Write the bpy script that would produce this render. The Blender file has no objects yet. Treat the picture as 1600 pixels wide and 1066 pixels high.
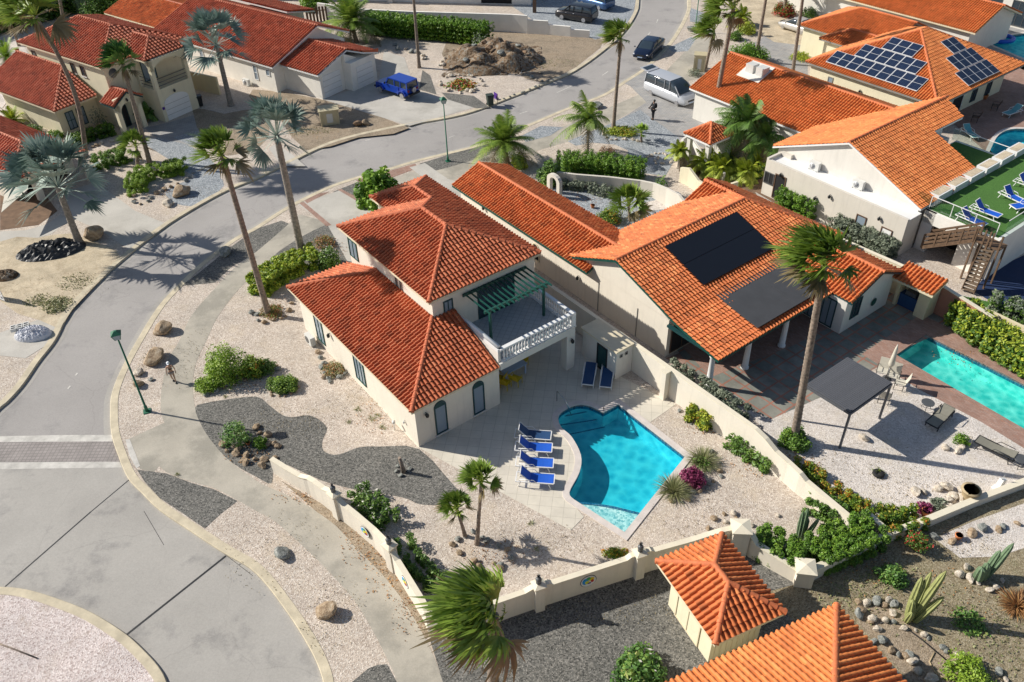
import bpy, bmesh, math, random
import numpy as np
from mathutils import Vector, Matrix
random.seed(7); rng = np.random.default_rng(7)
R = math.radians
scene = bpy.context.scene
# ---------------------------------------------------------------- camera, sky, sun, exposure
CAM_H = 32.0; PITCH = R(38.568); ROLL = R(1.781); FPX = 1313.94
cam = bpy.data.cameras.new('camera'); camo = bpy.data.objects.new('camera', cam)
scene.collection.objects.link(camo); scene.camera = camo
_f = Vector((0, math.cos(PITCH), -math.sin(PITCH))); _r = Vector((1, 0, 0)); _d = _f.cross(_r)
_rr = _r * math.cos(ROLL) + _d * math.sin(ROLL); _dd = -_r * math.sin(ROLL) + _d * math.cos(ROLL)
camo.matrix_world = Matrix.Translation((0, 0, CAM_H)) @ Matrix((_rr, -_dd, -_f)).transposed().to_4x4()
cam.sensor_width = 36; cam.lens = 36 * FPX / 1600; cam.clip_end = 1500; cam.clip_start = .5
SUN_AZ = R(164); SUN_EL = R(33.5)
w = bpy.data.worlds.new('World'); scene.world = w; w.use_nodes = True
nt = w.node_tree; sky = nt.nodes.new('ShaderNodeTexSky'); sky.sky_type = 'NISHITA'; sky.sun_disc = False
sky.sun_elevation = SUN_EL; sky.sun_rotation = math.pi / 2 - SUN_AZ
nt.links.new(sky.outputs[0], nt.nodes['Background'].inputs[0]); nt.nodes['Background'].inputs[1].default_value = .075
sl = bpy.data.lights.new('sun', 'SUN'); sl.energy = 5.0; sl.angle = R(.55); sl.color = (1, .945, .85)
so = bpy.data.objects.new('sun', sl); scene.collection.objects.link(so)
sv = Vector((math.cos(SUN_AZ) * math.cos(SUN_EL), math.sin(SUN_AZ) * math.cos(SUN_EL), math.sin(SUN_EL)))
so.rotation_euler = sv.to_track_quat('Z', 'Y').to_euler()
scene.view_settings.view_transform = 'Standard'; scene.view_settings.look = 'None'
scene.view_settings.exposure = .27; scene.view_settings.gamma = 1
scene.cycles.max_bounces = 6; scene.cycles.transparent_max_bounces = 8

def P(px, py, z=0.):
    """ground point (height z) seen at a pixel of the 1600x1066 photograph"""
    d = _f * FPX + _rr * (px - 800) + _dd * (py - 533)
    t = (z - CAM_H) / d.z
    return Vector((d.x * t, d.y * t, z))

def PP(pts, z=0.): return [P(a, b, z)[:2] for a, b in pts]

# ---------------------------------------------------------------- mesh builder
class MB:
    def __init__(s): s.V = []; s.F = []; s.n = 0; s.sm = False
    def add(s, V, F, mi=0, UV=None, sm=False):
        V = np.asarray(V, float).reshape(-1, 3); F = np.asarray(F, np.int64)
        if F.ndim == 1: F = F[None]
        s.V.append(V); s.F.append((F + s.n, mi, None if UV is None else np.asarray(UV, float), sm)); s.n += len(V)
    def box(s, x0, x1, y0, y1, z0, z1, mi=0):
        V = [(x, y, z) for z in (z0, z1) for y in (y0, y1) for x in (x0, x1)]
        s.add(V, [(0, 2, 3, 1), (4, 5, 7, 6), (0, 1, 5, 4), (1, 3, 7, 5), (3, 2, 6, 7), (2, 0, 4, 6)], mi)
    def ext(s, poly, vec, mi=0):
        A = np.asarray(poly, float); n = len(A); B = A + np.asarray(vec, float)
        V = np.vstack([A, B]); k = s.n
        s.V.append(V); s.n += 2 * n
        s.F.append((np.array([list(range(n))[::-1]]) + k, mi, None, False)); s.F.append((np.array([list(range(n, 2 * n))]) + k, mi, None, False))
        i = np.arange(n); j = (i + 1) % n
        s.F.append((np.stack([i, j, j + n, i + n], 1) + k, mi, None, False))
    def prism(s, poly, z0, z1, mi=0):
        P3 = [(a[0], a[1], z0) for a in poly]
        ar = sum(P3[i][0] * P3[(i + 1) % len(P3)][1] - P3[(i + 1) % len(P3)][0] * P3[i][1] for i in range(len(P3)))
        if ar < 0: P3 = P3[::-1]
        s.ext(P3, (0, 0, z1 - z0), mi)
    def beam(s, p0, p1, w, h, mi=0, up=(0, 0, 1)):
        p0 = Vector(p0); p1 = Vector(p1); d = (p1 - p0).normalized(); u = Vector(up)
        if abs(d.dot(u)) > .98: u = Vector((1, 0, 0))
        x = d.cross(u).normalized(); y = x.cross(d).normalized(); V = []
        for p in (p0, p1):
            for a, b in ((-1, -1), (1, -1), (1, 1), (-1, 1)): V.append(p + x * (a * w / 2) + y * (b * h / 2))
        s.add([tuple(v) for v in V], [(3, 2, 1, 0), (4, 5, 6, 7), (0, 1, 5, 4), (1, 2, 6, 5), (2, 3, 7, 6), (3, 0, 4, 7)], mi)
    def tube(s, pts, rs, n=8, mi=0, cap=True, sm=True):
        pts = [Vector(p) for p in pts]; m = len(pts)
        if not hasattr(rs, '__len__'): rs = [rs] * m
        V = []; x = None
        for i, p in enumerate(pts):
            d = (pts[min(i + 1, m - 1)] - pts[max(i - 1, 0)]).normalized()
            if x is None: x = d.orthogonal().normalized()
            x = (x - d * x.dot(d)).normalized(); y = d.cross(x)
            for k in range(n):
                a = 2 * math.pi * k / n; V.append(tuple(p + (x * math.cos(a) + y * math.sin(a)) * rs[i]))
        F = []
        for i in range(m - 1):
            for k in range(n):
                k2 = (k + 1) % n; F.append((i * n + k, i * n + k2, (i + 1) * n + k2, (i + 1) * n + k))
        b = s.n; s.add(V, F, mi, sm=sm)
        if cap:
            s.F.append((np.array([list(range(n))[::-1]]) + b, mi, None, False)); s.F.append((np.array([[(m - 1) * n + k for k in range(n)]]) + b, mi, None, False))
    def lathe(s, c, prof, n=12, mi=0, sm=True):
        s.tube([(c[0], c[1], c[2] + z) for r, z in prof], [max(r, .002) for r, z in prof], n, mi, True, sm)
    def ell(s, c, r, mi=0, n=10, m=6, sm=True):
        V = []; F = []
        for i in range(m + 1):
            t = math.pi * i / m
            for k in range(n):
                a = 2 * math.pi * k / n; V.append((c[0] + r[0] * math.sin(t) * math.cos(a), c[1] + r[1] * math.sin(t) * math.sin(a), c[2] - r[2] * math.cos(t)))
        for i in range(m):
            for k in range(n):
                k2 = (k + 1) % n; F.append((i * n + k, i * n + k2, (i + 1) * n + k2, (i + 1) * n + k))
        s.add(V, F, mi, sm=sm)
    def mesh(s, name, off=(0, 0, 0)):
        me = bpy.data.meshes.new(name)
        V = np.vstack(s.V) - np.asarray(off, float)
        me.vertices.add(len(V)); me.vertices.foreach_set('co', V.ravel())
        cnt = []; idx = []; mi = []; sm = []; uv = []; hasuv = any(f[2] is not None for f in s.F)
        for F, m, UV, smo in s.F:
            cnt.append(np.full(len(F), F.shape[1])); idx.append(F.ravel()); mi.append(np.full(len(F), m)); sm.append(np.full(len(F), smo))
            if hasuv: uv.append(UV.reshape(-1, 2) if UV is not None else np.zeros((F.size, 2)))
        cnt = np.concatenate(cnt); idx = np.concatenate(idx)
        me.loops.add(len(idx)); me.loops.foreach_set('vertex_index', idx.astype(np.int32))
        me.polygons.add(len(cnt)); me.polygons.foreach_set('loop_start', np.concatenate([[0], np.cumsum(cnt)[:-1]]).astype(np.int32))
        me.polygons.foreach_set('loop_total', cnt.astype(np.int32))
        me.polygons.foreach_set('material_index', np.concatenate(mi).astype(np.int32))
        me.polygons.foreach_set('use_smooth', np.concatenate(sm).astype(bool))
        me.update(calc_edges=True)
        if hasuv:
            l = me.uv_layers.new(name='UVMap'); l.data.foreach_set('uv', np.vstack(uv).ravel())
        me.validate(); return me

def link(o, parent=None):
    scene.collection.objects.link(o)
    if parent is not None: o.parent = parent
    return o
def tag(o, label=None, cat=None, group=None, kind=None):
    if label: o['label'] = label
    if cat: o['category'] = cat
    if group: o['group'] = group
    if kind: o['kind'] = kind
    return o
def obj(mb, name, mats, parent=None, off=(0, 0, 0), loc=None, rz=0):
    me = mb.mesh(name, off)
    for m in (mats if isinstance(mats, (list, tuple)) else [mats]): me.materials.append(m)
    o = link(bpy.data.objects.new(name, me), parent)
    if loc is not None: o.location = loc
    if rz: o.rotation_euler = (0, 0, rz)
    return o
def thing(name, label, cat, loc=(0, 0, 0), rz=0, group=None):
    o = link(bpy.data.objects.new(name, None)); o.location = loc; o.rotation_euler = (0, 0, rz); o.empty_display_size = .3
    return tag(o, label, cat, group)
def inst(src, name, parent=None, loc=(0, 0, 0), rz=0, sc=None):
    o = link(bpy.data.objects.new(name, src.data), parent); o.location = loc; o.rotation_euler = (0, 0, rz)
    if sc is not None: o.scale = sc if hasattr(sc, '__len__') else (sc, sc, sc)
    return o
def dup(root, loc, rz, label=None, sc=None):
    def cp(o, par):
        c = o.copy(); link(c); c.parent = par
        for ch in o.children: cp(ch, c)
        return c
    kids = list(root.children)
    r = root.copy(); link(r); r.location = loc; r.rotation_euler = (0, 0, rz)
    if label: r['label'] = label
    if sc: r.scale = (sc, sc, sc)
    for k in kids: cp(k, r)
    return r

# ---------------------------------------------------------------- materials
class NT:
    def __init__(s, name):
        s.m = bpy.data.materials.new(name); s.m.use_nodes = True; s.t = s.m.node_tree; s.b = s.t.nodes['Principled BSDF']
        s.tc = s.t.nodes.new('ShaderNodeTexCoord')
    def n(s, typ, **k):
        o = s.t.nodes.new('ShaderNode' + typ)
        for a, b in k.items():
            if a.startswith('i_'): o.inputs[a[2:].replace('_', ' ')].default_value = b
            else: setattr(o, a, b)
        return o
    def l(s, a, b): s.t.links.new(a, b)
    def noise(s, scale, detail=3, rough=.6, vec=None, out='Fac'):
        o = s.n('TexNoise', i_Scale=scale, i_Detail=detail, i_Roughness=rough); s.l(vec or s.tc.outputs['Object'], o.inputs['Vector']); return o.outputs[out]
    def ramp(s, fac, stops, interp='LINEAR'):
        o = s.n('ValToRGB'); e = o.color_ramp.elements; o.color_ramp.interpolation = interp
        while len(e) > 1: e.remove(e[-1])
        for i, (p, c) in enumerate(stops):
            q = e[0] if i == 0 else e.new(p)
            q.position = p; q.color = (*c, 1) if hasattr(c, '__len__') else (c, c, c, 1)
        s.l(fac, o.inputs[0]); return o.outputs[0]
    def mix(s, fac, a, b, typ='MIX'):
        o = s.n('Mix', data_type='RGBA', blend_type=typ)
        for v, i in ((fac, 0), (a, 6), (b, 7)):
            if hasattr(v, 'is_linked') or hasattr(v, 'links'): s.l(v, o.inputs[i])
            else: o.inputs[i].default_value = (*v, 1) if hasattr(v, '__len__') else v
        return o.outputs[2]
    def bump(s, h, st=.3, dist=.02):
        o = s.n('Bump', i_Strength=st, i_Distance=dist); s.l(h, o.inputs['Height']); s.l(o.outputs[0], s.b.inputs['Normal'])
    def done(s, col=None, rough=.85, **k):
        if col is not None:
            if hasattr(col, '__len__') and not hasattr(col, 'is_linked'): s.b.inputs['Base Color'].default_value = (*col, 1)
            else: s.l(col, s.b.inputs['Base Color'])
        s.b.inputs['Roughness'].default_value = rough
        for a, v in k.items(): s.b.inputs[a.replace('_', ' ')].default_value = v
        return s.m

def mat(name, col, rough=.7, var=.12, scale=1.5, bump=0., bscale=40., **k):
    t = NT(name); c = col
    if var:
        n = t.noise(scale, 5, .65)
        a = tuple(x * (1 - var) for x in col); b = tuple(min(1, x * (1 + var)) for x in col)
        c = t.ramp(n, [(.32, a), (.7, b)])
    if bump: t.bump(t.noise(bscale, 2), bump, .01)
    return t.done(c, rough, **k)

def stucco(name, col, st=.16):
    t = NT(name); a = t.ramp(t.noise(.7, 6, .7), [(.3, tuple(x * (1 - st * .5) for x in col)), (.65, col)])
    mp = t.n('Mapping'); mp.inputs['Scale'].default_value = (3.5, 3.5, .35); t.l(t.tc.outputs['Object'], mp.inputs[0])
    f = t.ramp(t.noise(1., 6, .75, mp.outputs[0]), [(.5, 0), (.8, st * 2)]); c = t.mix(f, a, tuple(x * .55 for x in col)); t.bump(t.noise(60, 2), .2, .01)
    return t.done(c, .92)

def gravel(name, cols, scale=22, patch=((.8, .8, .8), (1.12, 1.1, 1.08)), bump=.5, pscale=.35, stain=None):
    t = NT(name); v = t.n('TexVoronoi', i_Scale=scale, feature='F1'); t.l(t.tc.outputs['Object'], v.inputs['Vector'])
    s = t.n('SeparateColor'); t.l(v.outputs['Color'], s.inputs[0])
    c = t.ramp(s.outputs[0], [(i / max(1, len(cols) - 1), cc) for i, cc in enumerate(cols)])
    n2 = t.ramp(t.noise(pscale, 6, .7), [(.3, patch[0]), (.7, patch[1])]); c = t.mix(1., c, n2, 'MULTIPLY')
    if stain:
        f = t.ramp(t.noise(.5, 7, .75), [(.52, 0), (.72, .75)]); c = t.mix(f, c, stain)
    t.bump(v.outputs['Distance'], bump, .04)
    return t.done(c, .95)

def leafmat(name, stops, rough=.55, trans=.25):
    t = NT(name); s = t.n('SeparateXYZ'); t.l(t.tc.outputs['UV'], s.inputs[0])
    c = t.ramp(s.outputs[0], stops); m = t.done(c, rough)
    tr = t.n('BsdfTranslucent'); t.l(c, tr.inputs[0]); mx = t.n('MixShader'); mx.inputs[0].default_value = trans
    t.l(t.b.outputs[0], mx.inputs[1]); t.l(tr.outputs[0], mx.inputs[2]); t.l(mx.outputs[0], t.t.nodes['Material Output'].inputs[0])
    return m

def tilemat(name, c, v=1.):
    t = NT(name); w = t.n('VectorMath', operation='FLOOR'); t.l(t.tc.outputs['UV'], w.inputs[0])
    wn = t.n('TexWhiteNoise', noise_dimensions='3D'); t.l(w.outputs[0], wn.inputs['Vector'])
    a = tuple(x * (1 - .34 * v) for x in c); b = (c[0] * (1 + .25 * v), c[1] * (1 + .6 * v), c[2] * (1 + .9 * v))
    col = t.ramp(wn.outputs['Value'], [(0, a), (.25, c), (.7, c), (1, b)])
    n = t.ramp(t.noise(.7, 6, .7), [(.3, (.76, .72, .70)), (.5, (1, 1, 1)), (.68, (1.12, 1.2, 1.25))]); col = t.mix(1., col, n, 'MULTIPLY')
    n2 = t.ramp(t.noise(9, 5, .75), [(.54, 0), (.8, .35)]); col = t.mix(n2, col, (.16, .07, .05))
    return t.done(col, .72)

def pavemat(name, c1, c2, mortar, sx, sy, ang=0, msize=.02, rough=.85, offs=0.5, noise=.25):
    t = NT(name); mp = t.n('Mapping'); mp.inputs['Rotation'].default_value = (0, 0, -ang); t.l(t.tc.outputs['Object'], mp.inputs[0])
    b = t.n('TexBrick', i_Scale=1., offset=offs); t.l(mp.outputs[0], b.inputs['Vector'])
    b.inputs['Color1'].default_value = (*c1, 1); b.inputs['Color2'].default_value = (*c2, 1); b.inputs['Mortar'].default_value = (*mortar, 1)
    b.inputs['Mortar Size'].default_value = msize; b.inputs['Brick Width'].default_value = sx; b.inputs['Row Height'].default_value = sy
    n = t.ramp(t.noise(.8, 6, .7), [(.3, 1 - noise), (.7, 1 + noise * .4)]); c = t.mix(1., b.outputs[0], n, 'MULTIPLY')
    return t.done(c, rough)

K = {}
K['stucco_cream'] = stucco('stucco_cream', (.76, .70, .60))
K['stucco_white'] = stucco('stucco_white', (.70, .675, .625))
K['stucco_yellow'] = stucco('stucco_yellow', (.70, .61, .40))
K['stucco_pale'] = stucco('stucco_pale', (.74, .68, .50))
K['stucco_pink'] = stucco('stucco_pink', (.45, .22, .15))
K['wall_cap'] = stucco('wall_cap', (.78, .71, .56))
K['annexe_wall'] = stucco('annexe_wall', (.64, .60, .53))
K['white'] = mat('white_paint', (.76, .76, .75), .5, .03, 2)
K['dirty_white'] = mat('weathered_white', (.80, .77, .71), .85, .09, .5, .2, 30)
K['tile_m'] = tilemat('clay_tile_red', (.49, .122, .043)); K['tile_n'] = tilemat('clay_tile_orange', (.60, .165, .045))
K['tile_o'] = tilemat('clay_tile_bright', (.64, .195, .05), .55); K['tile_r'] = tilemat('clay_tile_dark', (.46, .11, .048))
K['tile_p'] = tilemat('clay_tile_pink', (.5, .27, .2))
K['cap_m'] = mat('ridge_clay_red', (.50, .13, .055), .75, .2, 6); K['cap_n'] = mat('ridge_clay_orange', (.60, .17, .065), .75, .2, 6)
K['cap_r'] = mat('ridge_clay_dark', (.50, .15, .08), .75, .2, 6)
K['green_trim'] = mat('green_trim', (.006, .07, .055), .5, .1); K['teal'] = mat('teal_paint', (.008, .05, .055), .5, .1)
K['grey_trim'] = mat('grey_trim', (.25, .24, .22), .7, .1); K['cream_trim'] = mat('cream_trim', (.66, .58, .42), .8, .08)
K['brown_trim'] = mat('brown_frame', (.12, .07, .045), .6, .15)
K['glass'] = NT('window_glass').done((.03, .045, .06), .06, Specular_IOR_Level=.9)
K['curtain'] = NT('curtained_glass').done((.24, .30, .36), .15, Specular_IOR_Level=.8)
K['dark'] = mat('painted_interior_shade', (.012, .012, .014), .9, 0)  # near-black stands in for the shade inside openings
K['black'] = mat('black_plastic', (.015, .016, .018), .45, .2, 4); K['rubber'] = mat('tyre_rubber', (.012, .012, .013), .8, 0)
K['grey_metal'] = mat('grey_metal', (.12, .125, .13), .4, .1, 3, Metallic=.3)
K['louvre'] = mat('louvre_grey', (.10, .105, .12), .45, .08, 3)
K['alloy'] = NT('alloy').done((.5, .5, .52), .3, Metallic=.8)
K['ac'] = mat('ac_white', (.60, .60, .58), .6, .06, 4)
K['wood'] = mat('weathered_wood', (.14, .085, .05), .8, .35, 5); K['wood_grey'] = mat('grey_wood', (.17, .12, .08), .85, .35, 5)
K['solar_black'] = NT('solar_mat_black').done((.006, .008, .014), .45)
K['solar_grey'] = mat('flat_grey_felt', (.055, .058, .065), .9, .12, 1)
def solarmat():
    t = NT('solar_cells'); b = t.n('TexBrick', i_Scale=1., offset=0.); t.l(t.tc.outputs['UV'], b.inputs['Vector'])
    b.inputs['Color1'].default_value = (.008, .016, .045, 1); b.inputs['Color2'].default_value = (.012, .024, .06, 1); b.inputs['Mortar'].default_value = (.05, .07, .11, 1)
    b.inputs['Mortar Size'].default_value = .008; b.inputs['Brick Width'].default_value = .166; b.inputs['Row Height'].default_value = .166
    return t.done(b.outputs[0], .18)
K['solar'] = solarmat()
K['alu'] = mat('aluminium', (.62, .63, .65), .4, .05)
K['g_pink'] = gravel('pink_gravel', [(.36, .295, .245), (.51, .44, .375), (.56, .49, .42), (.70, .64, .57)], 17, stain=(.52, .43, .32), bump=.45)
K['g_white'] = gravel('white_gravel', [(.46, .41, .37), (.61, .56, .51), (.65, .60, .56), (.77, .73, .69)], 17, stain=(.60, .52, .40), bump=.45)
K['g_dark'] = gravel('dark_gravel', [(.05, .05, .047), (.13, .13, .12), (.17, .165, .15), (.28, .27, .25)], 18, bump=.45)
K['g_blue'] = gravel('blue_gravel', [(.14, .16, .18), (.27, .30, .33), (.32, .35, .38), (.52, .55, .58)], 16, bump=.6)
K['g_island'] = gravel('island_gravel', [(.36, .29, .27), (.58, .50, .48), (.64, .57, .55), (.74, .68, .66)], 17, stain=(.42, .34, .28), bump=.45)
K['sand'] = gravel('pale_sand', [(.50, .40, .28), (.62, .52, .38), (.70, .61, .47)], 30, ((.6, .6, .58), (1.1, 1.1, 1.08)), .3, .6, (.28, .21, .13))
K['dirt'] = gravel('dry_dirt', [(.22, .17, .12), (.36, .29, .21), (.46, .38, .29)], 18, ((.6, .6, .58), (1.15, 1.12, 1.1)), .5, .5, (.20, .15, .09))
K['dirt_green'] = gravel('weedy_dirt', [(.18, .14, .09), (.30, .25, .17), (.42, .37, .28)], 18, ((.6, .6, .55), (1.2, 1.18, 1.1)), .5, .5, (.10, .105, .045))
K['mud'] = mat('brown_soil', (.17, .105, .065), .95, .3, 2, .6, 30)
def roadmat(name, c, stain, sc=.12, crack=.25, st=(.53, .66), sa=.6):
    t = NT(name); n = t.ramp(t.noise(sc, 8, .62), [(.3, tuple(x * .86 for x in c)), (.55, c), (.75, tuple(x * 1.12 for x in c))])
    f = t.ramp(t.noise(.32, 9, .7), [(st[0], 0), (st[1], sa)]); c2 = t.mix(f, n, stain)
    g = t.ramp(t.noise(14, 4, .8), [(.3, .88), (.7, 1.1)]); c2 = t.mix(1., c2, g, 'MULTIPLY')
    v = t.n('TexVoronoi', feature='DISTANCE_TO_EDGE', i_Scale=.13); nz = t.n('TexNoise', i_Scale=.8, i_Detail=6.); t.l(t.tc.outputs['Object'], nz.inputs[0])
    ad = t.n('VectorMath', operation='ADD'); t.l(nz.outputs['Color'], ad.inputs[0]); t.l(t.tc.outputs['Object'], ad.inputs[1]); t.l(ad.outputs[0], v.inputs['Vector'])
    cr = t.ramp(v.outputs['Distance'], [(0, crack), (.003, 0)]); c2 = t.mix(cr, c2, tuple(x * .4 for x in c))
    t.bump(t.noise(30, 3), .15, .01); return t.done(c2, .9)
K['road'] = roadmat('road_asphalt', (.36, .34, .325), (.19, .185, .185))
K['road2'] = roadmat('road_concrete', (.40, .38, .35), (.17, .165, .165), .2, .2)
K['walk'] = roadmat('sidewalk_concrete', (.44, .405, .34), (.25, .235, .20), .5, 0, (.47, .60), .65)
K['drive'] = roadmat('driveway_concrete', (.50, .475, .43), (.33, .31, .27), .4, 0, (.50, .63), .5)
K['kerb'] = mat('kerb_concrete', (.56, .49, .36), .9, .2, 1.2, .2, 20)
K['stone_white'] = mat('white_paint_band', (.55, .53, .49), .9, .25, 1.5)
K['terrace'] = pavemat('terrace_tiles', (.68, .63, .53), (.64, .59, .50), (.50, .46, .38), .6, .6, R(-53.65 + 45), .012, .6, 0., .15)
K['balc_tile'] = pavemat('balcony_tiles', (.42, .45, .46), (.38, .41, .43), (.27, .29, .3), .33, .33, R(-53.65), .015, .5, 0., .1)
K['brick'] = pavemat('red_brick_paving', (.34, .19, .14), (.40, .26, .21), (.24, .18, .15), .22, .11, R(-53.65), .008, .85, .5, .3)
K['slate'] = pavemat('grey_slab_paving', (.28, .27, .23), (.20, .215, .19), (.36, .17, .12), .9, .9, R(-53.65), .055, .8, 0., .4)
K['pavers'] = pavemat('grey_pavers', (.33, .33, .33), (.40, .38, .36), (.22, .22, .22), .4, .2, R(10), .012, .9, .5, .25)
K['roadbrick'] = pavemat('crossing_bricks', (.30, .27, .255), (.35, .315, .30), (.23, .21, .20), .22, .22, 0, .02, .9, .0, .25)
K['turf'] = gravel('artificial_turf', [(.04, .11, .015), (.06, .16, .025), (.08, .20, .035)], 60, ((.9, .9, .9), (1.1, 1.1, 1.1)), .3)
K['court'] = mat('court_blue', (.012, .03, .09), .8, .1, 1)
K['bark'] = mat('palm_bark', (.24, .19, .15), .95, .5, 7, .9, 14); K['bark_grey'] = mat('grey_bark', (.26, .23, .20), .95, .45, 7, .9, 14)
G_ = leafmat
K['l_palm'] = G_('palm_leaf', [(0, (.07, .13, .02)), (.45, (.20, .31, .04)), (.8, (.36, .45, .08)), (1, (.55, .52, .22))])
K['l_palm_dk'] = G_('palm_leaf_dark', [(0, (.04, .10, .025)), (.5, (.12, .26, .05)), (.85, (.28, .40, .08)), (1, (.48, .45, .18))])
K['l_dry'] = G_('dry_frond', [(0, (.12, .09, .04)), (.5, (.26, .20, .10)), (1, (.42, .36, .24))])
K['l_blue'] = G_('silver_blue_leaf', [(0, (.09, .15, .12)), (.5, (.22, .31, .27)), (.85, (.44, .51, .44)), (1, (.52, .52, .34))], .5, .15)
K['l_yel'] = G_('yellow_green_leaf', [(0, (0.112, 0.176, 0.016)), (.5, (0.352, 0.432, 0.032)), (1, (0.620, 0.620, 0.080))])
K['l_green'] = G_('green_leaf', [(0, (0.040, 0.088, 0.016)), (.5, (0.112, 0.224, 0.032)), (1, (0.240, 0.368, 0.064))])
K['l_bright'] = G_('bright_leaf', [(0, (0.096, 0.176, 0.016)), (.5, (0.240, 0.384, 0.032)), (1, (0.416, 0.528, 0.080))])
K['l_dark'] = G_('dark_leaf', [(0, (.02, .055, .01)), (.5, (.06, .14, .02)), (1, (.15, .24, .045))])
K['l_hedge'] = G_('hedge_leaf', [(0, (.05, .12, .01)), (.5, (.13, .27, .02)), (1, (.28, .42, .04))])
K['l_sage'] = G_('sage_leaf', [(0, (.08, .10, .07)), (.5, (.19, .23, .16)), (1, (.34, .37, .27))])
K['l_purple'] = G_('purple_leaf', [(0, (0.080, 0.013, 0.032)), (.5, (0.224, 0.024, 0.096)), (1, (0.416, 0.080, 0.192))])
K['l_grass'] = G_('pale_grass', [(0, (.12, .13, .05)), (.5, (.26, .28, .12)), (1, (.42, .42, .22))])
K['l_orange'] = G_('croton_leaf', [(0, (.05, .12, .01)), (.45, (.15, .26, .02)), (.62, (.30, .33, .03)), (.78, (.55, .30, .03)), (.9, (.6, .18, .02)), (1, (.2, .3, .03))]); K['l_red'] = G_('red_flower', [(0, (.35, .02, .02)), (1, (.6, .08, .05))]); K['l_white'] = G_('white_flower', [(0, (.6, .58, .5)), (1, (.8, .78, .7))])
K['l_red'] = G_('red_flower', [(0, (.35, .02, .02)), (1, (.6, .08, .05))]); K['l_white'] = G_('white_flower', [(0, (.6, .58, .5)), (1, (.8, .78, .7))])
K['l_brown'] = G_('dead_leaf', [(0, (0.160, 0.080, 0.032)), (.5, (0.384, 0.192, 0.080)), (1, (0.620, 0.352, 0.128))])
K['cactus'] = mat('cactus_green', (.13, .20, .11), .7, .25, 6); K['cactus_y'] = mat('cactus_yellow_rib', (.30, .32, .12), .7, .2, 6)
def rockmat(n, a, b, c): 
    t = NT(n); q = t.ramp(t.noise(2.5, 6, .7), [(.3, a), (.5, b), (.7, c)]); t.bump(t.noise(9, 5, .7), .7, .05); return t.done(q, .9)
K['rock_brown'] = rockmat('brown_rock', (.16, .10, .06), (.34, .25, .16), (.50, .42, .32)); K['rock_grey'] = rockmat('grey_rock', (.10, .11, .10), (.24, .25, .23), (.45, .45, .42))
K['rock_white'] = rockmat('pale_rock', (.30, .25, .19), (.55, .48, .39), (.75, .70, .62)); K['rock_red'] = rockmat('earth_rock', (.12, .07, .04), (.24, .15, .09), (.38, .30, .20))
K['terra'] = mat('terracotta', (.50, .17, .06), .8, .15, 5); K['pot'] = mat('beige_pot', (.42, .33, .20), .85, .15, 5)
K['blue_fab'] = mat('blue_sling', (.008, .10, .55), .6, .08, 6); K['navy_fab'] = mat('navy_sling', (.015, .06, .16), .6, .08, 6); K['grey_fab'] = mat('taupe_sling', (.22, .21, .17), .7, .08, 6)
K['bone_fab'] = mat('bone_sling', (.55, .52, .44), .7, .08, 6); K['aqua_fab'] = mat('aqua_sling', (.12, .35, .38), .7, .08, 6)
K['yellow'] = mat('yellow_plastic', (.55, .42, .01), .5, .05); K['skin'] = mat('skin', (.42, .24, .16), .6, .05); K['bluetop'] = mat('pale_blue_table', (.35, .45, .62), .5, .05)
K['blackcloth'] = mat('black_cloth', (.012, .013, .018), .9, .1, 8); K['tan_cloth'] = mat('tan_shorts', (.38, .30, .24), .9, .1, 8); K['whitecloth'] = mat('white_cloth', (.75, .78, .82), .9, .05)
K['tarp'] = NT('black_tarpaulin').done((.03, .032, .037), .48)
K['purple'] = mat('purple_plate', (.08, .02, .25), .5, 0); K['lampgreen'] = mat('lamp_green', (.015, .13, .07), .5, .1)
K['beige_metal'] = mat('beige_metal', (.50, .44, .29), .7, .1, 3); K['chrome'] = NT('steel').done((.45, .47, .5), .25, Metallic=1.)
K['coping'] = mat('pool_coping', (.62, .56, .52), .8, .12, 2); K['plaster'] = mat('pool_plaster', (.62, .78, .80), .8, .08, 1.2); K['plaster_t'] = mat('pool_plaster_turquoise', (.66, .84, .78), .8, .08, 1.2)
def mosaic():
    t = NT('shelf_mosaic'); v = t.n('TexVoronoi', i_Scale=9.); t.l(t.tc.outputs['Object'], v.inputs['Vector']); s = t.n('SeparateColor'); t.l(v.outputs['Color'], s.inputs[0])
    return t.done(t.ramp(s.outputs[0], [(0, (.22, .48, .52)), (.5, (.55, .72, .72)), (1, (.85, .9, .88))]), .6)
K['mosaic'] = mosaic(); K['pooltile'] = pavemat('blue_pool_tile', (.02, .09, .20), (.05, .20, .34), (.2, .3, .4), .15, .15, 0, .01, .3, 0., .1)
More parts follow.
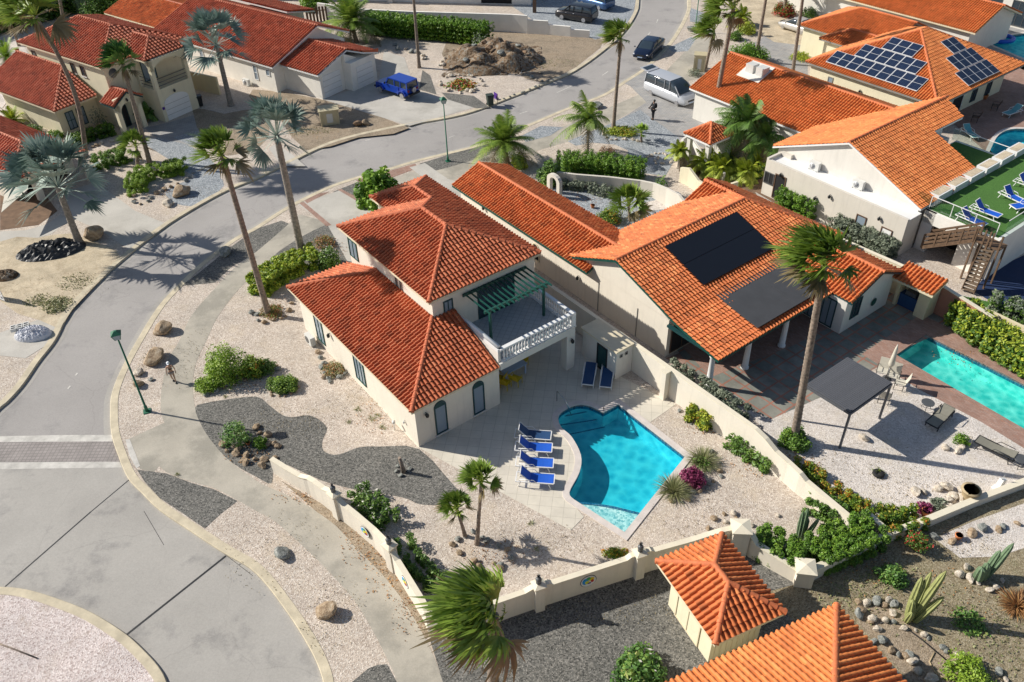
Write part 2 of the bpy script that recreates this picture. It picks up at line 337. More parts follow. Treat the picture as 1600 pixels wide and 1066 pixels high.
def watermat(name, c1, c2):
    t = NT(name); m = t.t; m.nodes.remove(t.b)
    v = t.n('TexVoronoi', feature='SMOOTH_F1', i_Scale=3.2, i_Smoothness=.35); nz = t.n('TexNoise', i_Scale=1.3, i_Detail=4.); t.l(t.tc.outputs['Object'], nz.inputs[0])
    ad = t.n('MixRGB'); ad.inputs[0].default_value = .35; t.l(t.tc.outputs['Object'], ad.inputs[1]); t.l(nz.outputs['Color'], ad.inputs[2]); t.l(ad.outputs[0], v.inputs['Vector'])
    col = t.ramp(v.outputs['Distance'], [(.15, c1), (.75, c2)])  # rippled light like caustics is put into the water tint
    tr = t.n('BsdfTransparent'); t.l(col, tr.inputs[0]); gl = t.n('BsdfGlossy', i_Roughness=.03)
    lw = t.n('LayerWeight', i_Blend=.12); fc = t.ramp(lw.outputs['Facing'], [(0, .03), (.6, .06), (1, .4)]); mx = t.n('MixShader'); t.l(fc, mx.inputs[0]); t.l(tr.outputs[0], mx.inputs[1]); t.l(gl.outputs[0], mx.inputs[2])
    bp = t.n('Bump', i_Strength=.6, i_Distance=.06); t.l(t.noise(7, 3), bp.inputs['Height']); t.l(bp.outputs[0], gl.inputs['Normal'])
    t.l(mx.outputs[0], m.nodes['Material Output'].inputs[0]); return t.m
K['water'] = watermat('pool_water', (.09, .64, .76), (.24, .86, .93)); K['water_s'] = watermat('pool_water_shallow', (.62, .90, .92), (.80, .98, .98)); K['water_t'] = watermat('pool_water_turquoise', (.12, .70, .68), (.46, .94, .91))
def glassrail():
    t = NT('rail_glass'); tr = t.n('BsdfTransparent'); tr.inputs[0].default_value = (.86, .93, .92, 1); gl = t.n('BsdfGlossy', i_Roughness=.02); mx = t.n('MixShader'); mx.inputs[0].default_value = .09
    t.l(tr.outputs[0], mx.inputs[1]); t.l(gl.outputs[0], mx.inputs[2]); t.l(mx.outputs[0], t.t.nodes['Material Output'].inputs[0]); return t.m
K['railglass'] = glassrail()
# ---------------------------------------------------------------- ground, road, pavements
ROADZ = -.12
def smooth(pts, n=6, closed=False):
    pts = [Vector(p[:2]) for p in pts]; m = len(pts); out = []
    rngi = range(m if closed else m - 1)
    for i in rngi:
        p0 = pts[(i - 1) % m] if closed or i > 0 else pts[0]; p1 = pts[i]; p2 = pts[(i + 1) % m]; p3 = pts[(i + 2) % m] if closed or i + 2 < m else pts[-1]
        for k in range(n):
            t = k / n
            out.append(.5 * ((2 * p1) + (p2 - p0) * t + (2 * p0 - 5 * p1 + 4 * p2 - p3) * t * t + (3 * p1 - p0 - 3 * p2 + p3) * t ** 3))
    if not closed: out.append(pts[-1])
    return out
def tri_sheet(name, outer, z, m, holes=(), depth=0, kind='structure', label=None):
    bm = bmesh.new(); rings = []
    for ring in [outer] + list(holes):
        vs = [bm.verts.new((p[0], p[1], z)) for p in ring]; rings.append(vs)
        for i in range(len(vs)): bm.edges.new((vs[i], vs[(i + 1) % len(vs)]))
    bmesh.ops.triangle_fill(bm, use_beauty=True, use_dissolve=False, edges=bm.edges[:], normal=(0, 0, 1))
    bm.normal_update()
    for f in bm.faces:
        if f.normal.z < 0: f.normal_flip()
    if depth:
        for vs in rings:
            lo = [bm.verts.new((v.co.x, v.co.y, z - depth)) for v in vs]; n = len(vs)
            for i in range(n): bm.faces.new((vs[i], vs[(i + 1) % n], lo[(i + 1) % n], lo[i]))
        bmesh.ops.recalc_face_normals(bm, faces=bm.faces[:])
    me = bpy.data.meshes.new(name); bm.to_mesh(me); bm.free(); me.materials.append(m)
    o = link(bpy.data.objects.new(name, me)); o['kind'] = kind
    if label: o['label'] = label
    return o
_lz = [0.0]
def layer(name, pts, m, lv=1, sm=0, closed=True):
    """flat patch of ground outlined by photograph pixels, lv * 4 mm above the land"""
    q = PP(pts)
    if sm: q = smooth(q, sm, closed)
    _lz[0] += .00006
    return tri_sheet(name, q, .004 * lv + _lz[0], m)

def uvw(ang, u, v):
    return (u * math.cos(ang) - v * math.sin(ang), u * math.sin(ang) + v * math.cos(ang))
MA = R(-53.65)
def mw(u, v): return uvw(MA, u, v)


KR = [(505, 1100), (505, 1066), (487, 1020), (450, 960), (400, 897), (352, 867), (300, 833), (250, 799), (222, 772), (200, 748), (185, 713), (175, 680), (173, 645), (176, 615), (192, 575), (215, 533), (240, 492), (262, 464), (310, 417), (362, 377), (400, 356), (445, 327), (500, 299), (545, 282), (600, 267), (650, 252), (750, 227), (800, 207), (882, 172), (940, 150), (975, 128), (1005, 108), (1042, 72), (1062, 42), (1073, 18), (1074, 0), (1074, -60)]
KL = [(-60, 700), (-30, 672), (0, 641), (15, 628), (38, 602), (62, 567), (88, 533), (112, 487), (150, 447), (200, 402), (265, 352), (345, 305), (400, 282), (450, 258), (525, 224), (625, 200), (725, 181), (800, 154), (852, 133), (900, 112), (950, 76), (977, 50), (995, 22), (999, 0), (1000, -60)]
KI = [(-80, 925), (-20, 918), (0, 919), (30, 921), (62, 928), (112, 945), (150, 962), (197, 992), (228, 1020), (250, 1045), (262, 1068), (272, 1110)]
def kerb(name, pts, side, width=.42, lab=None):
    c = smooth(PP(pts, ROADZ), 5); V = []; n = len(c); nr = []
    for i in range(n):
        d = (c[min(i + 1, n - 1)] - c[max(i - 1, 0)]).normalized(); nr.append(Vector((-d.y, d.x)) * side)
    mb = MB(); prof = [(0, ROADZ), (.0, -.02), (.03, .012), (width, .016), (width, -.05)]
    for i in range(n):
        for a, z in prof: V.append((c[i].x + nr[i].x * a, c[i].y + nr[i].y * a, z))
    k = len(prof); F = [(i * k + j, (i + 1) * k + j, (i + 1) * k + j + 1, i * k + j + 1) for i in range(n - 1) for j in range(k - 1)]
    if side < 0: F = [f[::-1] for f in F]
    mb.add(V, F, sm=False); tag(obj(mb, name, K['kerb']), kind='structure')
    gv = []; 
    for i in range(n):   # gutter strip of paler concrete along the kerb
        for a in (-.38, -.005): gv.append((c[i].x + nr[i].x * a, c[i].y + nr[i].y * a, ROADZ + .004))
    gm = MB(); F = [(i * 2, (i + 1) * 2, (i + 1) * 2 + 1, i * 2 + 1) for i in range(n - 1)]; F = F if side < 0 else [f[::-1] for f in F]
    gm.add(gv, F); tag(obj(gm, 'road_gutter', K['road2']), kind='structure')
    return [(c[i] + nr[i] * (width - .02)) for i in range(n)]
eR = kerb('kerb', KR, -1); eL = kerb('kerb', KL, 1); eI = kerb('kerb', KI, -1)

# pool outlines (metres in the main house frame)
def pxuv(x, y, z=0):
    p = P(x, y, z); c, s_ = math.cos(MA), math.sin(MA); return (p.x * c + p.y * s_, -p.x * s_ + p.y * c)
poolA_px = [(897, 782), (889, 770), (905, 738), (907, 712), (893, 684), (876, 668), (872, 652), (882, 641), (902, 633), (922, 635), (943, 645), (966, 632), (1071, 714), (976, 833)]
_pa = PP(poolA_px)
poolA = [_pa[0]] + smooth(_pa[0:11], 4)[1:] + _pa[11:]
poolB = [mw(-17.0, 40.45), mw(-17.0, 43.55), mw(-8.0, 43.75), mw(-8.0, 40.15)]
poolC = smooth(PP([(1546, 257), (1550, 228), (1566, 207), (1600, 202), (1680, 215), (1700, 270), (1600, 275)]), 4, True)
poolD = PP([(1530, 62), (1546, 52), (1580, 55), (1640, 48), (1660, 110), (1600, 92)])
poolE = PP([(-40, 150), (0, 147), (9, 157), (0, 168), (-40, 172)])
tri_sheet('road', [(-300, -60), (300, -60), (300, 420), (-300, 420)], ROADZ, K['road'], [poolA, poolB, poolC, poolD, poolE])
landR = [tuple(p) for p in eR] + [(P(1074, -60).x + 2, P(1074, -60).y + 60), (260, 300), (260, -40), (-5, -40)]
tri_sheet('ground', landR, 0, K['g_pink'], [poolA, poolB, poolC, poolD], .14)
landL = [tuple(p) for p in eL] + [(P(1000, -60).x - 2, P(1000, -60).y + 60), (-280, 320), (-280, 40)]
tri_sheet('ground', landL, 0, K['g_pink'], [poolE], .14)
landI = [tuple(p) for p in eI] + [(-9, 5), (-45, 5), (-45, 20)]
tri_sheet('traffic_island', landI, 0, K['g_island'], [], .14)

# road surface details
def roadpatch(name, pts, m, dz=.004): return tri_sheet(name, PP(pts, ROADZ), ROADZ + dz, m)
roadpatch('road_slab', [(-120, 735), (0, 733), (190, 731), (222, 772), (300, 833), (400, 897), (450, 960), (487, 1020), (505, 1066), (506, 1160), (-120, 1160)], K['road2'], .0062)
roadpatch('crossing_paving', [(-120, 692), (0, 691), (176, 690), (188, 722), (0, 722), (-120, 723)], K['roadbrick'], .010)
roadpatch('road_marking', [(-120, 682), (0, 682), (100, 680), (175, 680), (176, 690), (0, 691), (-120, 692)], K['stone_white'], .0102)
roadpatch('road_marking', [(-120, 724), (0, 723), (100, 722), (187, 722), (191, 731), (40, 733), (-120, 735)], K['stone_white'], .0104)
for j, (a, b, wd) in enumerate([((8, 917), (142, 800), .07), ((142, 800), (203, 749), .05), ((198, 992), (353, 869), .1), ((256, 852), (225, 799), .02), ((330, 850), (395, 900), .02)]):
    pa, pb = P(*a, ROADZ), P(*b, ROADZ); d = (pb - pa).normalized(); nn = Vector((-d.y, d.x, 0)) * wd / 2; mb = MB()
    mb.add([tuple(v + Vector((0, 0, .012))) for v in (pa - nn, pb - nn, pb + nn, pa + nn)], (0, 1, 2, 3)); tag(obj(mb, 'road_joint', K['black']), kind='structure')
for a, b in [((497, 1066 - 800), (503, 270)), ((571, 245 - 25), (580, 218)), ((840, 117), (850, 112)), ((812, 178), (824, 174)), ((702, 215), (711, 212)), ((895, 140 - 6), (870, 145)), ((941, 118), (950, 112)), ((1012, 56), (1016, 50)), ((1026, 36), (1028, 30)), ((118, 587), (121, 583)), ((106, 608), (110, 603))]:
    pa, pb = P(*a, ROADZ), P(*b, ROADZ); d = (pb - pa).normalized(); nn = Vector((-d.y, d.x, 0)) * .05; mb = MB()
    mb.add([tuple(v + Vector((0, 0, .008))) for v in (pa - nn, pb - nn, pb + nn, pa + nn)], (0, 1, 2, 3)); tag(obj(mb, 'road_marking', K['stone_white']), kind='structure')

# right side: pavement, drives, gravel beds
WL = [(620, 1100), (620, 1066), (605, 1030), (582, 985), (555, 940), (520, 900), (475, 855), (430, 815), (399, 798), (370, 781), (335, 763), (300, 753), (260, 738), (240, 716), (232, 690), (258, 672), (253, 650), (251, 633), (253, 605), (258, 580), (266, 556), (280, 533), (300, 492), (335, 452), (365, 420), (400, 394), (432, 367), (468, 335)]
WR = [(515, 348), (475, 368), (437, 392), (405, 422), (375, 450), (342, 492), (322, 533), (307, 565), (301, 598), (304, 633), (315, 665), (335, 695), (362, 723), (400, 751), (430, 766), (467, 782), (495, 800), (525, 822), (555, 855), (590, 890), (625, 932), (652, 975), (675, 1020), (692, 1066), (700, 1100)]
tri_sheet('pavement', smooth(PP(WL), 3) + smooth(PP(WR), 3), .0065, K['walk'])
layer('pavement', [(197, 688), (258, 660), (275, 700), (240, 738), (219, 733), (208, 712)], K['walk'], 1)
layer('road_marking', [(196, 687), (203, 687), (219, 728), (213, 732), (202, 712)], K['stone_white'], 3)
layer('pavement', [(560, 296), (640, 270), (700, 262), (820, 222), (925, 180), (1000, 147), (1015, 157), (955, 193), (890, 221), (820, 241), (740, 262), (700, 300), (640, 290), (580, 315)], K['walk'], 1)
layer('pavement', [(1040, 112), (1075, 76), (1092, 56), (1100, 20), (1100, -30), (1122, -30), (1125, 20), (1112, 62), (1100, 120), (1072, 128)], K['walk'], 1)
layer('driveway', [(466, 320), (530, 298), (560, 312), (610, 330), (640, 420), (560, 440), (512, 352)], K['drive'], 2)
layer('driveway', [(467, 317), (475, 316), (518, 352), (510, 354)], K['brick'], 3)
layer('driveway', [(528, 297), (534, 296), (600, 330), (594, 336)], K['brick'], 3)
layer('driveway', [(640, 262), (664, 255), (700, 280), (770, 300), (790, 330), (720, 330), (690, 300)], K['drive'], 3)
layer('driveway', [(556, 282), (648, 256), (655, 262), (575, 292)], K['brick'], 2)
layer('driveway', [(474, 312), (500, 302), (515, 300), (480, 318)], K['brick'], 2)
layer('gravel_bed', [(400, 358), (362, 385), (310, 427), (283, 447), (335, 442), (362, 417), (400, 396), (432, 372), (452, 350), (440, 345)], K['g_dark'], 1)
layer('gravel_bed', [(405, 422), (437, 392), (475, 367), (512, 350), (545, 370), (560, 430), (480, 420), (430, 440)], K['g_dark'], 1)
layer('gravel_bed', [(520, 300), (570, 280), (590, 275), (585, 300), (560, 312)], K['g_dark'], 1)
layer('gravel_bed', [(655, 256), (720, 236), (780, 221), (790, 226), (760, 244), (700, 262), (676, 268)], K['g_dark'], 1)
layer('gravel_bed', [(812, 214), (845, 197), (880, 199), (860, 212), (822, 222)], K['g_blue'], 3)
layer('gravel_bed', [(1044, 75), (1080, 58), (1088, 60), (1075, 80), (1052, 82)], K['g_blue'], 1)
layer('gravel_bed', [(1078, 12), (1100, 20), (1096, 36), (1078, 34)], K['g_blue'], 1)
layer('gravel_bed', [(305, 637), (322, 630), (350, 625), (400, 620), (420, 633), (440, 648), (457, 652), (482, 649), (500, 657), (511, 670), (504, 688), (505, 704), (522, 711), (540, 707), (562, 699), (595, 698), (655, 702), (712, 762), (732, 773), (712, 785), (687, 789), (655, 788), (637, 780), (612, 774), (590, 770), (550, 764), (500, 750), (432, 722), (425, 755), (400, 745), (362, 723), (335, 695), (315, 665)], K['g_dark'], 2, 3)
layer('gravel_bed', [(214, 734), (226, 753), (250, 779), (280, 799), (320, 826), (345, 803), (371, 783), (335, 765), (300, 755), (260, 740)], K['g_dark'], 2)
layer('gravel_bed', [(545, 1070), (575, 1045), (590, 1039), (605, 1038), (620, 1066), (620, 1100), (545, 1100)], K['g_dark'], 1)
layer('gravel_bed', [(672, 1000), (710, 985), (790, 962), (1020, 890), (1130, 845), (1256, 910), (1290, 925), (1280, 950), (1200, 1000), (1120, 1120), (700, 1120), (692, 1066)], K['g_dark'], 1)
layer('gravel_strip', [(525, 800), (545, 818), (590, 862), (640, 920), (680, 985), (664, 1000), (652, 975), (625, 932), (590, 890), (555, 855), (525, 822), (495, 800), (440, 752), (432, 748)], K['dirt'], 1)
layer('gravel_bed', [(887, 221), (955, 193), (1000, 170), (1062, 215), (1060, 240), (1040, 275), (982, 268), (981, 235), (960, 226), (925, 223), (900, 228)], K['g_blue'], 1)
layer('paved_forecourt', [(958, 191), (975, 183), (1010, 160), (985, 135), (975, 130), (1010, 108), (1060, 120), (1130, 170), (1110, 235), (1062, 216), (1000, 172)], K['pavers'], 2)
layer('gravel_strip', [(1112, 236), (1140, 170), (1300, 300), (1190, 330), (1090, 290), (1060, 262)], K['mud'], 1)
layer('garden_soil', [(870, 275), (1060, 300), (1090, 330), (960, 400), (880, 340), (860, 300)], K['g_blue'], 1)
layer('garden_soil', [(1000, 318), (1030, 312), (1062, 320), (1050, 326), (1010, 330)], K['g_white'], 2)
# main house terrace, yard of house N, dirt lot bottom right
T = [mw(-28.4, 14.42), P(892, 829)[:2], P(925, 795)[:2]]
ter = [mw(-28.3, 14.45), tuple(P(892, 829)[:2]), tuple(P(912, 808)[:2]), tuple(poolA[0])]
i0 = 0
ring = poolA[:-3]; back = [tuple(p) for p in ring]
tri_sheet('terrace', ter[:3] + [tuple(P(895, 787)[:2])] + [tuple(p) for p in back] + [tuple(P(966, 632)[:2]), tuple(P(1010, 661)[:2]), tuple(P(1048, 628)[:2]), mw(-25.4, 26.7), mw(-27.6, 26.4), mw(-27.6, 27.3), mw(-33, 27.3), mw(-33, 14.45)], .012, K['terrace'])
layer('paving_strip', [(1009, 655), (1050, 628), (1056, 632), (1016, 660)], K['terrace'], 2)
layer('patio', [(1040, 560), (1100, 600), (1205, 655), (1400, 560), (1400, 520), (1200, 500)], K['brick'], 1)
layer('patio', [(1040, 520), (1260, 400), (1420, 470), (1480, 480), (1470, 520), (1396, 553), (1330, 600), (1205, 655), (1100, 610)], K['slate'], 2)
layer('patio', [(1045, 520), (1110, 590), (1240, 540), (1320, 500), (1250, 420)], K['brick'], 3)
tri_sheet('pool_surround', [mw(-18.3, 39.0), mw(-18.3, 45.2), mw(-6, 45.2), mw(-6, 38.7), mw(-11, 39.0), mw(-14.5, 38.8)], .016, K['brick'], [poolB])
layer('gravel_bed', [(1160, 632), (1210, 652), (1330, 595), (1390, 575), (1470, 610), (1620, 710), (1620, 760), (1390, 835), (1345, 805), (1200, 680)], K['g_white'], 1)
layer('dirt', [(1256, 910), (1390, 842), (1500, 800), (1640, 740), (1640, 1120), (1340, 1120), (1270, 1000), (1230, 960), (1180, 930)], K['dirt_green'], 2)
layer('gravel_strip', [(1460, 842), (1520, 815), (1620, 780), (1620, 850), (1560, 870), (1500, 872)], K['g_white'], 3)
layer('garden_soil', [(1340, 955), (1395, 948), (1440, 990), (1540, 1066), (1560, 1110), (1470, 1110), (1400, 1040), (1350, 985)], K['dirt'], 3, 3)
layer('gravel_strip', [(1365, 1010), (1420, 1066), (1450, 1100), (1410, 1100), (1350, 1030)], K['g_dark'], 3)
# white house, solar house grounds
layer('yard', [(1180, 300), (1420, 440), (1540, 470), (1500, 490), (1390, 440), (1200, 340)], K['drive'], 1)
layer('tennis_court', [(1545, 425), (1640, 380), (1700, 470), (1560, 478), (1520, 455)], K['court'], 2)
layer('turf_strip', [(1500, 462), (1560, 475), (1640, 490), (1640, 500), (1540, 480)], K['turf'], 3)
tri_sheet('pool_surround', PP([(1486, 190), (1500, 140), (1620, 90), (1700, 120), (1700, 330), (1600, 290)]), .02, K['brick'], [poolC])
layer('yard', [(1190, 60), (1220, 40), (1262, 60), (1262, 140), (1200, 130), (1140, 90)], K['pavers'], 1)
layer('yard', [(1120, -40), (1150, 30), (1210, 66), (1262, 72), (1300, 50), (1230, 20), (1180, -40)], K['sand'], 2)
tri_sheet('pool_surround', PP([(1505, 70), (1540, 30), (1680, 20), (1700, 140), (1600, 110)]), .02, K['pavers'], [poolD])

# left side lots
layer('driveway', [(100, 300), (150, 285), (212, 330), (262, 351), (205, 393), (160, 362), (115, 342)], K['drive'], 2)
layer('footpath', [(0, 362), (40, 360), (75, 350), (95, 335), (108, 345), (80, 366), (40, 377), (0, 380)], K['drive'], 1)
layer('dirt', [(0, 300), (60, 290), (90, 330), (60, 352), (0, 360)], K['mud'], 1)
layer('sand', [(0, 378), (60, 372), (110, 365), (165, 385), (188, 402), (150, 445), (112, 485), (90, 515), (60, 500), (0, 470)], K['sand'], 2, 2)
layer('gravel_bed', [(258, 300), (285, 285), (330, 272), (350, 290), (310, 320), (275, 318)], K['g_blue'], 1, 3)
layer('gravel_bed', [(225, 222), (262, 215), (300, 230), (330, 250), (345, 275), (330, 285), (290, 268), (262, 248)], K['g_blue'], 1, 3)
layer('paved_forecourt', [(225, 200), (262, 192), (330, 172), (370, 185), (352, 218), (300, 228), (245, 215)], K['pavers'], 1)
layer('gravel_bed', [(270, 215), (305, 205), (330, 215), (300, 228)], K['g_blue'], 2)
layer('dirt', [(300, 170), (350, 178), (410, 170), (420, 215), (380, 240), (330, 235)], K['dirt'], 1, 2)
layer('driveway', [(478, 260), (455, 240), (430, 225), (420, 232), (440, 260)], K['drive'], 1)
layer('dirt', [(395, 140), (500, 155), (640, 200), (560, 215), (478, 235), (440, 190), (400, 165)], K['dirt'], 1, 2)
layer('driveway', [(505, 156), (592, 124), (600, 80), (632, 90), (640, 115), (650, 140), (680, 150), (742, 168), (640, 197)], K['drive'], 3)
layer('gravel_bed', [(660, 110), (672, 118), (682, 148), (655, 140)], K['g_dark'], 4)
layer('gravel_bed', [(690, 145), (740, 150), (765, 168), (745, 170), (700, 156)], K['g_dark'], 4)
layer('dirt', [(700, 60), (800, 47), (922, 57), (938, 75), (852, 131), (800, 110), (750, 120), (700, 110)], K['dirt'], 1, 2)
layer('driveway', [(800, 10), (900, -40), (1000, -40), (990, 20), (975, 50), (930, 62), (890, 45), (830, 30)], K['g_blue'], 2)
layer('dirt', [(-30, 40), (30, 60), (60, 110), (50, 190), (-60, 200), (-140, 120)], K['g_white'], 1)
layer('dirt', [(-80, -10), (170, 30), (230, 20), (250, -10), (150, -60), (-80, -60)], K['mud'], 2)
layer('kerb_apron', [(72, 540), (95, 515), (60, 500), (0, 520), (0, 556), (40, 560)], K['drive'], 2)
# ---------------------------------------------------------------- roof, wall, window builders
PR = [(0, 0.), (.045, .058), (.18, .096), (.32, .105), (.46, .096), (.595, .058), (.64, 0.)]
def tiled(mb, poly, mi=0, Pp=.25, Rr=.34, step=.055, hs=1.):
    p = np.asarray(poly, float); n = np.zeros(3)
    for i in range(len(p)): n += np.cross(p[i], p[(i + 1) % len(p)])
    n /= np.linalg.norm(n)
    if n[2] < 0: n = -n; p = p[::-1]
    s = np.cross([0, 0, 1.], n); s /= np.linalg.norm(s); t = np.cross(n, s)
    if t[2] < 0: t = -t; s = -s
    o = p[0]; a = (p - o) @ s; b = (p - o) @ t; b0 = b.min(); amin, amax = a.min(), a.max()
    k0 = math.floor(amin / Pp) - 1; k1 = math.ceil(amax / Pp) + 1
    g = sorted(set([round((k + f) * Pp, 5) for k in range(k0, k1) for f, _ in PR])); g = [x for x in g if amin < x < amax]; g = np.array([amin] + g + [amax])
    def hh(x): return np.interp((x / Pp) % 1., [q[0] for q in PR] + [1.], [q[1] * hs for q in PR] + [0.])
    def iv(x):
        lo, hi = 1e9, -1e9
        for i in range(len(a)):
            a0, a1, c0, c1 = a[i], a[(i + 1) % len(a)], b[i], b[(i + 1) % len(a)]
            if (a0 - x) * (a1 - x) <= 0 and abs(a1 - a0) > 1e-9:
                y = c0 + (c1 - c0) * (x - a0) / (a1 - a0); lo = min(lo, y); hi = max(hi, y)
        return lo, hi
    nr = int(math.ceil((b.max() - b0) / Rr)); rk = b0 + np.arange(nr + 1) * Rr
    V = []; U = []; F = []; N = 0; jt = {}
    for i in range(len(g) - 1):
        x0, x1 = g[i], g[i + 1]
        if x1 - x0 < 1e-4: continue
        l0, h0 = iv(x0 + 1e-5); l1, h1 = iv(x1 - 1e-5)
        if h0 < l0 or h1 < l1: continue
        z0, z1 = hh(x0), hh(x1)
        if z0 == 0 and i and z1 > 0: z0 = 0
        c = math.floor((x0 + x1) / 2 / Pp)
        if c not in jt: jt[c] = rng.normal(size=nr + 2) * .006
        J = jt[c]
        a0 = np.clip(rk[:-1], l0, h0); a1 = np.clip(rk[:-1], l1, h1); d0 = np.clip(rk[1:], l0, h0); d1 = np.clip(rk[1:], l1, h1)
        ok = (d0 - a0 > 1e-4) | (d1 - a1 > 1e-4)
        for r in np.nonzero(ok)[0]:
            sl0 = step * (1 - (a0[r] - rk[r]) / Rr); sl1 = step * (1 - (a1[r] - rk[r]) / Rr); su0 = step * (1 - (d0[r] - rk[r]) / Rr); su1 = step * (1 - (d1[r] - rk[r]) / Rr)
            j_ = J[r]; V += [(x0, a0[r], z0 + sl0 + j_), (x1, a1[r], z1 + sl1 + j_), (x1, d1[r], z1 + su1 + j_), (x0, d0[r], z0 + su0 + j_), (x0, a0[r], z0 - .035), (x1, a1[r], z1 - .035)]
            F += [(N, N + 1, N + 2, N + 3), (N + 4, N + 5, N + 1, N)]; uv = [(c + .5, r + .5)] * 8; U += uv; N += 6
    V = np.array(V); W = o + V[:, :1] * s + V[:, 1:2] * t + V[:, 2:3] * n
    mb.add(W, F, mi, U)
def caps(mb, a, b, r=.13, L=.42, mi=0):
    a = Vector(a); b = Vector(b); D = b - a; n = max(1, round(D.length / L)); d = D.normalized(); x = d.cross(Vector((0, 0, 1))).normalized(); y = x.cross(d)
    for k in range(n):
        V = []
        for f, rr in ((k / n, r * 1.12), ((k + 1.12) / n, r * .9)):
            c = a + D * min(f, 1.02)
            for j in range(7):
                th = math.pi * (j / 6) * 1.1 - .157; V.append(tuple(c + x * math.cos(th) * rr + y * (math.sin(th) * rr - .01)))
        F = [(j, j + 1, j + 8, j + 7) for j in range(6)] + [(0, 6, 5, 4), (0, 4, 3, 1), (3, 2, 1, 1)][:0]
        mb.add(V, F, mi, sm=True); mb.add(V[:7], [(0, 1, 2, 3, 4, 5, 6)], mi)
class House:
    def __init__(s, name, label, ang, u0, v0, group=None, cat='house'):
        s.ang = ang; s.off = (u0, v0, 0); x, y = uvw(ang, u0, v0)
        s.root = thing(name, label, cat, (x, y, 0), ang, group)
    def part(s, mb, name, m, parent=None): return obj(mb, name, m, parent or s.root, s.off)
    def roof(s, planes, ridges, tm, cm, trim, name='roof', Pp=.25, drop=.13, fascia=True):
        if tm is K['tile_r']: Pp = .34
        mb = MB()
        for pl in planes: tiled(mb, pl, 0, Pp, hs=1.45 if tm is K['tile_r'] else 1.)
        for pl in planes:
            q = np.asarray(pl, float); q = q - np.array([0, 0, .02]); mb.ext(q, (0, 0, -drop), 1)
        r = s.part(mb, name, [tm, trim])
        if ridges:
            for a, b in ridges:
                c = MB(); caps(c, Vector(a) + Vector((0, 0, .03)), Vector(b) + Vector((0, 0, .03))); s.part(c, 'ridge_tiles', cm, r)
        return r
    def f(s, ax, val, sg):
        return (lambda a, b, d: (val + sg * d, a, b)) if ax == 'u' else (lambda a, b, d: (a, val + sg * d, b))
    def slab(s, mb, fn, a0, a1, b0, b1, d0, d1, mi=0):
        V = [fn(a, b, d) for d in (d0, d1) for b in (b0, b1) for a in (a0, a1)]
        mb.add(V, [(0, 2, 3, 1), (4, 5, 7, 6), (0, 1, 5, 4), (1, 3, 7, 5), (3, 2, 6, 7), (2, 0, 4, 6)], mi)
    def win(s, ax, val, sg, a, z, w_, h, fm, pm=None, arch=False, mull=1, bar=0, t=.07, name='window', label=None, sill=None):
        fn = s.f(ax, val, sg); mb = MB(); g = MB(); a0, a1 = a - w_ / 2, a + w_ / 2; z1 = z + h; pm = pm or K['glass']
        def ringpts(i):
            if arch:
                r = w_ / 2 - i; zc = z1 - w_ / 2; return [(a0 + i, z + i), (a1 - i, z + i)] + [(a + r * math.cos(th), zc + r * math.sin(th)) for th in np.linspace(0, math.pi, 9)]
            return [(a0 + i, z + i), (a1 - i, z + i), (a1 - i, z1 - i), (a0 + i, z1 - i)]
        o, i = ringpts(0), ringpts(t); n = len(o)
        V = [fn(*p, -.02) for p in o] + [fn(*p, .05) for p in o] + [fn(*p, .05) for p in i] + [fn(*p, -.02) for p in i]
        F = [(k, (k + 1) % n, (k + 1) % n + n * q, k + n * q) for q in (1,) for k in range(n)]
        F += [(k + n, (k + 1) % n + n, (k + 1) % n + 2 * n, k + 2 * n) for k in range(n)] + [(k + 2 * n, (k + 1) % n + 2 * n, (k + 1) % n + 3 * n, k + 3 * n) for k in range(n)]
        mb.add(V, F)
        for k in range(1, mull + 1):
            x = a0 + (a1 - a0) * k / (mull + 1); s.slab(mb, fn, x - .025, x + .025, z + t, z1 - (w_ * .2 if arch else t), .012, .04)
        for k in range(1, bar + 1):
            y = z + h * k / (bar + 1); s.slab(mb, fn, a0 + t, a1 - t, y - .02, y + .02, .012, .043)
        fr = s.part(mb, name, fm)
        if label: fr['label'] = label
        q = ringpts(t * .9); g.add([fn(*p, .014) for p in q], [tuple(range(len(q)))]); s.part(g, 'pane' if name == 'window' else 'panel', pm, fr)
        if arch and pm is K['curtain']:
            tp = MB(); rr_ = w_ / 2 - t * .9; tp.add([fn(a + rr_ * math.cos(th), z1 - w_ / 2 - .04 + rr_ * math.sin(th), .018) for th in np.linspace(0, math.pi, 11)], [tuple(range(11))]); s.part(tp, 'painted_arch_shade', fm, fr)  # dark arch piece stands in for the shade of a window reveal
        if sill:
            sm_ = MB(); s.slab(sm_, fn, a0 - .08, a1 + .08, z - .07, z - .003, 0, .09); s.part(sm_, 'sill', sill, fr)
        return fr
    def lamp(s, ax, val, sg, a, z):
        fn = s.f(ax, val, sg); mb = MB(); c = fn(a, z, .14)
        mb.lathe(c, [(.02, -.16), (.09, -.12), (.11, .04), (.03, .12), (.01, .18)], 6); mb.beam(fn(a, z + .1, 0), fn(a, z + .12, .14), .03, .03)
        return s.part(mb, 'wall_lamp', K['black'])
def gableV(mb, H, v0, v1, prof, mi=0):  # vertical polygon in (u,z), extruded from v0 to v1
    mb.ext([(a, v0, b) for a, b in prof], (0, v1 - v0, 0), mi)
def gableU(mb, H, u0, u1, prof, mi=0): mb.ext([(u0, a, b) for a, b in prof], (u1 - u0, 0, 0), mi)

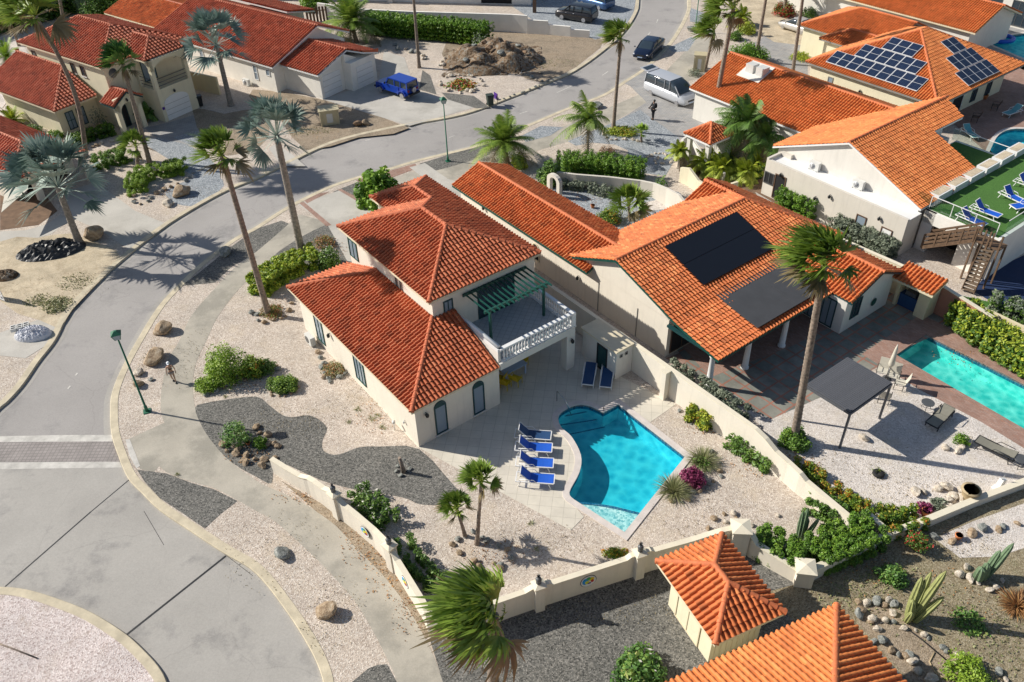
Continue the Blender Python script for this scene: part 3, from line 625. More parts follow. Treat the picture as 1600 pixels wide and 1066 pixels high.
# ================================================================ main house
H = House('villa', 'two storey cream villa with red hipped roofs and a balustraded balcony beside the free-form pool', MA, -35, 20)
w1 = MB(); w1.prism([(-41.55, 14.5), (-28.28, 14.5), (-28.28, 19.86), (-32.1, 19.86), (-32.1, 25.4), (-41.55, 25.4)], 0, 2.78)
w1.box(-43.6, -41.56, 21.7, 25.4, 0, 5.7)
w1.box(-41.552, -32.1, 18.35, 25.402, 2.77, 5.72)
H.part(w1, 'wall', K['stucco_cream'])
p_ = .4; ze = 2.85
zt = lambda d: ze + d * p_
u0, u1, v0 = -42.3, -28.05, 14.2; vw = 18.35; hw = vw - v0; z4 = zt(hw)
um = -32.1; dd = u1 - um
H.roof([[(u0, v0, ze), (u1, v0, ze), (u1 - hw, vw, z4), (u0 + hw, vw, z4)],
        [(u0, v0, ze), (u0 + hw, vw, z4), (u0, vw + .0, ze)],
        [(u1, v0, ze), (u1, 19.72, ze), (um, 19.72, zt(dd)), (um, vw, zt(dd)), (u1 - hw, vw, z4)]],
       [((u1, v0, ze), (u1 - hw, vw, z4)), ((u0, v0, ze), (u0 + hw, vw, z4))], K['tile_m'], K['cap_m'], K['cream_trim'])
# upper roof
U0, U1, V0, V1, Z = -42.05, -31.85, 18.02, 25.7, 5.8; h = (V1 - V0) / 2; uw, vw2 = -44.0, 21.4; h2 = (V1 - vw2) / 2
r0 = (U0 + h, V0 + h, Z + h * p_); r1 = (U1 - h, V0 + h, Z + h * p_); k0 = (U0 + h2, V1 - h2, Z + h2 * p_); k1 = (uw + h2, V1 - h2, Z + h2 * p_)
H.roof([[(U0, V0, Z), (U1, V0, Z), r1, r0], [(U1, V0, Z), (U1, V1, Z), r1], [(uw, V1, Z), k1, k0, r0, r1, (U1, V1, Z)], [(U0, V0, Z), r0, k0, (U0, vw2, Z)],
        [(uw, vw2, Z), (U0, vw2, Z), k0, k1], [(uw, vw2, Z), k1, (uw, V1, Z)]],
       [((U1, V0, Z), r1), ((U1, V1, Z), r1), (r1, r0), ((U0, V0, Z), r0), (r0, k0), (k0, k1), ((uw, vw2, Z), k1), ((uw, V1, Z), k1)], K['tile_m'], K['cap_m'], K['cream_trim'])
# balcony
b = MB(); b.box(-32.1, -28.1, 19.87, 25.15, 2.55, 2.99); b.box(-32.1, -28.28, 19.86, 20.02, 2.99, 3.95); b.box(-28.6, -28.1, 24.55, 25.15, 0, 2.55)
b.box(-28.16, -28.06, 19.82, 25.2, 2.98, 3.04)
bal = H.part(b, 'balcony', K['stucco_white'])
f_ = MB(); f_.box(-32.08, -28.3, 20.03, 24.98, 2.985, 2.996); H.part(f_, 'floor', K['balc_tile'], bal)
rb = MB(); rb.box(-28.34, -28.1, 19.9, 25.13, 3.84, 3.95); rb.box(-32.1, -28.35, 24.92, 25.13, 3.84, 3.95); rb.box(-28.32, -28.12, 20.02, 25.1, 2.99, 3.1); rb.box(-32.1, -28.33, 24.94, 25.11, 2.99, 3.1)
rb.box(-28.36, -28.08, 24.88, 25.16, 2.992, 3.98); ra = H.part(rb, 'balustrade', K['white'])
bl = MB(); bl.lathe((0, 0, 0), [(.055, 0), (.055, .08), (.03, .12), (.07, .26), (.075, .34), (.04, .5), (.03, .58), (.055, .64), (.055, .74)], 8)
bo = obj(bl, 'baluster', K['white'], ra, (0, 0, 0), (-28.22 + 35, 20.2 - 20, 3.1))
for k in range(1, 23): inst(bo, 'baluster', ra, (-28.22 + 35, .2 + k * .207, 3.1))
for k in range(17): inst(bo, 'baluster', ra, (-31.95 + 35 + k * .21, 5.025, 3.1))
st = MB(); st.tube([(-32.1, 18.6, 4.1), (-32.1, 19.7, 4.1), (-31, 19.94, 4.02), (-28.3, 19.94, 4.0)], .12, 8); st.box(-32.3, -28.2, 19.8, 20.05, 3.75, 3.95); H.part(st, 'wall_coping', K['white'])
pg = MB()
for v in (20.66, 24.4): pg.box(-30.07, -29.95, v - .06, v + .06, 2.996, 5.05)
pg.box(-30.07, -29.95, 20.3, 24.75, 5.05, 5.2); pg.box(-32.08, -31.98, 20.3, 24.75, 5.05, 5.2)
for k in range(14): pg.box(-32.0, -29.55, 20.36 + k * .325, 20.40 + k * .325, 5.2, 5.31)
H.part(pg, 'pergola', K['green_trim'])
H.win('v', 14.5, -1, -39.15, .4, 1.0, 1.9, K['green_trim'], K['curtain'], mull=1); H.win('v', 14.5, -1, -34.25, .5, 1.15, 1.85, K['green_trim'], K['curtain'], mull=2)
H.win('v', 18.35, -1, -41.0, 3.9, 1.05, 1.3, K['green_trim'], K['curtain'], mull=1)
for a in (-35.85, -35.37): H.win('v', 18.35, -1, a, 4.4, .22, .85, K['grey_trim'], mull=0, t=.04)
for a in (16.0, 18.45): H.win('u', -28.28, 1, a, .2, .75, 2.25, K['teal'], K['curtain'], arch=True, mull=0, sill=K['stucco_white'])
H.win('u', -32.1, 1, 19.35, 4.25, .62, 1.0, K['teal'], K['curtain']); H.win('u', -32.1, 1, 22.6, 3.0, 2.6, 2.05, K['teal'], K['glass'], mull=3, name='door')
H.lamp('u', -28.28, 1, 15.13, 2.05); H.lamp('u', -28.1, 1, 24.85, 2.15); H.lamp('v', 14.5, -1, -37.6, 1.9)
sp = MB(); sp.ell((-29.5, 14.42, .95), (.06, .06, .09)); sp.tube([(-29.5, 14.5, 1.1), (-29.5, 14.4, 1.0)], .02, 5); H.part(sp, 'floodlight', K['ac'])

# ================================================================ house N (right neighbour)
N_ = House('bungalow', 'cream bungalow with orange roof, green eaves and black solar mat, right of the villa', MA, -28, 36)
w1 = MB(); w1.prism([(-46.4, 29.9), (-25.4, 29.9), (-25.4, 44.2), (-33.9, 44.2), (-33.9, 33.95), (-46.4, 33.95)], 0, 2.72)
gableV(w1, N_, 29.9, 30.1, [(-33.9, 2.7), (-25.4, 2.7), (-29.7, 4.62)]); gableU(w1, N_, -46.4, -46.2, [(29.9, 2.7), (33.9, 2.7), (31.85, 3.62)]); gableU(w1, N_, -33.9, -33.7, [(40.4, 2.7), (44.2, 2.7), (42.4, 3.55)])
N_.part(w1, 'wall', K['stucco_cream'])
w2 = MB(); w2.box(-25.41, -20.3, 39.6, 44.4, 0, 2.35); gableU(w2, N_, -20.5, -20.3, [(39.6, 2.34), (44.4, 2.34), (42.3, 3.42)]); N_.part(w2, 'wing_wall', K['stucco_white'])
e = 2.8; rz = 4.75; mU, mE = -34.2, -24.6; mR = -29.7; S_ = 29.6; E_ = 44.7; sl = (rz - e) / (mR - mU); se = (rz - 3.05) / (mE - mR)
cg0, cg1 = 40.2, 44.7; ch = (cg1 - cg0) / 2; cz = e + ch * sl
gr = (31.85, e + 2.47 * p_); gi = mU + (gr[1] - e) / sl
planes = [[(-46.7, 29.38, e), (gi - .0, 29.38, e), (gi, 31.85, gr[1]), (-46.7, 31.85, gr[1])], [(-46.7, 34.32, e), (-46.7, 31.85, gr[1]), (gi, 31.85, gr[1]), (mU, 34.32, e)],
          [(mU, S_, e), (mR, S_, rz), (mR, 41.0, rz), (mU + ch, cg0 + ch, cz), (mU, cg0, e)],
          [(mU, cg0, e), (mU + ch, cg0 + ch, cz), (mU - .1, cg0 + ch, cz)], [(mU - .1, cg1, e), (mU - .1, cg0 + ch, cz), (mU + ch, cg0 + ch, cz), (mR, 41.0, rz), (mE, cg1, e + .02)],
          [(mE, S_, 3.05), (mE, cg1, 3.05), (mR, 41, rz), (mR, S_, rz)],
          [(mE, S_, 3.05), (-21.4, S_, 2.42), (-21.4, 33.75, 2.42), (mE, 33.75, 3.05)], [(-21.95, 33.75, 2.53), (-21.4, 33.75, 2.42), (-21.4, 39.55, 2.42), (-21.95, 39.55, 2.53)]]
N_.roof(planes, [((-46.7, 31.85, gr[1]), (gi, 31.85, gr[1])), ((mR, S_, rz), (mR, 41, rz)), ((mR, 41, rz), (mU + ch, cg0 + ch, cz)), ((mU + ch, cg0 + ch, cz), (mU - .1, cg0 + ch, cz)), ((mR, 41, rz), (mE, cg1, 3.07))], K['tile_n'], K['cap_n'], K['green_trim'])
wz = 3.5; N_.roof([[(-25.2, 39.6, 2.45), (-20.0, 39.6, 2.45), (-20.0, 42.35, wz), (-27.4, 42.35, wz)], [(-20.0, 44.75, 2.45), (-26.2, 44.75, 2.45), (-27.4, 42.35, wz), (-20.0, 42.35, wz)]],
        [((-27.2, 42.35, wz), (-20.0, 42.35, wz))], K['tile_n'], K['cap_n'], K['teal'], 'wing_roof')
def onroof(u, v, d=0): return (u, v, rz + (u - mR) * (3.05 - rz) / (mE - mR) + d)
sm_ = MB()
for a0, a1, q0, q1 in ((-29.0, -27.45, 33.0, 39.4), (-27.42, -25.75, 33.0, 39.4)):
    sm_.ext([onroof(a0, q0, .16), onroof(a1, q0, .16), onroof(a1, q1, .16), onroof(a0, q1, .16)], (0, 0, .035))
N_.part(sm_, 'solar_mat', K['solar_black'])
sm_ = MB()
for q0, q1 in ((33.2, 36.6), (36.63, 39.5)): sm_.ext([(-25.2, q0, 3.22), (-21.75, q0, 2.70), (-21.75, q1, 2.70), (-25.2, q1, 3.22)], (0, 0, .05))
N_.part(sm_, 'flat_porch_roof', K['solar_grey'])
for u, v in ((-22.0, 29.9), (-21.8, 32.75), (-21.75, 36.0)):
    c = MB(); c.lathe((u, v, 0), [(.24, 0), (.24, .1), (.19, .12), (.17, 1.0), (.145, 2.1), (.2, 2.18), (.2, 2.35)], 14); N_.part(c, 'column', K['white'])
bm_ = MB(); bm_.box(-21.95, -21.65, 29.75, 39.6, 2.24, 2.42); bm_.box(-25.4, -21.65, 29.75, 29.95, 2.3, 2.45); N_.part(bm_, 'porch_beam', K['teal'])
for a, z in ((-31.33, 0), (-27.9, 0)):
    c = MB(); N_.slab(c, N_.f('v', 29.9, -1), a - .02, a + .02, z, z + 2.15, 0, .04); N_.part(c, 'downpipe', K['grey_trim'])
N_.lamp('v', 29.9, -1, -33.2, 1.6); N_.lamp('v', 29.9, -1, -43.4, 2.2)
N_.win('v', 29.9, -1, -37.6, .7, .8, 1.3, K['cream_trim'], K['dark'], arch=True, mull=0)
N_.win('u', -25.4, 1, 34.5, .1, 2.4, 2.1, K['brown_trim'], K['dark'], mull=1, name='door'); N_.win('u', -25.4, 1, 37.6, .1, 2.0, 2.1, K['brown_trim'], K['dark'], mull=1, name='door'); N_.win('u', -25.4, 1, 31.2, .1, 2.0, 2.0, K['brown_trim'], K['dark'], mull=1, name='door')
N_.win('u', -20.3, 1, 40.75, .75, .9, 1.4, K['teal'], K['glass'], mull=1); N_.win('v', 39.6, -1, -22.2, .1, 2.6, 2.0, K['teal'], K['curtain'], mull=5, name='door', label='blue striped sliding door in shade')
c = MB(); c.lathe((-20.25, 42.6, .9), [(.3, 0), (.3, .02)], 12); 
fn = N_.f('u', -20.3, 1); pl = MB(); pl.add([fn(42.7 + .28 * math.cos(t), 1.0 + .28 * math.sin(t), .05) for t in np.linspace(0, 6.28, 14)[:-1]], [tuple(range(13))]); N_.part(pl, 'green_plaque', K['green_trim'])

# barbecue hut on N's patio
B_ = House('barbecue_hut', 'small open barbecue hut with an orange lean-to roof against the pink garden wall', MA, -19, 45, cat='hut')
b = MB(); b.box(-19.9, -17.9, 45.6, 45.8, 0, 2.5); b.box(-18.6, -17.9, 44.7, 45.59, 0, 2.1); b.box(-20.1, -19.9, 44.8, 45.8, 0, 2.2); B_.part(b, 'wall', K['stucco_yellow'])
B_.roof([[(-20.3, 44.2, 2.15), (-17.65, 44.3, 2.15), (-17.65, 45.75, 2.65), (-20.3, 45.75, 2.65)]], [], K['tile_n'], K['cap_n'], K['cream_trim'])
b = MB(); b.box(-19.88, -18.62, 45.0, 45.58, 0, .9); B_.part(b, 'counter', K['navy_fab']); b = MB(); b.box(-19.6, -18.9, 45.05, 45.5, .91, 1.2); B_.part(b, 'grill', K['grey_metal'])

# ================================================================ white house
W_ = House('white_house', 'large white house with bright orange gable roof and a turfed roof deck, behind the bungalow', MA, -29, 57)
w1 = MB(); w1.box(-35, -23.3, 51.5, 58.8, 0, 3.1); w1.box(-35, -27.8, 58.81, 62.8, 0, 3.1); gableV(w1, W_, 51.5, 51.7, [(-35, 3.09), (-23.3, 3.09), (-29.3, 5.5)]); w1.box(-47.6, -35.01, 56.0, 65, 0, 2.7); gableU(w1, W_, -47.6, -47.4, [(56, 2.69), (65, 2.69), (60.6, 4.55)])
w1.box(-35.01, -29.5, 56, 65, 0, 3.1)
W_.part(w1, 'wall', K['stucco_white'])
ax = MB(); ax.box(-34.7, -23.0, 49.8, 51.49, 0, 2.75); ax.box(-34.7, -34.5, 49.8, 51.49, 2.75, 3.0); ax.box(-34.5, -23.0, 49.8, 50.0, 2.75, 2.9); ax.box(-34.5, -33.6, 51.2, 51.495, 2.75, 3.1); W_.part(ax, 'annexe', K['annexe_wall']); ax = MB(); ax.box(-34.49, -23.02, 50.01, 51.49, 2.751, 2.77); W_.part(ax, 'annexe_roof', K['white'])
rz2 = 5.7; e2 = 3.2; rU = -29.3; sW = (rz2 - e2) / 6.1
lz = 2.8; lr = 4.75; lv = 60.6; ls = (lr - lz) / 5.0
iu = rU - (rz2 - lr) / sW  # where the wing's ridge meets the main slope
def main_z(u): return rz2 - abs(u - rU) * sW
W_.roof([[(-35.4, 51.25, e2), (rU, 51.25, rz2), (rU, 63.6, rz2), (-35.4, 56.6, e2)],
         [(-48.0, 55.6, lz), (-35.6, 55.6, lz), (iu + .2, lv, lr), (-48.0, lv, lr)], [(-48.0, lv, lr), (iu, lv, lr), (iu, 65.5, lz), (-48.0, 65.5, lz)],
         [(rU, 51.25, rz2), (-23.05, 51.25, main_z(-23.05)), (-23.05, 59.0, main_z(-23.05)), (-27.35, 59.0, main_z(-27.35)), (rU, 59.0, rz2)],
         [(rU, 59.01, rz2), (-27.35, 59.01, main_z(-27.35)), (-27.35, 62.9, main_z(-27.35)), (rU, 63.3, rz2)]],
        [((rU, 51.25, rz2), (rU, 63.6, rz2)), ((-48.0, lv, lr), (iu, lv, lr))], K['tile_o'], K['cap_n'], K['white'], Pp=.25)
well = MB(); wz_ = lambda v: lz + (v - 55.6) * ls + .16
well.ext([(-45.3, 58.4, wz_(58.4)), (-42.9, 58.4, wz_(58.4)), (-42.9, 60.4, wz_(60.4)), (-45.3, 60.4, wz_(60.4))], (0, 0, .04)); W_.part(well, 'roof_well', K['stucco_white'])
for du in (0, 1.0):
    q = MB(); q.box(-44.9 + du * 1.1, -44.1 + du * 1.1, 59.0, 59.8, 4.2, 5.05); W_.part(q, 'roof_unit', K['ac'])
def ac(Hh, u, v, z, lab, parent=None):
    x, y = uvw(Hh.ang, u, v); t = thing('air_conditioner', lab, 'air conditioner', (x, y, z), Hh.ang); m = MB(); m.box(-.42, .42, -.16, .16, .04, .66); obj(m, 'casing', K['ac'], t)
    m = MB(); m.lathe((0, 0, 0), [(.24, 0), (.24, .02), (.2, .02), (.2, 0)], 14); g = obj(m, 'fan_grille', K['alu'], t, (0, 0, 0), (-.12, -.165, .34)); g.rotation_euler = (R(90), 0, 0)
    m = MB(); m.box(-.35, -.3, -.2, .2, 0, .039); m.box(.3, .35, -.2, .2, 0, .039); obj(m, 'feet', K['grey_metal'], t); return t
ac(W_, -31.5, 51.2, 2.76, 'grey white air conditioner nearer the courtyard palms, on the white annexe roof'); ac(W_, -27.8, 51.2, 2.76, 'rust stained air conditioner on the annexe roof, nearer the blue loungers')
W_.win('v', 49.8, -1, -34.2, 1.0, .9, .95, K['grey_metal'], K['dark']); W_.win('v', 49.8, -1, -33.2, .1, 1.0, 2.0, K['brown_trim'], K['dark'], mull=0, name='door'); W_.win('v', 49.8, -1, -26.2, .9, .8, .9, K['brown_trim'], K['curtain'], mull=0); W_.win('v', 49.8, -1, -24.2, .8, .85, .9, K['brown_trim'], K['white'], mull=0)
for a in (-33.2, -28.9, -24.9): W_.lamp('v', 49.8, -1, a, 2.2)
W_.lamp('v', 49.8, -1, -30, 1.6)
# roof deck with turf
d = MB(); d.box(-22.99, -22.2, 51.75, 52.1, 0, 2.98); d.box(-22.99, -17.85, 51.75, 51.95, 2.1, 2.98); d.box(-20.2, -17.85, 51.74, 51.96, 0, 2.1); d.box(-18.05, -17.85, 51.97, 66, 0, 2.98); d.box(-22.99, -18.06, 51.97, 66, 2.7, 2.97); d.box(-27.79, -23.0, 58.82, 64.1, 0, 2.5)
dk = W_.part(d, 'roof_deck', K['dirty_white'])
f_ = MB(); f_.box(-22.95, -18.1, 52.0, 65.9, 2.971, 2.99); f_.box(-27.7, -23.8, 58.9, 63.8, 2.501, 2.52); W_.part(f_, 'turf', K['turf'], dk)
dkk = MB(); dkk.box(-22.9, -20.3, 53.5, 53.6, 0, 2.68); W_.part(dkk, 'garage_shade_sheet', K['dark'])  # dark sheet stands in for the shade deep in the garage
for k in range(6):
    v = 53.1 + k * 2.05; b = MB(); b.box(-23.75, -22.95, v, v + 1.75, 2.6, 3.5); x = W_.part(b, 'planter', K['white']); s_ = MB(); s_.box(-23.65, -23.05, v + .1, v + 1.65, 3.495, 3.51); W_.part(s_, 'soil', K['sand'], x)
gl = MB(); gl.box(-22.9, -18.3, 52.04, 52.06, 3.0, 3.9); gl.box(-18.1, -18.08, 52.8, 66, 3.0, 3.9); gl.box(-28.1, -23.0, 63.9, 63.92, 2.52, 3.4); gl.box(-23.9, -22.95, 52.04, 52.06, 2.9, 3.9); g = W_.part(gl, 'glass_railing', K['railglass'])
gr_ = MB(); gr_.box(-22.9, -18.3, 52.03, 52.07, 3.9, 3.94); gr_.box(-18.11, -18.07, 52.8, 66, 3.9, 3.94); gr_.box(-28.1, -23.0, 63.89, 63.93, 3.4, 3.44)
for u in (-22.9, -21.4, -19.8, -18.3): gr_.box(u - .02, u + .02, 52.03, 52.07, 2.99, 3.9)
W_.part(gr_, 'rail_frame', K['white'], g)
# timber stairs
t_ = House('timber_stairs', 'weathered timber stairs rising to the turfed roof deck', MA, -19, 51, cat='stairs')
def flight(p0, p1, wd, n, side):
    p0 = Vector(p0); p1 = Vector(p1); D = p1 - p0; hd = Vector((D.x, D.y, 0)).normalized(); sd = Vector((-hd.y, hd.x, 0)) * wd / 2
    m = MB()
    for k in range(n):
        c = p0 + D * ((k + .5) / n); m.beam(c - sd, c + sd, D.length / n * 1.05, .05, 0)
    t_.part(m, 'treads', K['wood_grey']); m = MB()
    for sgn in (-1, 1):
        for k in range(5 if side > 0 else 0): c = p0 + D * (k / 4) + sd * sgn; m.beam(c, c + Vector((0, 0, 1.0)), .1, .1)
        for hh_ in (.35, .65, .97) if side > 0 else (.15,): m.beam(p0 + sd * sgn + Vector((0, 0, hh_)), p1 + sd * sgn + Vector((0, 0, hh_)), .04, .15)
        m.beam(p0 + sd * sgn, p1 + sd * sgn, .06, .22)
    t_.part(m, 'railing', K['wood'])
flight((-22.0, 51.1, .9), (-19.0, 51.1, 2.85), .85, 12, 1); flight((-18.0, 50.7, 2.75), (-17.75, 49.5, .1), .75, 12, -1)
m = MB(); m.box(-19.0, -17.3, 50.7, 51.7, 2.86, 2.96)
for u in (-18.9, -18.1, -17.35):
    for v in (50.7, 51.65): m.box(u - .05, u + .05, v - .05, v + .05, 0, 2.85 if v > 51 else 3.9)
for u in (-19.0, -18.4, -17.9, -17.35): m.box(u - .05, u + .05, 50.66, 50.74, 2.9, 3.9)
t_.part(m, 'landing', K['wood'])

# ================================================================ solar house
S2 = House('solar_house', 'cream house with orange pyramid roof carrying two fields of framed solar panels', MA, -39, 74)
w1 = MB(); w1.box(-44.9, -33.2, 68.7, 82, 0, 2.75); w1.box(-51.8, -44.91, 76.6, 84.2, 0, 2.7); w1.box(-48.0, -44.91, 74.9, 76.59, 0, 2.65); S2.part(w1, 'wall', K['stucco_pale'])
a0, a1, c0, c1, q = -45.3, -32.0, 68.3, 82.6, 2.8; pk = 5.85; m0 = (-38.7, 75.1, pk); m1 = (-38.6, 76.0, pk)
S2.roof([[(a0, c0, q), (a1, c0, q), m0], [(a1, c0, q), (a1, c1, q), m1, m0], [(a1, c1, q), (a0, c1, q), m1], [(a0, c1, q), (a0, c0, q), m0, m1]],
        [((a0, c0, q), m0), ((a1, c0, q), m0), ((a1, c1, q), m1), (m0, m1)], K['tile_o'], K['cap_n'], K['grey_trim'])
b0_, b1_ = 76.2, 84.6; bh = (b1_ - b0_) / 2; S2.roof([[(-52.2, b0_, q), (-42, b0_, q), (-42, b0_ + bh, q + bh * .42), (-52.2 + bh, b0_ + bh, q + bh * .42)], [(-52.2, b0_, q), (-52.2 + bh, b0_ + bh, q + bh * .42), (-52.2, b1_, q)], [(-52.2, b1_, q), (-52.2 + bh, b0_ + bh, q + bh * .42), (-42, b0_ + bh, q + bh * .42), (-42, b1_, q)]],
        [((-52.2, b0_, q), (-52.2 + bh, b0_ + bh, q + bh * .42)), ((-52.2 + bh, b0_ + bh, q + bh * .42), (-42, b0_ + bh, q + bh * .42))], K['tile_o'], K['cap_n'], K['grey_trim'], 'wing_roof')
S2.roof([[(-48.4, 74.5, 2.78), (-43.5, 74.5, 2.78), (-43.5, 76.6, 3.7), (-46.3, 76.6, 3.7)], [(-48.4, 74.5, 2.78), (-46.3, 76.6, 3.7), (-48.4, 78.6, 2.78)]], [((-48.4, 74.5, 2.78), (-46.3, 76.6, 3.7)), ((-46.3, 76.6, 3.7), (-43.5, 76.6, 3.7))], K['tile_o'], K['cap_n'], K['grey_trim'], 'porch_roof')
sb = (pk - q) / (m0[1] - c0); se2 = (pk - q) / (a1 - m0[0])
pan = None
def solar(face, a, bdist, land=False):
    """one framed panel: a along the eave, bdist from eave (horizontal) on the S ('v') or E ('u') slope"""
    w_, l_ = (1.0, 1.62); m = MB(); L = l_ * math.cos(math.atan(sb if face == 'v' else se2))
    if face == 'v': fn = lambda x, y, d: (x, c0 + y, q + y * sb + d)
    else: fn = lambda x, y, d: (a1 - y, x, q + y * se2 + d)
    o4 = [(a, bdist), (a + w_, bdist), (a + w_, bdist + L), (a, bdist + L)]
    m.ext([fn(x, y, .19) for x, y in o4], (0, 0, .045)); fr = S2.part(m, 'solar_panel', K['alu']); g = MB(); i = .035
    i4 = [(a + i, bdist + i), (a + w_ - i, bdist + i), (a + w_ - i, bdist + L / 2 - .012), (a + i, bdist + L / 2 - .012)]; j4 = [(x, y + (L - i) / 2 + 0.0) for x, y in i4]
    g.add([fn(x, y, .239) for x, y in i4], (0, 1, 2, 3), 0, [(0, 0), (1, 0), (1, .83), (0, .83)]); g.add([fn(x, min(y, bdist + L - i), .239) for x, y in j4], (0, 1, 2, 3), 0, [(0, 0), (1, 0), (1, .83), (0, .83)])
    S2.part(g, 'cells', K['solar'], fr)
for nk, u_, d_ in ((9, -43.5, .45), (6, -41.75, 2.0), (3, -40.2, 3.55)):
    for k in range(nk): solar('v', u_ + k * 1.02, d_)
for nk, v_, d_ in ((5, 73.3, .25), (4, 74.1, 1.8), (2, 75.5, 3.35)):
    for k in range(nk): solar('u', v_ + k * 1.02, d_)
S2.win('v', 68.7, -1, -42.6, .3, .55, 1.75, K['grey_trim'], K['curtain'], mull=0); S2.lamp('v', 68.7, -1, -39.4, 1.7)
for v in (71.6, 74.2): S2.win('u', -33.2, 1, v, 0.05, 1.9, 2.35, K['stucco_white'], K['dark'], arch=True, mull=0, t=.12, name='archway')
for v in (77, 79.5): S2.win('u', -33.2, 1, v, 0.4, .9, 1.8, K['teal'], K['glass'], arch=False)
# long roof top right
L3 = House('long_house', 'long low white house with a plain orange roof at the far upper right', MA, -46, 89)
w1 = MB(); w1.box(-62, -40, 87.6, 96, 0, 2.7); gableU(w1, L3, -40.2, -40, [(87.6, 2.69), (96, 2.69), (91.6, 4.3)]); L3.part(w1, 'wall', K['stucco_white'])
L3.roof([[(-62, 87.1, 2.75), (-39.3, 87.1, 2.75), (-39.3, 91.6, 4.5), (-62, 91.6, 4.5)], [(-62, 96.2, 2.75), (-62, 91.6, 4.5), (-39.3, 91.6, 4.5), (-39.3, 96.2, 2.75)]], [((-62, 91.6, 4.5), (-39.3, 91.6, 4.5))], K['tile_o'], K['cap_n'], K['cream_trim'])
L3.win('v', 87.6, -1, -51.5, .9, 1.0, 1.2, K['cream_trim'], K['glass']); L3.lamp('v', 87.6, -1, -53, 2.1); L3.lamp('v', 87.6, -1, -46, 2.1)
L4 = House('flat_house', 'white flat roofed house at the far top right edge beyond the orange roof', MA, -40, 104)
w1 = MB(); w1.box(-60, -30, 100, 112, 0, 4.6); L4.part(w1, 'wall', K['stucco_white']); 
for a in (-44.5, -41): L4.win('v', 100, -1, a, .2, 2.4, 2.6, K['grey_metal'], K['glass'], mull=2)

# ================================================================ yellow house (top left)
YA = R(-35.5)
Y_ = House('yellow_house', 'two storey pale yellow house with arched balcony over a garage and red hipped roofs', YA, -75, 42)
w1 = MB(); w1.prism([(-83.3, 39.3), (-71.3, 39.3), (-71.3, 42.2), (-68.75, 42.2), (-68.75, 46.1), (-71.3, 47.5), (-83.3, 47.5)], 0, 3.0)
w1.prism([(-83.3, 39.302), (-71.302, 39.302), (-71.302, 47.5), (-83.3, 47.5)], 2.9, 5.65); w1.box(-83, -74.25, 35.35, 39.29, 0, 2.75)
Y_.part(w1, 'wall', K['stucco_pale'])
# balcony loggia with arches
bw = MB()
for v in (42.2, 45.75): bw.box(-69.15, -68.75, v, v + .35, 2.99, 4.9)
bw.box(-71.3, -70.95, 42.2, 42.5, 2.99, 4.9)
for (c_, half, y0, y1) in ((44.15, 1.6, 42.2, 46.1),):
    n = 10; pts = [(y0, 5.7), (y1, 5.7), (y1, 4.7)] + [(c_ + half * math.cos(t), 4.7 + .75 * math.sin(t)) for t in np.linspace(0, math.pi, n)] + [(y0, 4.7)]
    bw.ext([(-68.75, a, b_) for a, b_ in pts][::-1], (-.35, 0, 0))
pts = [(-71.3, 5.7), (-68.75, 5.7), (-68.75, 4.7)] + [(-70.0 + .95 * math.cos(t), 4.7 + .75 * math.sin(t)) for t in np.linspace(0, math.pi, 10)] + [(-71.3, 4.7)]
bw.ext([(a, 42.2, b_) for a, b_ in pts], (0, .3, 0)); Y_.part(bw, 'balcony_arches', K['stucco_pale'])
rl = MB()
for z in (3.2, 3.5, 3.85):
    rl.box(-68.95, -68.9, 42.5, 45.8, z, z + .05); rl.box(-71, -69, 42.3, 42.34, z, z + .05)
Y_.part(rl, 'balcony_railing', K['grey_metal'])
Y_.win('u', -71.3, 1, 43.6, 3.05, 1.4, 2.1, K['teal'], K['curtain'], name='door')
A0, A1, C0, C1, Q = -84.0, -71.0, 38.95, 47.9, 5.7; hh_ = 4.0; zr = Q + hh_ * .45; g0 = (A0 + hh_, C0 + hh_ + .5, zr); g1 = (A1 - hh_, C0 + hh_ + .5, zr)
D0, D1, DE = 42.0, 46.9, -69.0; dh = (D1 - D0) / 2; zz = Q + dh * .45; e0 = (A1 - dh, D0 + dh, zz); e1 = (DE - dh + .3, D0 + dh, zz)
Y_.roof([[(A0, C0, Q), (A1, C0, Q), g1, g0], [(A0, C1, Q), (A0, C0, Q), g0], [(A0, C1, Q), g0, g1, (A1, C1, Q)], [(A1, C0, Q), (A1, D0, Q), e0, g1], [(A1, C1, Q), g1, e0, (A1, D1, Q)],
         [(A1, D0, Q), (DE, D0, Q), e1, e0], [(DE, D0, Q), (DE, D1, Q), e1], [(DE, D1, Q), (A1, D1, Q), e0, e1]],
        [((A0, C0, Q), g0), (g0, g1), ((A1, C0, Q), g1), (g1, e0), (e0, e1), ((DE, D0, Q), e1), ((DE, D1, Q), e1), ((A0, C1, Q), g0)], K['tile_r'], K['cap_r'], K['cream_trim'])
q = 2.85; f0, f1, c0_, c1_ = -84.5, -72.95, 34.65, 39.3; ph = 4.2; Y_.roof([[(f0, c0_, q), (f1, c0_, q), (f1 - ph, c0_ + ph, q + ph * .45), (f0, c0_ + ph, q + ph * .45)], [(f1, c0_, q), (f1, c0_ + ph, q), (f1 - ph, c0_ + ph, q + ph * .45)]],
        [((f1, c0_, q), (f1 - ph, c0_ + ph, q + ph * .45)), ((f1 - ph, c0_ + ph, q + ph * .45), (f0, c0_ + ph, q + ph * .45))], K['tile_r'], K['cap_r'], K['cream_trim'], 'lower_roof')
pb = MB(); 
for v in (38.5, 40.6): pb.box(-69.9, -69.5, v - .2, v + .2, 0, 2.7)
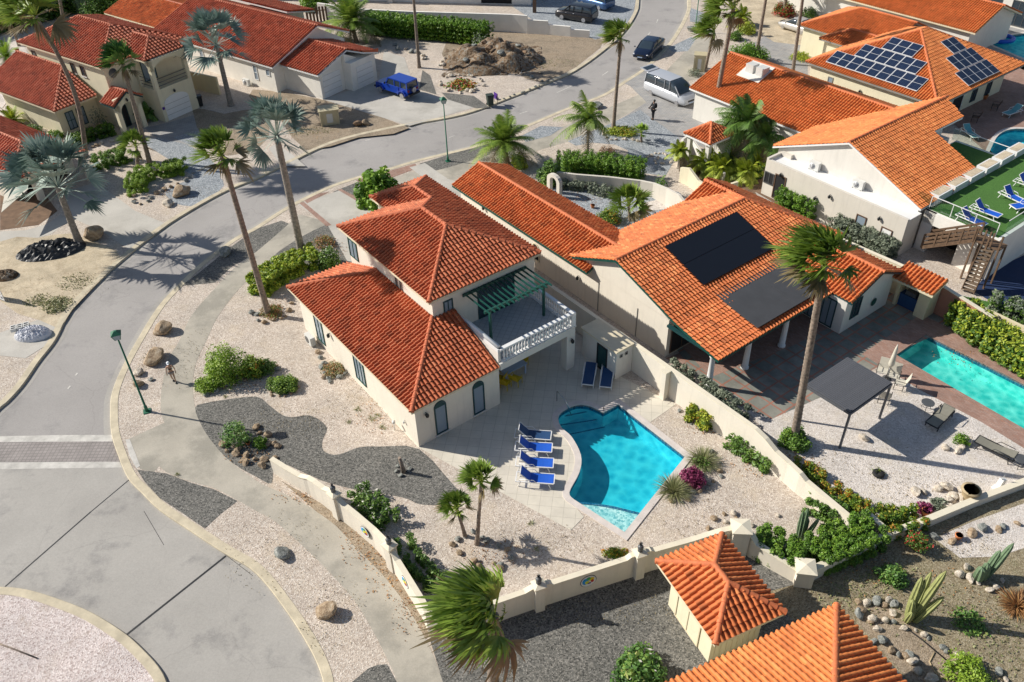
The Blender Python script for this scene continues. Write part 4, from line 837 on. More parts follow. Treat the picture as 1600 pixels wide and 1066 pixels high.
pts = [(38.3, 3.3), (39.55, 3.55), (40.8, 3.3), (40.8, 2.3)] + [(39.55 + .85 * math.cos(t), 2.0 + .75 * math.sin(t)) for t in np.linspace(0, math.pi, 9)] + [(38.3, 2.3)]
pb.ext([(-69.5, a, b_) for a, b_ in pts][::-1], (-.25, 0, 0)); pb.box(-71.3, -69.5, 38.35, 38.6, 2.5, 2.9); Y_.part(pb, 'porch', K['stucco_pale'])
Y_.roof([[(-71.2, 38.0, 2.85), (-69.2, 38.0, 2.85), (-69.2, 39.55, 3.75), (-71.2, 39.55, 3.75)], [(-69.2, 41.0, 2.85), (-71.2, 41.0, 2.85), (-71.2, 39.55, 3.75), (-69.2, 39.55, 3.75)]], [((-71.2, 39.55, 3.75), (-69.2, 39.55, 3.75))], K['tile_r'], K['cap_r'], K['teal'], 'porch_roof')
Y_.win('u', -70.9, 1, 39.55, 0.05, 1.1, 2.3, K['teal'], K['dark'], arch=True, mull=1, name='door')
for a in (36.45, 37.55): Y_.win('u', -74.25, 1, a, .3, .8, 1.65, K['teal'], K['curtain'], bar=1)
for a in (-82.4, -76.2, -74.7): Y_.win('v', 39.3, -1, a, 4.15, .65, .95, K['brown_trim'], K['glass'], mull=0, sill=K['white'])
fn = Y_.f('u', -71.3, 1); o_ = MB(); o_.add([fn(40.1 + .42 * math.cos(t), 4.85 + .42 * math.sin(t), .03) for t in np.linspace(0, 6.283, 17)[:-1]], [tuple(range(16))]); Y_.part(o_, 'round_window', K['glass'])
g_ = MB(); fn = Y_.f('u', -68.75, 1); pts = [(42.55, .02), (45.25, .02), (45.25, 1.6)] + [(43.9 + 1.35 * math.cos(t), 1.6 + .6 * math.sin(t)) for t in np.linspace(0, math.pi, 9)][1:]
g_.ext([fn(a, b_, 0) for a, b_ in pts], (.05, 0, 0)); gd = Y_.part(g_, 'garage_door', K['white'])
for z in (.5, 1.0, 1.5): l_ = MB(); Y_.slab(l_, fn, 42.6, 45.2, z, z + .025, .051, .056); Y_.part(l_, 'door_groove', K['grey_trim'], gd)
Y_.lamp('u', -68.75, 1, 43.9, 2.5); Y_.lamp('u', -69.5, 1, 39.5, 3.0); s_ = MB(); Y_.slab(s_, fn, 42.25, 42.5, 1.15, 1.4, 0, .03); Y_.part(s_, 'house_number_plate', K['purple'])
pr = MB()
for k in range(22): pr.box(-86 + k * .16, -85.9 + k * .16, 38.2, 41.5, 2.5, 2.58)
Y_.part(pr, 'slatted_pergola', K['tile_p'])

# ================================================================ house L (white, red roof, two garages)
LA = R(-37)
L_ = House('garage_house', 'white bungalow with dark red gable roofs and two shaded garage doors beside the blue off-roader', LA, -68, 56)
w1 = MB(); w1.box(-84.5, -66.3, 50.9, 60.6, 0, 2.55); gableU(w1, L_, -66.5, -66.3, [(50.9, 2.54), (60.6, 2.54), (57.2, 4.55)]); gableU(w1, L_, -84.5, -84.3, [(51.5, 2.54), (60.6, 2.54), (57.2, 4.55)])
w1.box(-66.29, -61.2, 52.1, 55.2, 0, 2.45); gableU(w1, L_, -61.4, -61.2, [(52.1, 2.44), (55.2, 2.44), (55.2, 3.5)]); w1.box(-66.29, -60.1, 55.21, 58.6, 0, 2.75); gableU(w1, L_, -61.2, -60.8, [(55.22, 2.74), (56.9, 2.74), (55.22, 3.55)]); w1.box(-82, -76, 60.61, 64, 0, 3.2)
L_.part(w1, 'wall', K['dirty_white'])
lr_ = (57.1, 4.85); L_.roof([[(-85.3, 50.6, 2.65), (-66.0, 50.6, 2.65), (-66.0, *lr_), (-85.3, *lr_)], [(-66.0, 61.2, 3.1), (-85.3, 61.2, 3.1), (-85.3, *lr_), (-66.0, *lr_)]], [((-85.3, *lr_), (-66.0, *lr_))], K['tile_r'], K['cap_r'], K['white'])
L_.roof([[(-66.28, 51.8, 2.5), (-61.0, 51.8, 2.5), (-61.0, 55.9, 3.75), (-66.28, 55.9, 3.75)]], [((-66.28, 55.9, 3.75), (-61.0, 55.9, 3.75))], K['tile_r'], K['cap_r'], K['white'], 'garage_roof')
L_.roof([[(-66.28, 58.9, 2.85), (-66.28, 55.92, 3.7), (-61.0, 55.92, 3.7), (-59.8, 56.8, 3.45), (-59.8, 58.9, 2.85)]], [], K['tile_r'], K['cap_r'], K['white'], 'second_garage_roof')
L_.roof([[(-90, 60.5, 3.9), (-74.5, 60.5, 3.9), (-74.5, 64.4, 3.0), (-90, 64.4, 3.0)][::-1]], [], K['tile_r'], K['cap_r'], K['white'], 'rear_roof')
for a, b0__, ww, hh2 in ((-77.4, .7, .65, 1.5), (-75.5, 1.4, .6, .6), (-69.1, .7, .6, 1.5), (-67.2, 1.5, .6, .65)): L_.win('v', 50.9, -1, a, b0__, ww, hh2, K['white'], K['curtain'], mull=0, bar=1 if hh2 > 1 else 0)
for u, a, ww in ((-61.2, 53.55, 2.4), (-60.1, 57.0, 2.2)):
    g_ = MB(); fn = L_.f('u', u, 1); L_.slab(g_, fn, a - ww / 2, a + ww / 2, .02, 2.15, 0, .05); gd = L_.part(g_, 'garage_door', K['white'])
    for z in (.55, 1.1, 1.65): l_ = MB(); L_.slab(l_, fn, a - ww / 2 + .03, a + ww / 2 - .03, z, z + .025, .051, .056); L_.part(l_, 'door_groove', K['grey_trim'], gd)
ac(L_, -70.4, 50.5, 0, 'small air conditioner on the ground against the white bungalow near the tall silver palm')
X0 = House('low_extension', 'low orange roofed extension between the yellow house and the white bungalow', LA, -88, 57, cat='annexe')
w1 = MB(); w1.box(-95, -85.6, 52.5, 59, 0, 2.5); X0.part(w1, 'wall', K['dirty_white']); X0.roof([[(-96, 52, 2.55), (-85.4, 52, 2.55), (-85.4, 56, 3.9), (-96, 56, 3.9)], [(-85.4, 60, 2.6), (-96, 60, 2.6), (-96, 56, 3.9), (-85.4, 56, 3.9)]], [((-96, 56, 3.9), (-85.4, 56, 3.9))], K['tile_n'], K['cap_r'], K['cream_trim'])

# ================================================================ house X (left edge)
XA = R(-36)
X_ = House('edge_house', 'shaded bungalow with dark red hip roof behind the silver palm at the left edge', XA, -70, 28)
w1 = MB(); w1.box(-85, -67.3, 25.4, 31.2, 0, 2.5); w1.box(-65.5, -65.1, 26.6, 27.1, 0, 2.5); w1.box(-65.0, -64.7, 30.7, 31.0, 0, 2.5); X_.part(w1, 'wall', K['stucco_cream'])
q = 2.6; xh = 3.1; X_.roof([[(-86, 24.9, q), (-64.4, 24.9, q), (-64.4 - xh, 24.9 + xh, q + xh * .42), (-86, 24.9 + xh, q + xh * .42)], [(-64.4, 24.9, q), (-64.4, 31.1, q), (-64.4 - xh, 24.9 + xh, q + xh * .42)], [(-64.4, 31.1, q), (-86, 31.1, q), (-86, 24.9 + xh, q + xh * .42), (-64.4 - xh, 24.9 + xh, q + xh * .42)]],
    [((-64.4, 24.9, q), (-64.4 - xh, 24.9 + xh, q + xh * .42)), ((-64.4, 31.1, q), (-64.4 - xh, 24.9 + xh, q + xh * .42)), ((-64.4 - xh, 24.9 + xh, q + xh * .42), (-86, 24.9 + xh, q + xh * .42))], K['tile_r'], K['cap_r'], K['cream_trim'])
X_.win('u', -67.3, 1, 28.6, .02, 3.6, 2.2, K['brown_trim'], K['dark'], mull=0, name='garage_opening')
m = MB(); m.ext([(-66.5, 25.6, 2.2), (-62.5, 22.6, 1.7), (-63.2, 25.4, 2.2)], (0, 0, .03)); so_ = X_.part(m, 'shade_sail', K['bone_fab'])

# ================================================================ shed and big roof bottom right
SA = R(-67)
Sh = House('garden_shed', 'small cream shed with an orange hipped tile roof outside the garden wall', SA, -15.6, 15.5, cat='shed')
w1 = MB(); w1.box(-17.15, -14.15, 14.28, 16.75, 0, 2.35); Sh.part(w1, 'wall', K['stucco_pale'])
q = 2.45; a0, a1, c0, c1 = -17.85, -13.55, 13.85, 17.2; hh2 = (c1 - c0) / 2; zr = q + hh2 * .5; s0 = (a0 + hh2, c0 + hh2, zr); s1 = (a1 - hh2, c0 + hh2, zr)
Sh.roof([[(a0, c0, q), (a1, c0, q), s1, s0], [(a1, c0, q), (a1, c1, q), s1], [(a1, c1, q), (a0, c1, q), s0, s1], [(a0, c1, q), (a0, c0, q), s0]], [((a0, c0, q), s0), ((a1, c0, q), s1), ((a1, c1, q), s1), ((a0, c1, q), s0), (s0, s1)], K['tile_n'], K['cap_n'], K['cream_trim'], Pp=.25)
Sh.win('v', 14.28, -1, -15.75, .03, 1.7, 1.95, K['cream_trim'], K['stucco_pale'], mull=1, name='double_door')
for k in range(8):
    l_ = MB(); Sh.slab(l_, Sh.f('u', -14.15, 1), 14.5 + k * .28, 14.53 + k * .28, .02, 2.3, 0, .02); Sh.part(l_, 'wall_batten', K['cream_trim'])
Bg = House('foreground_house', 'orange tiled hip roof cut off by the bottom edge of the view', SA, -10, 15)
bw = MB(); bw.box(-12.4, 0, 4, 18.6, 0, 2.6); Bg.part(bw, 'wall', K['stucco_pale'])
q = 2.75; hu, hv, hh2 = -12.85, 19.05, 7.2; tz = q + hh2 * .42
Bg.roof([[(hu, 4, q), (hu, hv, q), (hu + hh2, hv - hh2, tz), (hu + hh2, 4, tz)], [(hu, hv, q), (0, hv, q), (0, hv - hh2, tz), (hu + hh2, hv - hh2, tz)]],
    [((hu, hv, q), (hu + hh2, hv - hh2, tz))], K['tile_o'], K['cap_n'], K['cream_trim'], Pp=.25)
# ---------------------------------------------------------------- plants, rocks
def rot_to(n):
    return np.array(Vector(n).to_track_quat('Z', 'Y').to_matrix())
def leaves(mb, centers, sig, n, size, mi=0, flat=.55, asp=.5, uvlo=0, uvhi=1):
    """n diamond leaves scattered round the given clump centres"""
    c = np.asarray(centers, float); sig = np.broadcast_to(np.asarray(sig, float), (len(c), 3)) if np.ndim(sig) < 2 else np.asarray(sig)
    k = rng.integers(0, len(c), n); d = rng.normal(size=(n, 3)); d /= np.linalg.norm(d, axis=1)[:, None]
    rad = rng.random(n) ** .4; pos = c[k] + d * rad[:, None] * sig[k]
    nrm = d * (1 - flat) + np.array([0, 0, flat]) + rng.normal(size=(n, 3)) * .45; nrm /= np.linalg.norm(nrm, axis=1)[:, None]
    t = rng.normal(size=(n, 3)); t -= nrm * (t * nrm).sum(1)[:, None]; t /= np.linalg.norm(t, axis=1)[:, None]; b = np.cross(nrm, t)
    s = size * (.6 + .8 * rng.random(n))[:, None]
    V = np.stack([pos - t * s, pos - b * s * asp, pos + t * s, pos + b * s * asp], 1).reshape(-1, 3)
    F = np.arange(4 * n).reshape(n, 4); ck = rng.random(len(c))
    u = np.clip(uvlo + (uvhi - uvlo) * (.55 * rng.random(n) + .45 * ck[k]), 0, .999); U = np.repeat(np.stack([u, u], 1), 4, 0)
    mb.add(V, F, mi, U)
def strips(mb, base, tip, wid, sag, seg=3, mi=0, u=None, wprof=None, side=None):
    """many curved blades at once: base, tip (n,3); wid (n,), sag (n,3) offset at the tip"""
    base = np.asarray(base, float); tip = np.asarray(tip, float); n = len(base); D = tip - base
    if side is None:
        side = np.cross(D, np.array([0, 0, 1.]) + rng.normal(size=(n, 3)) * .3)
    side = side / (np.linalg.norm(side, axis=1)[:, None] + 1e-9)
    ts = np.linspace(0, 1, seg + 1); wp = wprof or (lambda t: np.sqrt(max(.0, 1 - t)) * (1 if t > .01 else .8))
    P_ = np.stack([base + D * t + sag * t ** 2 for t in ts], 1); W = np.array([wp(t) for t in ts])
    A = P_ + side[:, None] * (np.asarray(wid)[:, None] * W)[..., None] / 2; B = P_ - side[:, None] * (np.asarray(wid)[:, None] * W)[..., None] / 2
    V = np.stack([A, B], 2).reshape(-1, 3); o = np.arange(n)[:, None] * 2 * (seg + 1)
    F = np.concatenate([o + np.array([2 * i, 2 * i + 1, 2 * i + 3, 2 * i + 2]) for i in range(seg)], 1).reshape(-1, 4)
    if u is None: u = rng.random(n)
    U = np.repeat(np.stack([u, u], 1), 4 * seg, 0); mb.add(V, F, mi, U)
WIND = np.array([-1., -.12, .0])
def fan_crown(mb, c, Rr, n, wind=.5, blades=17, mi=0, mi2=None, up=.25, petiole=.45, bw=.055, droop=.22, fan=2.3, umin=0., lowfan=-.6, wf=1.15, jit=.2):
    c = np.array(c, float)
    for i in range(n):
        el = lowfan + (1.45 - lowfan) * ((i + .5) / n) ** .8; az = i * 2.39996 + rng.normal() * jit
        d = np.array([math.cos(el) * math.cos(az), math.cos(el) * math.sin(az), math.sin(el)])
        d = d + WIND * wind * (.75 if d[0] > 0 else .35) + np.array([0, 0, up]); d /= np.linalg.norm(d)
        hub = c + d * Rr * petiole; mid = c + d * Rr * petiole * .5 + np.array([0, 0, .05 * Rr])
        dry = mi2 is not None and el < -.25
        strips(mb, [c], [hub], [.05 + .012 * Rr], np.array([[0, 0, -.02]]), 2, mi2 if dry else mi, np.array([.75]), lambda t: 1)
        L = Rr * (1 - petiole) * (1.0 + .15 * rng.normal()); nrm = np.cross(d, [0, 0, 1.]); nrm /= np.linalg.norm(nrm) + 1e-9; upv = np.cross(nrm, d)
        tilt = rng.normal() * .5; sd = nrm * math.cos(tilt) + upv * math.sin(tilt); cup = upv * math.cos(tilt) - nrm * math.sin(tilt)
        a = np.linspace(-fan / 2, fan / 2, blades); dirs = d[None] * np.cos(a)[:, None] + sd[None] * np.sin(a)[:, None] + cup[None] * (.25 * np.abs(np.sin(a)))[:, None]
        ln = L * (1 - .18 * np.abs(a) / (fan / 2)) * (1 + .1 * rng.normal(size=blades)); tips = hub + dirs * ln[:, None]
        sag = np.array([0, 0, -1.]) * (droop * ln * (.4 + rng.random(blades)))[:, None] + WIND * (wind * ln * (.25 + .3 * rng.random(blades)))[:, None]
        sidev = np.cross(dirs, cup); w_ = 2 * ln * math.tan(fan / blades / 2) * wf
        u = np.clip(rng.random() * .45 + umin + rng.random(blades) * .35, 0, 1)
        strips(mb, np.repeat(hub[None], blades, 0) + dirs * .02, tips, w_, sag, 3, mi2 if dry else mi, u, lambda t: (.12 + 1.0 * t / .55) if t < .55 else max(.03, (1 - t) / .45 * .9), sidev)
def pinnate_crown(mb, c, Rr, n, wind=.3, leaf=.32, npair=22, mi=0, mi2=None, lw=.035, lowel=-.35, arch=.7, hang=.35, umin=0., vdroop=.25):
    c = np.array(c, float)
    for i in range(n):
        el = lowel + (1.35 - lowel) * ((i + .5) / n) ** .9; az = i * 2.39996 + rng.normal() * .15
        d = np.array([math.cos(el) * math.cos(az), math.cos(el) * math.sin(az), math.sin(el)]); L = Rr * (1.05 + .12 * rng.normal()) * (1 + .1 * math.cos(el))
        ts = np.linspace(0, 1, npair + 1); ctr = c + np.outer(ts, d) * L + np.outer(ts ** 2, np.array([0, 0, -1.]) * arch * L * math.cos(el) + WIND * wind * L * .5)
        tan = np.gradient(ctr, axis=0); tan /= np.linalg.norm(tan, axis=1)[:, None]; sd = np.cross(tan, [0, 0, 1.]); sd /= np.linalg.norm(sd, axis=1)[:, None] + 1e-9; up_ = np.cross(sd, tan)
        m_ = mi2 if (mi2 is not None and i < n * .14) else mi; ub = rng.random() * .45 + umin
        for k in range(0, npair, max(1, npair // 5)):
            k2 = min(npair, k + max(1, npair // 5)); strips(mb, [ctr[k]], [ctr[k2]], [.05 * (1 - .7 * k / npair)], np.zeros((1, 3)), 1, m_, np.array([.8]), lambda t: 1, sd[k][None])
        for s_ in (-1, 1):
            b = ctr[1:]; prof = np.sin(np.pi * (.12 + .83 * ts[1:])) ** .6; ll = leaf * Rr * prof * (.9 + .2 * rng.random(npair))
            dr = sd[1:] * s_ + tan[1:] * .55 - up_[1:] * vdroop + rng.normal(size=(npair, 3)) * .06; dr /= np.linalg.norm(dr, axis=1)[:, None]
            strips(mb, b, b + dr * ll[:, None], np.full(npair, lw * max(1, Rr / 1.8)), np.array([0, 0, -1.]) * (hang * ll)[:, None] + WIND * (wind * ll * .5)[:, None], 2, m_, np.clip(ub + rng.random(npair) * .35, 0, 1), lambda t: 1 - .85 * t, np.cross(dr, up_[1:]))
def trunk_mb(p0, p1, r0, r1, ring=.12, bend=.0, n=9, flare=1.35):
    mb = MB(); p0 = Vector(p0); p1 = Vector(p1); D = p1 - p0; m = max(6, int(D.length / ring / 1.0)); m = min(m, 90); pts = []; rs = []
    side = Vector((1, .3, 0)).normalized()
    for i in range(m + 1):
        t = i / m; off = side * bend * (math.sin(math.pi * t) * D.length * .06)
        pts.append(p0 + D * t + off); r = r0 + (r1 - r0) * t; r *= 1 + (flare - 1) * math.exp(-t * D.length / .45); rs.append(r * (1 + (.07 if i % 2 else -.03)))
    mb.tube(pts, rs, n); return mb
def palm(name, label, kind, base, top, Rpx, r0=.2, group=None, cat='palm', bark='bark', leaf='l_palm', bend=0., wind=.5, n=None, tz=None, **kw):
    """base: pixel of the foot, top: pixel of the crown centre; the height follows from the lean being small"""
    g = P(*base)
    if tz is None:
        best = min((( (P(*top, z) - g).xy.length, z) for z in np.arange(.3, 14, .05)), key=lambda q: q[0]); tz = best[1]
    t = P(*top, tz); dist = (t - camo.location).length; Rr = Rpx * dist / FPX
    root = thing(name, label, cat, g, 0, group); rel = t - g
    if r0: obj(trunk_mb((0, 0, -.05), rel, r0, r0 * .72, bend=bend), 'trunk', K[bark], root)
    mb = MB(); mats = [K[leaf], K['l_dry'], K['bark']]
    if kind == 'fan':
        fan_crown(mb, rel, Rr, n or 36, wind, 19, 0, 1, **kw)
    elif kind == 'silver': fan_crown(mb, rel, Rr * .98, n or 36, .1, 24, 0, None, petiole=.58, droop=.22, fan=2.7, lowfan=-.55, up=.1, wf=1.0, jit=.35, **kw)
    elif kind == 'date': pinnate_crown(mb, rel, Rr, n or 50, .08, .26, 30, 0, 1, lw=.055, arch=.45, hang=.1, vdroop=.1, **kw)
    elif kind == 'coco': pinnate_crown(mb, rel, Rr, n or 20, .35, .34, 24, 0, 1, lw=.085, arch=.65, hang=.4, **kw)
    if kind == 'fan' and r0 > .12:
        s = MB(); strips(s, np.repeat([[rel.x, rel.y, rel.z - .1]], 60, 0), np.array([[rel.x, rel.y, rel.z]] ) + np.stack([np.cos(np.arange(60) * 2.4) * .3 * Rr * .6 - .1, np.sin(np.arange(60) * 2.4) * .3 * Rr * .6, -Rr * (.35 + .5 * rng.random(60))], 1), np.full(60, .09), np.array([[0, 0, -.1]] * 60), 2)
        obj(s, 'dead_skirt', K['l_dry'], root)
    obj(mb, 'crown', mats, root)
    return root
def bush_centers(rx, ry, h, k, jitter=.1, shape='dome'):
    c = []
    for i in range(k):
        a = i * 2.39996; q = math.sqrt((i + .5) / k); z = h * (math.sqrt(max(0, 1 - q * q)) * .62 + .18) if shape == 'dome' else h * .62
        c.append((rx * .75 * q * math.cos(a) + rng.normal() * jitter * rx, ry * .75 * q * math.sin(a) + rng.normal() * jitter * ry, z * (1 + rng.normal() * .07)))
        if shape == 'dome': c.append((rx * .8 * q * math.cos(a + .5), ry * .8 * q * math.sin(a + .5), h * (.15 + .2 * rng.random())))
    return c
def shrub(name, label, px, wpx, h, leaf='l_green', cat='shrub', n=900, size=.07, group=None, stems=True, k=12, ry=None, asp=.5, mix=None, ang=0, z0=0):
    g = P(*px, z0); dist = (g - camo.location).length; rx = wpx * dist / FPX / 2; ry = rx if ry is None else ry * rx
    root = thing(name, label, cat, g, ang, group); mb = MB(); n = int(n * 1.7); size *= 1.15; c = bush_centers(rx, ry, h, k)
    s = np.array([rx, ry, h]) * .34; leaves(mb, c, s, n, size, 0, asp=asp)
    if mix: leaves(mb, [(x, y, z + .12 * h) for x, y, z in c], s, int(n * mix[1]), size * .9, 1)
    obj(mb, 'foliage', [K[leaf]] + ([K[mix[0]]] if mix else []), root)
    if stems:
        sm = MB()
        x, y, z = c[0]; sm.tube([(0, 0, -.03), (0, 0, h * .3), (x, y, h * .8)], [.04, .03, .015], 6); obj(sm, 'stem', K['bark'], root)
    return root
def hedge(name, label, pts, w_, h, leaf='l_hedge', cat='hedge', dens=260, size=.07, mix=None, z0=0, world=False, core=True, sm=3):
    w_ *= 1.25; dens *= 1.5
    if name in ('clipped_hedge', 'curved_hedge', 'courtyard_hedge', 'annexe_hedge', 'corner_hedge'): size *= .72; dens *= 1.9
    q = [Vector(p) for p in (pts if world else PP(pts))]; q = smooth(q, sm) if len(q) > 2 else q; g = q[0]; root = thing(name, label, cat, (g.x, g.y, z0)); mb = MB(); L = 0; c = []
    for i in range(len(q) - 1):
        d = q[i + 1] - q[i]; l = d.length; L += l; m = max(1, int(l / .28)); nn = Vector((-d.y, d.x)).normalized()
        for k in range(m):
            for s_ in np.linspace(-1, 1, max(2, int(w_ / .35))):
                p = q[i] + d * (k + rng.random()) / m + nn * s_ * w_ * .38 - g
                for z in np.linspace(.15, .88, max(2, int(h / .4))): c.append((p.x + rng.normal() * .04, p.y + rng.normal() * .04, h * z * (1 + rng.normal() * .04)))
    size *= 1.25; n = int(L * (w_ + 2 * h) * dens * 1.35); leaves(mb, c, [.22, .22, .2], n, size, 0)
    if mix: leaves(mb, [(x, y, z + .1) for x, y, z in c], [.22, .22, .18], int(n * mix[1]), size, 1)
    obj(mb, 'foliage', [K[leaf]] + ([K[mix[0]]] if mix else []), root); return root
def tuft(name, label, px, wpx, h, leaf='l_grass', cat='grass clump', n=260, group=None, wid=.03, spread=1., z0=0, droop=.4):
    g = P(*px, z0); dist = (g - camo.location).length; r = wpx * dist / FPX / 2; a = rng.random(n) * 6.283; q = rng.random(n) ** .5
    b = np.stack([np.cos(a) * q * r * .25, np.sin(a) * q * r * .25, np.zeros(n)], 1); t = np.stack([np.cos(a) * q * r * spread, np.sin(a) * q * r * spread, h * (1.15 - .5 * q) * (.8 + .4 * rng.random(n))], 1)
    mb = MB(); strips(mb, b, t, np.full(n, wid), np.stack([np.cos(a), np.sin(a), -np.full(n, 1.)], 1) * (droop * h * q)[:, None], 3); root = obj(mb, name, K[leaf]); root.location = g; tag(root, label, cat, group); return root
# rocks
def rockmesh(seed, mk, name='rock'):
    r_ = np.random.default_rng(seed); bm = bmesh.new(); bmesh.ops.create_icosphere(bm, subdivisions=3, radius=1)
    V = np.array([v.co for v in bm.verts]); ax = r_.normal(size=(14, 3)); ax /= np.linalg.norm(ax, axis=1)[:, None]; off = .62 + .3 * r_.random(14)
    for a, o in zip(ax, off):
        d = V @ a; m = d > o; V[m] -= np.outer(d[m] - o, a) * .93
    ph = r_.random((5, 3)) * 6; 
    for p_ in ph: V *= (1 + .035 * np.sin(V @ (r_.normal(size=3) * 3.2) + p_[0]))[:, None]
    V[:, 2] *= .72
    for v, c in zip(bm.verts, V): v.co = c
    me = bpy.data.meshes.new(name); bm.to_mesh(me); bm.free(); me.materials.append(K[mk])
    for f in me.polygons: f.use_smooth = False
    return me
ROCKS = {k: [rockmesh(i * 7 + s, k) for s in range(4)] for i, k in enumerate(('rock_brown', 'rock_grey', 'rock_white', 'rock_red'))}
_rk = [0]
def rock(label, px, wpx, mk='rock_brown', group=None, name='boulder', cat='rock', asp=1., hz=1., world=None, sink=.75, z0=0):
    g = world if world is not None else P(*px, z0); dist = (g - camo.location).length; r = (wpx * dist / FPX / 2) if px is not None and world is None else wpx / 2
    _rk[0] += 1; me = ROCKS[mk][_rk[0] % 4]; o = link(bpy.data.objects.new(name, me)); o.scale = (r, r * asp, r * .85 * hz); o.location = g + Vector((0, 0, r * .55 * hz * sink)); o.rotation_euler = (rng.random() * .4, rng.random() * .4, rng.random() * 6.28)
    return tag(o, label, cat, group)
def stone_line(label, group, pts, step, size, mks, closed=False, name='border_stone', jit=.3, rows=1, world=False):
    q = [Vector(p) for p in (pts if world else PP(pts))]; q = smooth(q, 4, closed) if len(q) > 2 else q
    if closed: q = q + [q[0]]
    acc = 0; step *= 1.5; size *= 1.15
    for i in range(len(q) - 1):
        d = q[i + 1] - q[i]; l = d.length
        while acc < l:
            p = q[i] + d * (acc / l); s = size * (.65 + .7 * rng.random())
            rock(label, None, s, mks[int(rng.integers(len(mks)))], group, name, 'stone', .8, 1., Vector((p.x + rng.normal() * jit * size, p.y + rng.normal() * jit * size, 0)))
            acc += step * (.8 + .4 * rng.random())
        acc -= l
def soil(px, m='mud', h=.1, name='soil_bed', lab=None):
    q = smooth(PP(px), 4, True); _lz[0] += .0002; return tri_sheet(name, q, .02 + h * .1 + _lz[0], K[m])
def cactus(label, base, cols, group=None, mk='cactus'):
    """cols: (dx, dy, height, radius, leanx, leany)"""
    g = P(*base); root = thing('columnar_cactus', label, 'cactus', g, 0, group)
    for dx, dy, h, r, lx, ly in cols:
        n = 16; mb = MB(); V = []; m = 8
        for i in range(m + 1):
            t = i / m; rr = r * (.8 + .35 * math.sin(math.pi * min(1, t * 1.15))) * (1 if t < .93 else .45)
            if i == m: rr = r * .12
            for k in range(n):
                a = 2 * math.pi * k / n; q = rr * (1.12 if k % 2 else .84); V.append((lx * t + math.cos(a) * q, ly * t + math.sin(a) * q, h * t))
        F = [(i * n + k, i * n + (k + 1) % n, (i + 1) * n + (k + 1) % n, (i + 1) * n + k) for i in range(m) for k in range(n)]
        mb.add(np.array(V) * 1.35, F); c = obj(mb, 'stem', K[mk], root); c.location = (dx, dy, -.02)
    return root

# ---- palms
palm('fan_palm', 'tall wind-blown fan palm in the stone ring beside the yellow-green bed', 'fan', (420, 492), (347, 243), 47, .2, wind=.55)
palm('silver_palm', 'silver blue fan palm with the thickest trunk, left of the villa roof', 'silver', (473, 402), (432, 212), 66, .27, leaf='l_blue', bark='bark_grey')
palm('silver_palm', 'silver blue fan palm leaning over the black tarpaulin heap', 'silver', (124, 380), (90, 292), 78, .26, leaf='l_blue', bark='bark_grey')
palm('silver_palm', 'silver blue fan palm in front of the white bungalow with garages', 'silver', (361, 165), (338, 70), 56, .26, leaf='l_blue', bark='bark_grey')
palm('fan_palm', 'fan palm standing before the porch of the yellow house', 'fan', (235, 258), (192, 100), 34, .2, wind=.4, leaf='l_palm_dk')
palm('fan_palm', 'slender curved fan palm in front of the yellow house lower wing', 'fan', (134, 245), (55, 25), 52, .2, wind=.4, bend=1.2)
palm('fan_palm', 'bare grey palm trunk behind the yellow house roof, its crown above the view', 'fan', (100, 36), (84, -52), 34, .2, wind=.4)
palm('fan_palm', 'small fan palm at the top left edge behind the yellow house', 'fan', (30, 72), (14, 32), 26, .14, wind=.4)
palm('fan_palm', 'slim fan palm blown left above the road bend, by the round flower bed', 'fan', (958, 204), (970, 60), 30, .17, wind=.95)
palm('coconut_palm', 'small coconut palm on the blue gravel left of the slim tall palm', 'coco', (918, 243), (919, 186), 38, .12)
palm('fan_palm', 'very tall fan palm rising behind the small tiled pavilion', 'fan', (1113, 192), (1146, 14), 42, .23, wind=.9)
palm('fan_palm', 'blurred pale fan palm by the beige meter box at the roadside', 'fan', (1102, 107), (1116, 48), 28, .16, wind=1.0)
palm('date_palm', 'stout date palm beside the garage roof of the bungalow', 'date', (792, 256), (788, 222), 46, .24)
palm('fan_palm', 'bare thin palm trunk in front of the long clipped hedge', 'fan', (655, 106), (643, -40), 34, .17, wind=.4)
palm('date_palm', 'dense date palm at the left end of the long clipped hedge', 'date', (557, 66), (549, 34), 42, .24, n=56)
palm('fan_palm', 'bare palm trunk by the round green bush above the white house wing', 'fan', (1180, 97), (1203, -40), 32, .19, wind=.6)
palm('fan_palm', 'bare palm trunk left of the solar house, nearest the roof', 'fan', (1238, 118), (1262, -60), 32, .18, wind=.6)
palm('fan_palm', 'palm stump in a red flowering bed by the silver saloon', 'fan', (1226, 25), (1230, -30), 30, .22, wind=.4)
palm('fan_palm', 'great wind-torn fan palm between the slatted pergola and the bungalow', 'fan', (1240, 690), (1288, 415), 74, .21, wind=.8, n=44, up=.35, droop=.28)
palm('fan_palm', 'small fan palm leaning right, taller of the pair in the front garden', 'fan', (745, 850), (752, 752), 38, .1, wind=.3, n=30)
palm('fan_palm', 'small fan palm leaning left, shorter of the pair in the front garden', 'fan', (727, 838), (714, 795), 34, .09, wind=.3, n=28)
palm('fan_palm', 'big wind-blown fan palm in the foreground outside the garden wall corner', 'fan', (770, 1085), (772, 962), 90, .24, wind=1.0, n=46, up=.35, droop=.25)
palm('fan_palm', 'trunkless green fan palm in the courtyard of the bungalow', 'fan', (985, 345), (982, 322), 42, .12, wind=.1, n=26)
palm('areca_palm', 'small feathery palm seedling outside the courtyard wall of the bungalow', 'coco', (1062, 268), (1063, 236), 20, .06, leaf='l_yel')
palm('fan_palm', 'low green fan palm by the garden hedge below the yellow house', 'fan', (215, 262), (213, 230), 28, .14, wind=.1, n=22)
